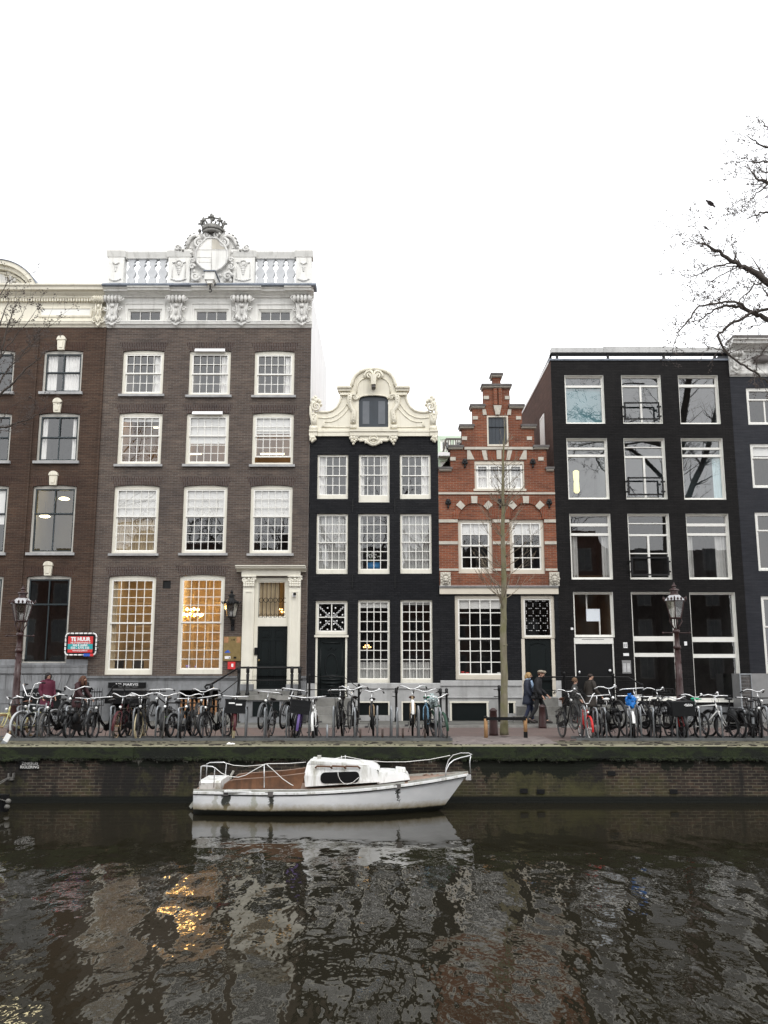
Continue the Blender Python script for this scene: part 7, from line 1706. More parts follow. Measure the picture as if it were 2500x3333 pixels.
# rubbing strake with the black line under it, toe rail
def strip(z0, z1, out, mt, nm, u0=0, u1=1, sides=(-1,1), inn=.02):
    for s in sides:
        q = MB(); N_ = 40
        for i in range(N_+1):
            u = u0+(u1-u0)*i/N_; x, y, z = edge(u, s); q.v += [(x,y+s*out,z+z0),(x,y+s*out,z+z1),(x,y-s*inn,z+z1),(x,y-s*inn,z+z0)]
        for i in range(N_):
            for k in range(4): a = i*4; l = (k+1)%4; q.f.append((a+k,a+l,a+4+l,a+4+k))
        q.f.append((0,1,2,3)); q.f.append(tuple(N_*4+k for k in (3,2,1,0))); q.build(nm, M[mt], bt)
strip(-.055,-.012,.022,'boat_white','rubbing_strake'); strip(-.078,-.0555,.012,'black_paint','strake_black_line'); strip(-.0115,.045,-.006,'boat_grey','toe_rail',.0,.76); strip(-.0115,.045,-.006,'boat_grey','toe_rail',.772,1.0)
for px in (735,882,1297):
    x = XP(px,2580,20.15); u = (x-xs)/Lb; e = edge(u,-1); MB().box(x-.055,x+.055,e[1]-.03,e[1]+.03,e[2]-.085,e[2]+.012).build('chainplate', M['dark_coping'], bt)
q = MB(); N_ = 30
for i in range(N_+1):
    u = i/N_; a = edge(u,-1,-.004,.01); c_ = edge(u,1,-.004,.01); q.v += [a,(a[0],YB0,a[2]+.03),c_]
for i in range(N_):
    for k in range(2): a = i*3+k; q.f.append((a,a+1,a+4,a+3))
q.build('deck', M['boat_deck'], bt, True)
zd = ZW + .5
def bx(px, y): return XP(px, 2550, y)
# white side decks round the cockpit, aft deck
xa, xc = bx(655,20.9), bx(730,20.9)
q = MB(); q.prismx([(20.48,zd+.0),(20.44,zd+.16),(20.55,zd+.20),(21.55,zd+.20),(21.66,zd+.16),(21.62,zd)], xa+.04, xc); q.build('aft_deck', M['boat_white'], bt)
q = MB(); q.box(bx(735,20.3),bx(1000,20.3),20.11,20.36,zd+.0,zd+.035).box(bx(735,20.3),bx(1000,20.3),21.74,21.96,zd,zd+.035); q.build('side_deck', M['boat_white'], bt)
# wooden cockpit coamings and thwarts
xk0, xk1 = bx(726,20.4), bx(993,20.4)
for y, s in ((20.40,-1),(21.66,1)):
    q = MB(); pr = [(xk0,zd+.02),(xk0+.03,zd+.12),(xk0+.14,zd+.20),(xk0+.3,zd+.225),(xk1-.55,zd+.29),(xk1+.0,zd+.36),(xk1-.10,zd+.02)]
    q.prism(pr, y-.018, y+.018); q.build('cockpit_coaming', M['teak'], bt); MB().tube([(p[0],y,p[1]+.006) for p in pr[1:6]], .014, 5).build('coaming_cap', M['boat_deck'], bt)
MB().box(xk0+.1,xk1-.05,20.42,20.75,zd-.1,zd-.02).box(xk0+.1,xk1-.05,21.3,21.64,zd-.1,zd-.02).box(xk0+.02,xk0+.05,20.42,21.64,zd-.1,zd+.12).build('cockpit_bench', M['teak'], bt)
q = MB(); p = (bx(748,20.9)); q.tube([(p,20.95,zd+.18),(p+.02,20.95,zd+.27),(p+.07,20.95,zd+.36)], .025, 6); q.build('tiller_fitting', M['boat_grey'], bt)
# cabin: main trunk and low fore part
def trunk(prof, y0, y1, tumble, nm, mt='boat_white'):      # prof: (x, z) side outline; narrows upwards
    q = MB(); k = len(prof); zmin = min(p[1] for p in prof); zmax = max(p[1] for p in prof)
    for s, yy in ((1,y0),(-1,y1)):
        for x, z in prof: q.v.append((x, yy + s*tumble*((z-zmin)/(zmax-zmin))**2, z))
    q.f.append(tuple(range(k))); q.f.append(tuple(range(2*k-1,k-1,-1)))
    for i in range(k): j = (i+1)%k; q.f.append((i,k+i,k+j,j))
    return q.build(nm, M[mt], bt)
def C2(px, py, y=20.5): x, z = U(px, py, y); return (x, z)
cp_ = [C2(994,2560),C2(990,2523),C2(1000,2484),C2(1010,2480),C2(1100,2486),C2(1198,2495),C2(1221,2503),C2(1231,2522),C2(1236,2545)]
CT_ = trunk(cp_, 20.45, 21.62, .10, 'cabin')
rp = [C2(1003,2486),C2(1010,2477),C2(1100,2483),C2(1200,2492),C2(1213,2498),C2(1198,2500),C2(1100,2491)]
q = MB().prism(rp, 20.52, 21.56); q.build('cabin_roof', M['boat_white'], bt)
q = MB(); q.prism([C2(1086,2479),C2(1080,2490),C2(1090,2492),C2(1190,2497),C2(1232,2514),C2(1236,2505),C2(1226,2495),C2(1210,2488)], 20.95, 21.35); q.build('sliding_hatch', M['boat_white'], bt)
def rr(px0, py0, px1, py1, y, rpx=13):
    pts = []
    for cx, cy, a0 in ((px1-rpx,py0+rpx,90),(px0+rpx,py0+rpx,180),(px0+rpx,py1-rpx,270),(px1-rpx,py1-rpx,0)):
        for k in range(5): a = rad(a0 - 22.5*0 + (90/4)*k - (90 if False else 0)); pts.append(C2(cx+rpx*math.cos(a), cy-rpx*math.sin(a), y))
    out = []
    for cx, cy, a0 in ((px1-rpx,py0+rpx,0),(px0+rpx,py0+rpx,90),(px0+rpx,py1-rpx,180),(px1-rpx,py1-rpx,270)):
        for k in range(5): a = rad(a0+22.5*k); out.append(C2(cx+rpx*math.cos(a), cy-rpx*math.sin(a), y))
    return out
sl = rr(1045,2516,1168,2549,20.44)
sl = [(x, z + (x-sl[7][0])*.03) for x, z in sl]
MB().prism(sl, 20.430, 20.455).build('cabin_window', M['black_paint'], CT_); MB().tube([(x,20.440,z) for x,z in sl], .012, 5, closed=True).build('window_rim', M['plastic_black'], CT_)
q = MB(); y = 20.455
for px0, px1 in ((1026,1082),(1076,1127),(1120,1173)): q.tube([C2(px0,2500,y)[:1]+(y,C2(px0,2500,y)[1]), (C2(px0+6,2494,y)[0],y,C2(px0+6,2494,y)[1]), (C2(px1-8,2495,y)[0],y,C2(px1-8,2495,y)[1]), (C2(px1,2502,y)[0],y,C2(px1,2502,y)[1])], .020, 6)
q.build('handrail', M['teak'], CT_, True)
fp_ = [C2(1228,2552),C2(1233,2514),C2(1262,2514),C2(1318,2518),C2(1330,2526),C2(1335,2538)]
trunk(fp_, 20.52, 21.5, .05, 'fore_cabin'); q = MB().prism([C2(1288,2516),C2(1290,2505),C2(1321,2508),C2(1324,2517)], 20.75, 21.25); FHt = q.build('fore_hatch', M['boat_white'], bt); x, z = C2(1305,2505,21); MB().lathe([(.09,-.01),(.09,.02),(.05,.04)], (x,21,z), 10).build('vent_cap', M['boat_white'], FHt, True)
q = MB(); x, z = C2(1042,2462,21.2); q.box(x-.06,x+.02,21.15,21.3,z-.08,z+.02); q.build('mast_step', M['boat_grey'], bt)
# rails and wires
def T3(px, py, y): x, z = U(px, py, y); return (x, y, z)
ss = M['chrome']
q = MB(); ya, yb = 20.42, 21.6
q.tube([T3(651,2556,ya),T3(655,2495,ya),T3(660,2493,ya),T3(692,2495,ya),T3(699,2500,ya),T3(696,2563,ya)], .012, 6).tube([T3(671,2538,yb),T3(674,2486,yb),T3(684,2482,yb),T3(730,2481,yb),T3(737,2486,yb),T3(733,2535,yb)], .012, 6)
q.tube([T3(655,2495,ya),T3(674,2488,yb)], .010, 6); q.build('stern_rail', ss, bt, True)
q = MB(); q.tube([T3(1450,2525,21.5),T3(1452,2500,21.5),T3(1460,2475,21.5),T3(1475,2458,21.45),T3(1500,2451,21.35),T3(1525,2451,21.1),T3(1536,2456,21.0),T3(1530,2459,20.9),T3(1500,2466,20.75),T3(1477,2474,20.62),T3(1462,2487,20.55),T3(1453,2506,20.52),T3(1450,2528,20.5)], .013, 6).tube([T3(1533,2458,21.0),T3(1529,2480,21),T3(1532,2518,21)], .012, 6); q.build('bow_rail', ss, bt, True)
q = MB(); 
for px, y, t_, b_ in ((860,20.2,2489,2564),(1112,21.7,2460,2478),(1124,21.9,2458,2500)): MB().tube([T3(px,b_,y),T3(px,t_,y)], .010, 6).build('stanchion', ss, bt, True)
def wire(pts, nm='lifeline', r=.008): MB().tube(pts, r, 5).build(nm, M['curtain'], bt, True)
wire([T3(699,2498,ya),T3(720,2516,20.35),T3(745,2527,20.3),T3(775,2530,20.27),T3(800,2523,20.24),T3(830,2505,20.2),T3(860,2489,20.2)])
wire([T3(737,2484,yb),T3(760,2491,21.7),T3(800,2494,21.75),T3(840,2491,21.0),T3(860,2489,20.2)]); wire([T3(860,2488,20.2),T3(872,2486,20.4),T3(940,2485,21),T3(995,2481,21.6)])
wire([T3(868,2488,20.2),T3(890,2507,20.2),T3(920,2535,20.2),T3(945,2552,20.2),T3(955,2557,20.2)],'rope'); wire([T3(1086,2470,21.7),T3(1124,2462,21.85),T3(1190,2475,21.9),T3(1250,2480,21.9),T3(1320,2480,21.85),T3(1400,2472,21.7),T3(1465,2459,21.5)])
wire([T3(1100,2513,20.43),T3(1101,2525,20.42),T3(1108,2540,20.40),T3(1118,2549,20.36),T3(1130,2553,20.3),T3(1150,2546,20.40),T3(1168,2530,20.42)],'rope',.006)
q = MB(); rg = random.Random(3)
for k in range(16): x, y, z = T3(1405+rg.uniform(-25,30),2522,21.3); q.ball((x,y+rg.uniform(-.2,.2),z-.02+rg.uniform(-.02,.03)), .03, .03, .02, 6, 4)
q.build('rope_heap', M['boat_deck'], bt)
q = MB(); x, y, z = T3(1530,2525,YB0); q.box(x-.10,x+.02,y-.05,y+.05,z-.09,z+.03).ball((x-.22,y-.05,z+.05),.05,.03,.03); q.build('bow_fitting', M['chrome'], bt)
# rudder and weed hanging at the stern
x, z = C2(650,2578,21); q = MB(); q.prism([C2(651,2575,21.05),C2(644,2580,21.05),C2(634,2600,21.05),C2(616,2624,21.05),C2(622,2632,21.05),C2(648,2606,21.05),C2(655,2598,21.05)], 21.02, 21.07); q.build('rudder', M['boat_grey'], bt)
q = MB()
for k in range(7): dx = (k-3)*2.0; q.tube([T3(646+dx*.5,2578,20.95),T3(645+dx,2600,20.9),T3(643+dx*1.6,2632,20.9),T3(642+dx*1.8,2645,20.9)], .010, 4)
q.build('hanging_rope', M['boat_grey'], bt, True)
# ================================================================ trees
def bark(name, lo, hi, moss=None):
    m, t, b = nodes(name); b.inputs['Roughness'].default_value = .9; co = ocoord(t)
    c = ramp(t, ntex(t, scalev(t, co, (6,6,1.6)), 1.5, 5, .7), [(.3, lo), (.7, hi)])
    if moss: c = mixc(t, ramp(t, ntex(t, co, 2.2, 4), [(.42,(0,)*3),(.62,(.8,)*3)]), c, moss)
    t.links.new(c, b.inputs['Base Color']); bump(t, b, ntex(t, scalev(t, co, (14,14,4)), 2, 4), .5, .02); M[name] = m
bark('bark_dark', (.035,.028,.024), (.075,.062,.052)); bark('bark_young', (.13,.11,.075), (.24,.215,.15), (.14,.135,.06)); bark('twig', (.06,.047,.042), (.10,.08,.07)); bark('twig_young', (.15,.12,.085), (.23,.19,.14))
MINR = [.0026]
def rdir(rg, d, spread):
    v = Vector((rg.gauss(0,1), rg.gauss(0,1), rg.gauss(0,1))); v -= d*v.dot(d); v.normalize(); return (d + v*spread).normalized()
def shoot(mb, rg, p, d, L, r, n=5, wob=.22, up=.05, buds=0, k=4, kids=None, lvl=0):
    pts, rs = [p.copy()], [r]; q = p.copy(); dd = d.copy()
    for i in range(n):
        dd = (dd + Vector((rg.gauss(0,wob), rg.gauss(0,wob), rg.gauss(0,wob)+up))*.6).normalized(); q = q + dd*(L/n); pts.append(q.copy()); rs.append(max(MINR[0], r*(1-.75*(i+1)/n)))
        if buds and rg.random() < buds: mb.ball((q.x+rg.gauss(0,.012), q.y, q.z+rg.gauss(0,.012)), .018*rg.uniform(.6,1.3), None, .014, 4, 3)
    mb.tube(pts, rs, k)
    if kids and lvl < len(kids):
        cnt, ls, spread = kids[lvl]
        for _ in range(cnt):
            i = rg.randint(1, n-1 if n > 2 else 1); base = pts[i]; dv = (pts[min(i+1,n)]-pts[i-1]).normalized()
            shoot(mb, rg, base, rdir(rg, dv, spread), L*ls*rg.uniform(.6,1.2), max(MINR[0]*1.1, rs[i]*.65), max(3,n-1), wob, up, buds, 3, kids, lvl+1)
    return pts
def wob_line(P_, rg, amp, sub=4):
    out = []
    for a, b_ in zip(P_[:-1], P_[1:]):
        for i in range(sub):
            t_ = i/sub; v = a.lerp(b_, t_); out.append(v + Vector((rg.gauss(0,amp),rg.gauss(0,amp),rg.gauss(0,amp))) if (i or out) else v)
    out.append(P_[-1]); return out
def limb_tree(label, trunk, tr, limbs, Y, mt, tw, seed, buds=.3, side=None, kids=((3,.55,.9),(3,.5,.9)), tl=(.5,1.1), dens=5.0, wl=()):
    rg = random.Random(seed); T_ = thing('bare_tree', label, 'tree', trunk[0], group=None)
    q = MB(); P_ = wob_line([Vector(p) for p in trunk], rg, .02); n = len(P_); q.tube(P_, [tr*(1-.55*i/(n-1))*(1.25 if i == 0 else 1) for i in range(n)], 10); q.build('trunk', M[mt], T_, True)
    lb = MB(); tg = MB()
    for pts, r0, r1, dy in limbs:
        V = []
        for i, (px, py) in enumerate(pts):
            y = Y + dy*i/(len(pts)-1); x, z = U(px, py, y); V.append(Vector((x,y,z)))
        L_ = wob_line(V, rg, .018, 4); n = len(L_); lb.tube(L_, [.82*(r0+(r1-r0)*i/(n-1)) for i in range(n)], 7)
        tot = sum((L_[i+1]-L_[i]).length for i in range(n-1)); cnt = int(tot*dens)
        for _ in range(cnt):
            f = rg.random()**.7; i = min(n-2, int(f*(n-1))); d = (L_[i+1]-L_[i]).normalized(); dv = rdir(rg, d, rg.uniform(.6,1.5)); dv.z += .12; dv.normalize()
            shoot(tg, rg, L_[i], dv, rg.uniform(*tl)*(1-.35*f), max(.004, (r0+(r1-r0)*f)*.30), 5, .25, .03, buds, 4, kids)
        shoot(tg, rg, L_[-1], (L_[-1]-L_[-2]).normalized(), .5, r1, 5, .25, .03, buds, 4, kids)
    for pts, r0, r1 in wl:
        L_ = wob_line([Vector(p) for p in pts], rg, .04, 5); n = len(L_); lb.tube(L_, [r0+(r1-r0)*i/(n-1) for i in range(n)], 8)
        for _ in range(40):
            i = rg.randint(2, n-2); shoot(tg, rg, L_[i], rdir(rg, (L_[i+1]-L_[i]).normalized(), 1.0), rg.uniform(.8,2.2), .03, 5, .2, .06, 0, 4, kids)
    lb.build('limbs', M[mt], T_, True); tg.build('twigs', M[tw], T_); return T_
def Z7(*p): return [(2100+a/2.4578, 350+c/2.4578) for a, c in p]
YT = 24.6
tx = XP(2790, 2200, YT)
limb_tree('large bare tree whose dark branches reach in from the right edge', [(tx,YT,-.05),(tx-.05,YT,4),(tx+.1,YT,9),(tx+.2,YT,13)], .34, [
    (Z7((1560,1650),(1250,1540),(983,1400),(860,1310),(760,1260),(650,1200),(540,1130),(480,1090),(390,1085)), .16, .012, -.8),
    (Z7((745,1250),(712,1170),(705,1118)), .03, .010, .3), (Z7((690,1245),(560,1265),(440,1330),(350,1360),(255,1332)), .028, .006, .5), (Z7((650,1212),(560,1235),(450,1275),(390,1300)), .014, .004, .4),
    (Z7((740,1275),(620,1335),(520,1400),(470,1470),(380,1530)), .024, .006, -.5), (Z7((705,1280),(650,1390),(580,1470)), .018, .006, .4), (Z7((480,1090),(430,985),(400,900),(405,840)), .012, .004, .3), (Z7((390,1085),(330,1020),(265,950)), .010, .004, .3),
    (Z7((1500,2050),(1200,1800),(983,1690),(870,1640),(750,1590),(650,1585),(590,1600),(500,1650),(375,1765)), .12, .008, .8),
    (Z7((800,1605),(750,1560),(600,1555),(430,1590),(330,1710),(262,1800),(225,1900),(228,1960)), .05, .007, -.5), (Z7((1300,1560),(983,1610),(860,1640),(740,1700),(640,1760),(582,1820),(640,1955),(760,2050),(890,2120),(980,2200)), .06, .03, .4),
    (Z7((640,1958),(500,1905),(440,1878)), .022, .006, .2), (Z7((750,1555),(810,1490),(880,1420),(983,1385)), .016, .03, .3), (Z7((983,1510),(920,1410)), .03, .008, .2),
    (Z7((1500,1000),(1200,700),(983,600),(900,580),(860,520),(820,460)), .10, .008, .6), (Z7((983,612),(900,680),(850,740),(770,790)), .03, .006, .4), (Z7((1200,860),(983,835),(920,840),(850,880),(720,905)), .05, .005, -.4), (Z7((900,580),(820,570),(740,560),(660,562)), .018, .004, .3),
    (Z7((1250,500),(983,430),(900,440),(820,430),(700,425)), .05, .004, .5), (Z7((1200,420),(983,330),(900,285),(830,235),(785,208)), .05, .004, -.4), (Z7((1150,300),(983,180),(940,110),(915,90)), .04, .004, .4), (Z7((1200,620),(983,510),(900,480)), .04, .008, -.5),
    (Z7((983,1900),(900,2000),(880,2130)), .04, .012, .1), (Z7((1100,1500),(983,1430),(900,1450),(720,1440),(560,1500)), .02, .004, .3), (Z7((983,700),(900,760),(760,840),(600,870)), .012, .003, .3),(Z7((1100,1750),(983,1705),(900,1740),(780,1770)), .025, .006, .5)],
    YT, 'bark_dark', 'twig', 12, .55, tl=(.35,1.0), dens=6.0, wl=[(((tx+.1,YT,8.5),(tx+1.0,YT-.3,12),(tx+1.5,YT,15.5),(tx+2.4,YT+.3,20)),.22,.10),(((tx,YT,7),(tx+2.2,YT,12),(tx+3.6,YT,17)),.16,.07),(((tx,YT,6.5),(tx+.5,YT+.4,11),(tx+.4,YT+.6,16)),.16,.07)], kids=((2,.6,.9),(2,.55,.9)))
def Z1(*p): return [(a/2.592, 680+c/2.592) for a, c in p]
tx2 = XP(-420, 2200, YT)
limb_tree('bare tree whose fine twigs reach in from the left edge', [(tx2,YT,-.05),(tx2+.05,YT,4),(tx2-.1,YT,9)], .26, [
    (Z1((-700,1700),(-300,1640),(0,1570),(150,1420),(300,1290),(380,1200)), .07, .004, -.4), (Z1((-500,1900),(-150,1880),(0,1850),(110,1820),(240,1775),(350,1705),(445,1655)), .05, .004, .3),
    (Z1((-300,1640),(0,1480),(60,1360),(240,1160),(430,1060)), .04, .004, .4), (Z1((-400,1500),(-100,1350),(0,1250),(60,1000),(110,850),(180,720)), .05, .003, -.5), (Z1((-500,1400),(-200,1150),(0,980),(60,800),(80,650)), .045, .003, .4),
    (Z1((0,1250),(130,1080),(280,900),(340,800)), .02, .003, .4), (Z1((60,1360),(200,1230),(330,1080),(450,960),(575,855)), .014, .002, .3), (Z1((0,1120),(150,940),(250,760)), .014, .003, -.3), (Z1((100,1300),(250,1130),(380,990),(450,810)), .012, .002, .4), (Z1((-200,1900),(0,1800),(60,1700),(130,1640),(330,1580)), .02, .003, .3), (Z1((-300,1000),(-50,800),(60,620),(200,560)), .03, .003, .3)],
    YT, 'bark_dark', 'twig', 5, .4, tl=(.3,.8), dens=4.2, kids=((2,.6,.8),(2,.5,.8)))
MINR[0] = .0036
# young street tree tied to the stakes
YY = 24.6; rg = random.Random(21); xb0 = XP(1640,2390,YY)
YTR = thing('young_tree', 'slender young bare tree with greenish trunk in front of the step gable house', 'tree', (xb0,YY,0))
line = [(1641,2392,.115),(1641,2340,.10),(1641,2200,.092),(1638,2050,.085),(1640,1950,.078),(1639,1850,.068),(1637,1750,.058),(1638,1650,.047),(1637,1550,.036),(1638,1480,.026),(1643,1400,.013),(1645,1345,.005)]
P_ = [Vector(P(a,c,YY)) for a, c, r in line]; P_ = [Vector((p.x,p.y,max(p.z,-.05))) for p in P_]
ln = []; rs = []
for i in range(len(P_)-1):
    for k in range(3): u = k/3; ln.append(P_[i].lerp(P_[i+1], u) + Vector((rg.gauss(0,.006),rg.gauss(0,.006),0))); rs.append((line[i][2]*(1-u)+line[i+1][2]*u)*rg.uniform(.95,1.06))
ln.append(P_[-1]); rs.append(.004)
q = MB(); q.tube(ln, rs, 10)
for k in range(26): i = rg.randint(4, len(ln)-8); a = rg.uniform(0,6.28); q.ball((ln[i].x+rs[i]*.9*math.cos(a),ln[i].y+rs[i]*.9*math.sin(a),ln[i].z), rs[i]*.33, None, rs[i]*.26, 6, 4)
q.build('trunk', M['bark_young'], YTR, True)
q = MB()
for k in range(62):
    f = rg.uniform(0,1)**.9; zz = ZP(2010,YY) + (ZP(1440,YY)-ZP(2010,YY))*f; i = min(range(len(ln)), key=lambda j: abs(ln[j].z-zz)); a = rg.uniform(0,6.28)
    d = Vector((math.cos(a), math.sin(a), rg.uniform(.35,.8))).normalized(); L_ = (1.5*(1-f)+.45*f)*rg.uniform(.6,1.1)
    shoot(q, rg, ln[i], d, L_, .014*(1-.4*f), 7, .10, .16, .10, 4, ((2,.55,.5),(2,.5,.5)))
for k in range(8): shoot(q, rg, ln[-3-k], Vector((rg.gauss(0,.3),rg.gauss(0,.3),1)).normalized(), .5, .006, 5, .1, .1, 0, 4)
q.build('twigs', M['twig_young'], YTR)

# ================================================================ birds
M['bird'] = mat('bird', (.05,.04,.04), .8, .3, 8)
def birdy(px, py, Y, label, sc, wing):
    x, z = U(px, py, Y); T_ = thing('bird', label, 'bird', (x,Y,z)); q = MB()
    pts = [(-.16,0,.10),(-.12,0,.09),(-.06,0,.05),(.03,0,-.02),(.10,0,-.08),(.16,0,-.14),(.21,0,-.18)]; q.tube([(x+a*sc,Y,z+c*sc) for a,_,c in pts], [r*sc for r in (.01,.032,.055,.07,.05,.035,.045)], 8)
    q.ball((x-.125*sc,Y,z+.095*sc), .036*sc)
    q.build('body', M['bird'], T_, True)
    for s in (-1,1): MB().prism([(x-.05*sc,z+.03*sc),(x+.06*sc,z-.05*sc),(x+.12*sc,z-.10*sc+s*.05*sc*wing),(x+.03*sc,z+.0*sc+s*.10*sc*wing)], Y+s*.05*sc, Y+s*.05*sc+s*.10*sc).build('wing', M['bird'], T_)
birdy(2310, 660, 26.0, 'dark pigeon gliding with closed wings and fanned tail in the white sky', .78, .5); birdy(2297, 741, 27.5, 'smaller dark bird seen as a round speck below the pigeon', .48, 1.6)

# ================================================================ people
for n_, c_ in (('skin',(.55,.33,.24)),('hair_black',(.012,.010,.010)),('hair_brown',(.085,.035,.018)),('hair_blond',(.36,.23,.10)),('hair_dark',(.03,.02,.016)),('coat_maroon',(.085,.008,.026)),('coat_dark_red',(.035,.010,.012)),('coat_navy',(.022,.028,.048)),('coat_black',(.008,.008,.010)),('coat_brown',(.030,.024,.019)),('jacket_grey',(.07,.07,.066)),('trousers_black',(.008,.008,.009)),('jeans',(.014,.02,.05)),('scarf_blue',(.35,.48,.66)),('cap_beige',(.30,.26,.20)),('beanie_brown',(.13,.075,.04)),('shoe',(.03,.024,.022)),('shoe_white',(.6,.6,.6))): M[n_] = mat(n_, c_, .75, .18, 9)
def skinmesh(name, J, E, mt, parent, root, sub=2):
    me = bpy.data.meshes.new(name); keys = list(J); ix = {k: i for i, k in enumerate(keys)}
    me.from_pydata([J[k][0] for k in keys], [(ix[a], ix[b_]) for a, b_ in E], []); o = bpy.data.objects.new(name, me); COL.objects.link(o); o.parent = parent
    md = o.modifiers.new('skin', 'SKIN'); md.use_smooth_shade = True; md.branch_smoothing = .6
    for i, k in enumerate(keys):
        r = J[k][1]; r = r if isinstance(r, tuple) else (r, r); v = me.skin_vertices[0].data[i]; v.radius = r; v.use_root = (k == root)
    sb_ = o.modifiers.new('subdivision', 'SUBSURF'); sb_.levels = sb_.render_levels = sub; me.materials.append(M[mt]); return o
def lerp3(a, b_, t_): return tuple(a[i]+(b_[i]-a[i])*t_ for i in range(3))
def person(px, Y, head, H, label, coat, trousers, hair, hem=.55, z0=.07, hairstyle='short', legs=(.0,.0), bend=0., turn=0., arms=((.06,.16),(.06,.16)), shoe='shoe', cap=None, scarf=None, bulk=1.0, fem=False, headdown=0.):
    x = XP(px, 2300, Y); T_ = thing('person', label, 'person', (x,Y,z0), (0,0,rad(head)), local=True); T_.scale = (H/1.75,)*3
    # x forward, y to the left, z up; legs: forward reach of each foot
    B = bend
    def up(z, y=0., f=0.): k = max(0, z-.95); return (f + k*math.sin(B), y, .95 + k*math.cos(B) if z > .95 else z)
    hip, ch, nk = up(.95), up(1.33), up(1.47); hd = up(1.585); hd = (hd[0]+.025+.05*headdown, 0, hd[2]-.02*headdown)
    J = {'pel': (hip,.09), 'wai': (up(1.12),.085), 'che': (ch,.09), 'nek': (nk,.052), 'he0': ((hd[0]-.005,0,hd[2]-.045),(.062,.072)), 'he1': ((hd[0],0,hd[2]+.03),(.074,.09)), 'he2': ((hd[0]-.01,0,hd[2]+.085),(.055,.065)), 'nose': ((hd[0]+.105,0,hd[2]-.012),.014)}
    E = [('pel','wai'),('wai','che'),('che','nek'),('nek','he0'),('he0','he1'),('he1','he2'),('he1','nose')]
    hands = {}
    for s, nm, fo, ar in ((1,'l',legs[0],arms[0]),(-1,'r',legs[1],arms[1])):
        kb = .5; kx = fo*.55 + .05 + (.06 if fo < 0 else 0); kn = (kx, s*.09, .50); az = .09 + max(0, -fo)*.22; an = (fo-.02 if fo > -.01 else fo, s*.09, az); to = (an[0]+.15, s*.10, .035 if fo > -.01 else .03)
        J.update({'hp'+nm: ((hip[0], s*.09, .90),.085), 'kn'+nm: (kn,.058), 'an'+nm: (an,.042), 'to'+nm: (to,.032)})
        E += [('pel','hp'+nm),('hp'+nm,'kn'+nm),('kn'+nm,'an'+nm),('an'+nm,'to'+nm)]
        sh = up(1.40, s*.19); el = (sh[0]+ar[0]-.04, s*.245, sh[2]-.28); wr = (sh[0]+ar[0]+ar[1], s*.225, sh[2]-.28-.24*math.cos(min(1.4,ar[1]*3))); hn = lerp3(el, wr, 1.30)
        J.update({'sh'+nm: (sh,.062), 'el'+nm: (el,.044), 'wr'+nm: (wr,.028), 'ha'+nm: (hn,(.038,.02))}); E += [('che','sh'+nm),('sh'+nm,'el'+nm),('el'+nm,'wr'+nm),('wr'+nm,'ha'+nm)]
        d = Vector(hn)-Vector(wr); d.normalize()
        for k in range(4):
            off = Vector((.018*(1.5-k)*1.0, 0, 0)); off -= d*off.dot(d); p1 = Vector(hn)+off+d*.045; p2 = p1+d*(.03-.006*abs(k-1.2))+Vector((.006,-s*.014,0))
            J.update({f'f{k}{nm}': (tuple(p1),.0095), f'g{k}{nm}': (tuple(p2),.008)}); E += [('ha'+nm,f'f{k}{nm}'),(f'f{k}{nm}',f'g{k}{nm}')]
        th = Vector(wr).lerp(Vector(hn),.6)+Vector((.04,-s*.012,-.01)); J['th'+nm] = (tuple(th),.010); E.append(('ha'+nm,'th'+nm)); hands[nm] = (sh, el, wr)
    BD = skinmesh('body', J, E, 'skin', T_, 'pel')
    # face
    q = MB()
    for s in (-1,1): q.ball((hd[0]+.082, s*.032, hd[2]+.015), .011, .011, .008, 6, 5)
    q.build('eyes', M['hair_black'], T_, True); q = MB().ball((hd[0]+.086,0,hd[2]-.055), .010, .024, .006, 6, 4); 
    for s in (-1,1): q.ball((hd[0]-.005, s*.078, hd[2]-.005), .018, .010, .028, 6, 5)
    q.build('mouth_and_ears', M['skin'], T_, True)
    # trousers and shoes
    JT = {'pel': ((hip[0],0,.97),.12)}; ET = []
    for nm in 'lr':
        for k, r in (('hp',.098),('kn',.072),('an',.056)): JT[k+nm] = (J[k+nm][0], r)
        ET += [('pel','hp'+nm),('hp'+nm,'kn'+nm),('kn'+nm,'an'+nm)]
    skinmesh('trousers', JT, ET, trousers, T_, 'pel')
    q = MB()
    for nm in 'lr':
        a, t_ = J['an'+nm][0], J['to'+nm][0]; q.tube([(a[0]-.06,a[1],max(.04,a[2]-.045)),(a[0],a[1],a[2]-.02),lerp3(a,t_,.6),(t_[0]+.03,t_[1],max(.03,t_[2]))], [.04,.052,.045,.03], 9)
    q.build('shoes', M[shoe], T_, True)
    # coat with sleeves
    zh = hem; q = MB(); leg_ = .5*abs(legs[0]-legs[1])
    rings = [(up(1.475),.060,.070),(up(1.44),.085,.13),(up(1.40),.112,.19),(up(1.32),.128,.198),(up(1.20),.128,.185),(up(1.08,0,.004),.125,.175),(up(.96,0,.008),.142,.188),((hip[0]+.012,0,.82),.150+.1*leg_,.190),((hip[0]+.014+.15*sum(legs),0,max(zh,.55)+.10),.155+.22*leg_,.190),((hip[0]+.015+.2*sum(legs),0,zh),.160+.30*leg_,.188)]
    rings = [r_ for k, r_ in enumerate(rings) if k < 7 or r_[0][2] >= zh - .001]
    for (cx_, cy_, cz_), ra, rb in rings:
        for k in range(20): a = 2*math.pi*k/20; w_ = 1 + .03*math.sin(a*5+cz_*9); q.v.append((cx_+ra*bulk*w_*math.cos(a), rb*bulk*math.sin(a)*w_, cz_))
    for i_ in range(len(rings)-1):
        for k in range(20): l = (k+1)%20; q.f.append((i_*20+k,i_*20+l,i_*20+20+l,i_*20+20+k))
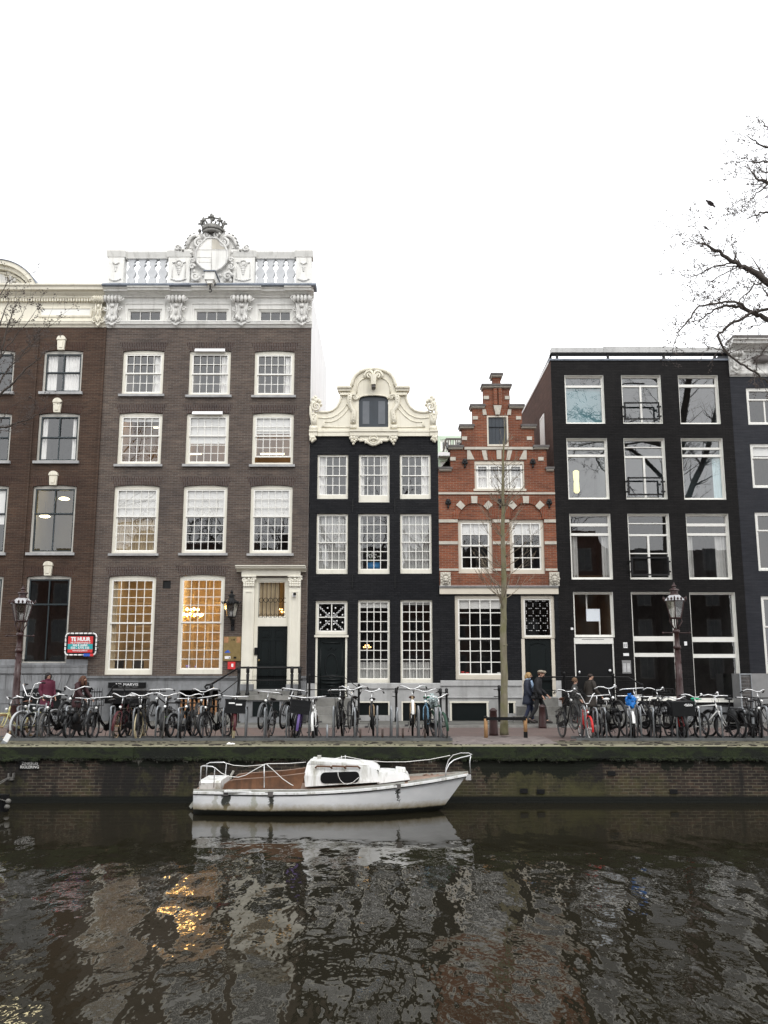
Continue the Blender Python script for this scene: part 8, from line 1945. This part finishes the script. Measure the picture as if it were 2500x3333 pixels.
    q.f.append(tuple(range(20))); q.f.append(tuple(len(q.v)-20+k for k in range(19,-1,-1)))
    for nm in 'lr':
        s_, e_, w_ = [Vector(v) for v in hands[nm]]; sg = 1 if nm == 'l' else -1; a0 = s_ + Vector((0,-sg*.05,.0)); q.tube([a0, s_+Vector((0,sg*.015,-.02)), s_.lerp(e_,.5), e_, e_.lerp(w_,.5), w_.lerp(e_,.02)], [.075,.082,.072,.064,.056,.050], 12)
    q.build('coat', M[coat], T_, True)
    q = MB().tube([(up(1.45)[0]+.01,.075*math.cos(a)*.0+.08*math.sin(a),up(1.46)[2]) if False else (up(1.46)[0]+.012+.075*math.cos(a), .085*math.sin(a), up(1.47)[2]+.012*math.cos(a)) for a in [i*math.pi/8 for i in range(16)]], .026, 6, closed=True); q.build('collar', M[scarf or coat], T_, True)
    if scarf: MB().tube([(up(1.42)[0]+.12,.03,up(1.42)[2]),(up(1.30)[0]+.165,.05,up(1.30)[2]),(up(1.12)[0]+.16,.06,up(1.12)[2])], [.035,.045,.04], 7).tube([(up(1.42)[0]+.12,-.03,up(1.42)[2]),(up(1.25)[0]+.165,-.04,up(1.25)[2]),(up(1.15)[0]+.16,-.05,up(1.15)[2])], [.035,.04,.035], 7).build('scarf', M[scarf], T_, True)
    # hair
    q = MB(); hx, hz = hd[0], hd[2]
    if hairstyle in ('short','bald'):
        q.ball((hx-.022,0,hz+.042), .098, .086, .088 if hairstyle == 'short' else .07, 12, 8)
    elif hairstyle == 'bob':
        q.ball((hx-.025,0,hz+.045), .105, .095, .09, 12, 8); q.tube([(hx-.05,0,hz+.07),(hx-.085,0,hz-.01),(hx-.08,0,hz-.09),(hx-.06,0,hz-.125)], [.06,.082,.078,.03], 10)
        for s in (-1,1): q.tube([(hx-.01,s*.07,hz+.07),(hx+.0,s*.088,hz-.01),(hx-.01,s*.08,hz-.10)], [.04,.042,.02], 7)
    elif hairstyle == 'long':
        q.ball((hx-.022,0,hz+.045), .108, .098, .092, 12, 8); q.tube([(hx-.05,0,hz+.08),(hx-.095,0,hz-.02),(hx-.11,0,hz-.15),(hx-.10,0,hz-.27)], [.06,.092,.10,.04], 10)
        for s in (-1,1): q.tube([(hx+.0,s*.07,hz+.07),(hx+.02,s*.092,hz-.03),(hx+.03,s*.095,hz-.16),(hx+.03,s*.08,hz-.24)], [.04,.05,.05,.02], 7)
    q.build('hair', M[hair], T_, True)
    if cap == 'flat':
        q = MB(); q.ball((hx-.01,0,hz+.095), .118, .10, .052, 14, 7); q.tube([(hx+.07,0,hz+.085),(hx+.125,0,hz+.072),(hx+.155,0,hz+.058)], [.05,.05,.02], 8); n0 = 0
        q.build('cap', M['cap_beige'], T_, True)
    if cap == 'beanie': q = MB(); q.ball((hx-.02,0,hz+.07), .112, .102, .105, 14, 8).ring((hx-.012,0,hz+.045), .098, .022, 'z', 16, 6); q.build('beanie', M['beanie_brown'], T_, True)
    return T_
P1 = person(150, 30.4, -38, 1.68, 'person with short black hair and glasses in a maroon coat walking behind bicycles', 'coat_maroon', 'trousers_black', 'hair_black', .52, 0.07, 'bob', (.18,-.14), 0, arms=((.05,.10),(.0,.10)), bulk=1.18, shoe='shoe_white')
q = MB(); 
for s in (-1,1): q.ring((.135,s*.032,1.595), .022, .004, 'x', 10, 4)
q.build('glasses', M['hair_black'], P1)
person(246, 30.2, -15, 1.62, 'person with long brown hair bending forward in a dark red coat', 'coat_dark_red', 'trousers_black', 'hair_brown', .55, 0.07, 'long', (.05,-.05), .30, arms=((.18,.16),(.18,.16)), headdown=1.0)
person(1718, 30.7, -12, 1.70, 'blond person in a navy coat with light blue scarf and jeans', 'coat_navy', 'jeans', 'hair_blond', .62, 0.07, 'bob', (.16,-.12), .03, arms=((.10,.16),(.04,.10)), scarf='scarf_blue', headdown=.6, bulk=1.05)
person(1750, 30.35, -14, 1.77, 'person in a black coat and beige flat cap walking with lowered head', 'coat_black', 'trousers_black', 'hair_brown', .78, 0.07, 'short', (.30,-.26), .10, arms=((.06,.18),(.0,.12)), cap='flat', headdown=1.2, bulk=1.02)
person(1873, 30.6, -20, 1.48, 'shorter person in a brown knitted beanie and grey jacket behind a black bicycle', 'jacket_grey', 'trousers_black', 'hair_dark', .70, 0.07, 'short', (.12,-.08), .0, arms=((.06,.16),(.06,.16)), cap='beanie')
person(1923, 30.4, 18, 1.66, 'balding person in a long dark brown coat walking past the black doors', 'coat_brown', 'trousers_black', 'hair_dark', .56, 0.07, 'bald', (.24,-.20), .04, arms=((-.04,.14),(.10,.18)), bulk=1.05)

# ================================================================ the near side of the canal, behind the camera: what the windows and the water look at
M['opp_a'] = brick('opposite_dark', (.05,.04,.036), (.04,.032,.03), (.08,.07,.065), stain=.2); M['opp_b'] = brick('opposite_red', (.10,.05,.035), (.08,.04,.03), (.12,.09,.08), stain=.2); M['opp_frame'] = mat('opposite_frame', (.16,.155,.15), .6, .3, 3); M['opp_win'] = mat('opposite_glass', (.05,.055,.06), .1, .3, 2)
def opp(i, xa, xb_, h, gable, mt):
    T_ = thing('opposite_house', ('brick house of the near quay behind the viewer, ' + ['far left','left','centre left','centre','centre right','right','far right','leftmost end','rightmost end'][i]), 'house', ((xa+xb_)/2,-14,0)); y = -14; xm = (xa+xb_)/2; w = (xb_-xa)/2
    top = [(xb_,h),(xm+w*.45,h+1.2),(xm+w*.3,h+gable),(xm-w*.3,h+gable),(xm-w*.45,h+1.2),(xa,h)] if gable > 1.5 else [(xb_,h),(xa,h)]
    MB().prism([(xa,0),(xb_,0)]+top, y-8, y).build('wall', M[mt], T_)
    for r in range(4):
        for c in range(3):
            cx = xa+(xb_-xa)*(c+.5)/3; zz = 1.3+r*3.1; q = MB().box(cx-.62,cx+.62,y+.003,y+.03,zz,zz+1.95); W = q.build('window', M['opp_frame'], T_); MB().box(cx-.52,cx-.03,y+.031,y+.04,zz+.1,zz+1.85).box(cx+.03,cx+.52,y+.031,y+.04,zz+.1,zz+1.85).build('pane', M['opp_win'], W)
for i, (a, c, h, g_, mt) in enumerate(((-24,-17.5,11.5,2.6,'opp_a'),(-17.4,-11.2,13,0,'opp_b'),(-11.1,-5,11,2.8,'opp_a'),(-4.9,1.6,12.6,0,'opp_a'),(1.7,7.4,11.2,2.4,'opp_b'),(7.5,14,12.8,0,'opp_a'),(14.1,21,11.6,2.5,'opp_b'),(-32,-24.1,12.2,0,'opp_b'),(21.1,30,12.4,0,'opp_a'))): opp(i, a, c, h, g_, mt)
def bigtree(x, y, H, seed, label):
    rg = random.Random(seed); T_ = thing('quay_tree', label, 'tree', (x,y,0)); q = MB(); tg = MB(); t0 = Vector((x,y,-.05))
    tr = shoot(q, rg, t0, Vector((rg.gauss(0,.05),0,1)).normalized(), H*.45, .30, 6, .05, .1, 0, 8)
    for k in range(7):
        d = Vector((math.cos(k*.9+seed)*.7, math.sin(k*.9+seed)*.7, 1.0)).normalized(); b0 = tr[-1-(k%3)]; L_ = shoot(q, rg, b0, d, H*.5, .13, 7, .16, .10, 0, 6)
        for j in range(9):
            p = L_[rg.randint(1,7)]; d2 = rdir(rg, (L_[-1]-L_[0]).normalized(), .9); shoot(tg, rg, p, d2, rg.uniform(1.6,3.2), .045, 5, .2, .08, 0, 4, ((3,.6,.9),(3,.55,.9)))
    q.build('trunk', M['bark_dark'], T_, True); tg.build('twigs', M['twig'], T_)
for i, (x, y, H, sd) in enumerate(((-9.5,-3.2,15,3),(-2.6,-4,16,8),(4.8,-3.4,16.5,15),(11.5,-3.6,15.5,22),(-16,-3.5,15,31))): bigtree(x, y, H, sd, 'tall bare elm on the near quay behind the viewer, ' + ['second from the left','in the middle','right of the middle','on the right','leftmost'][i])
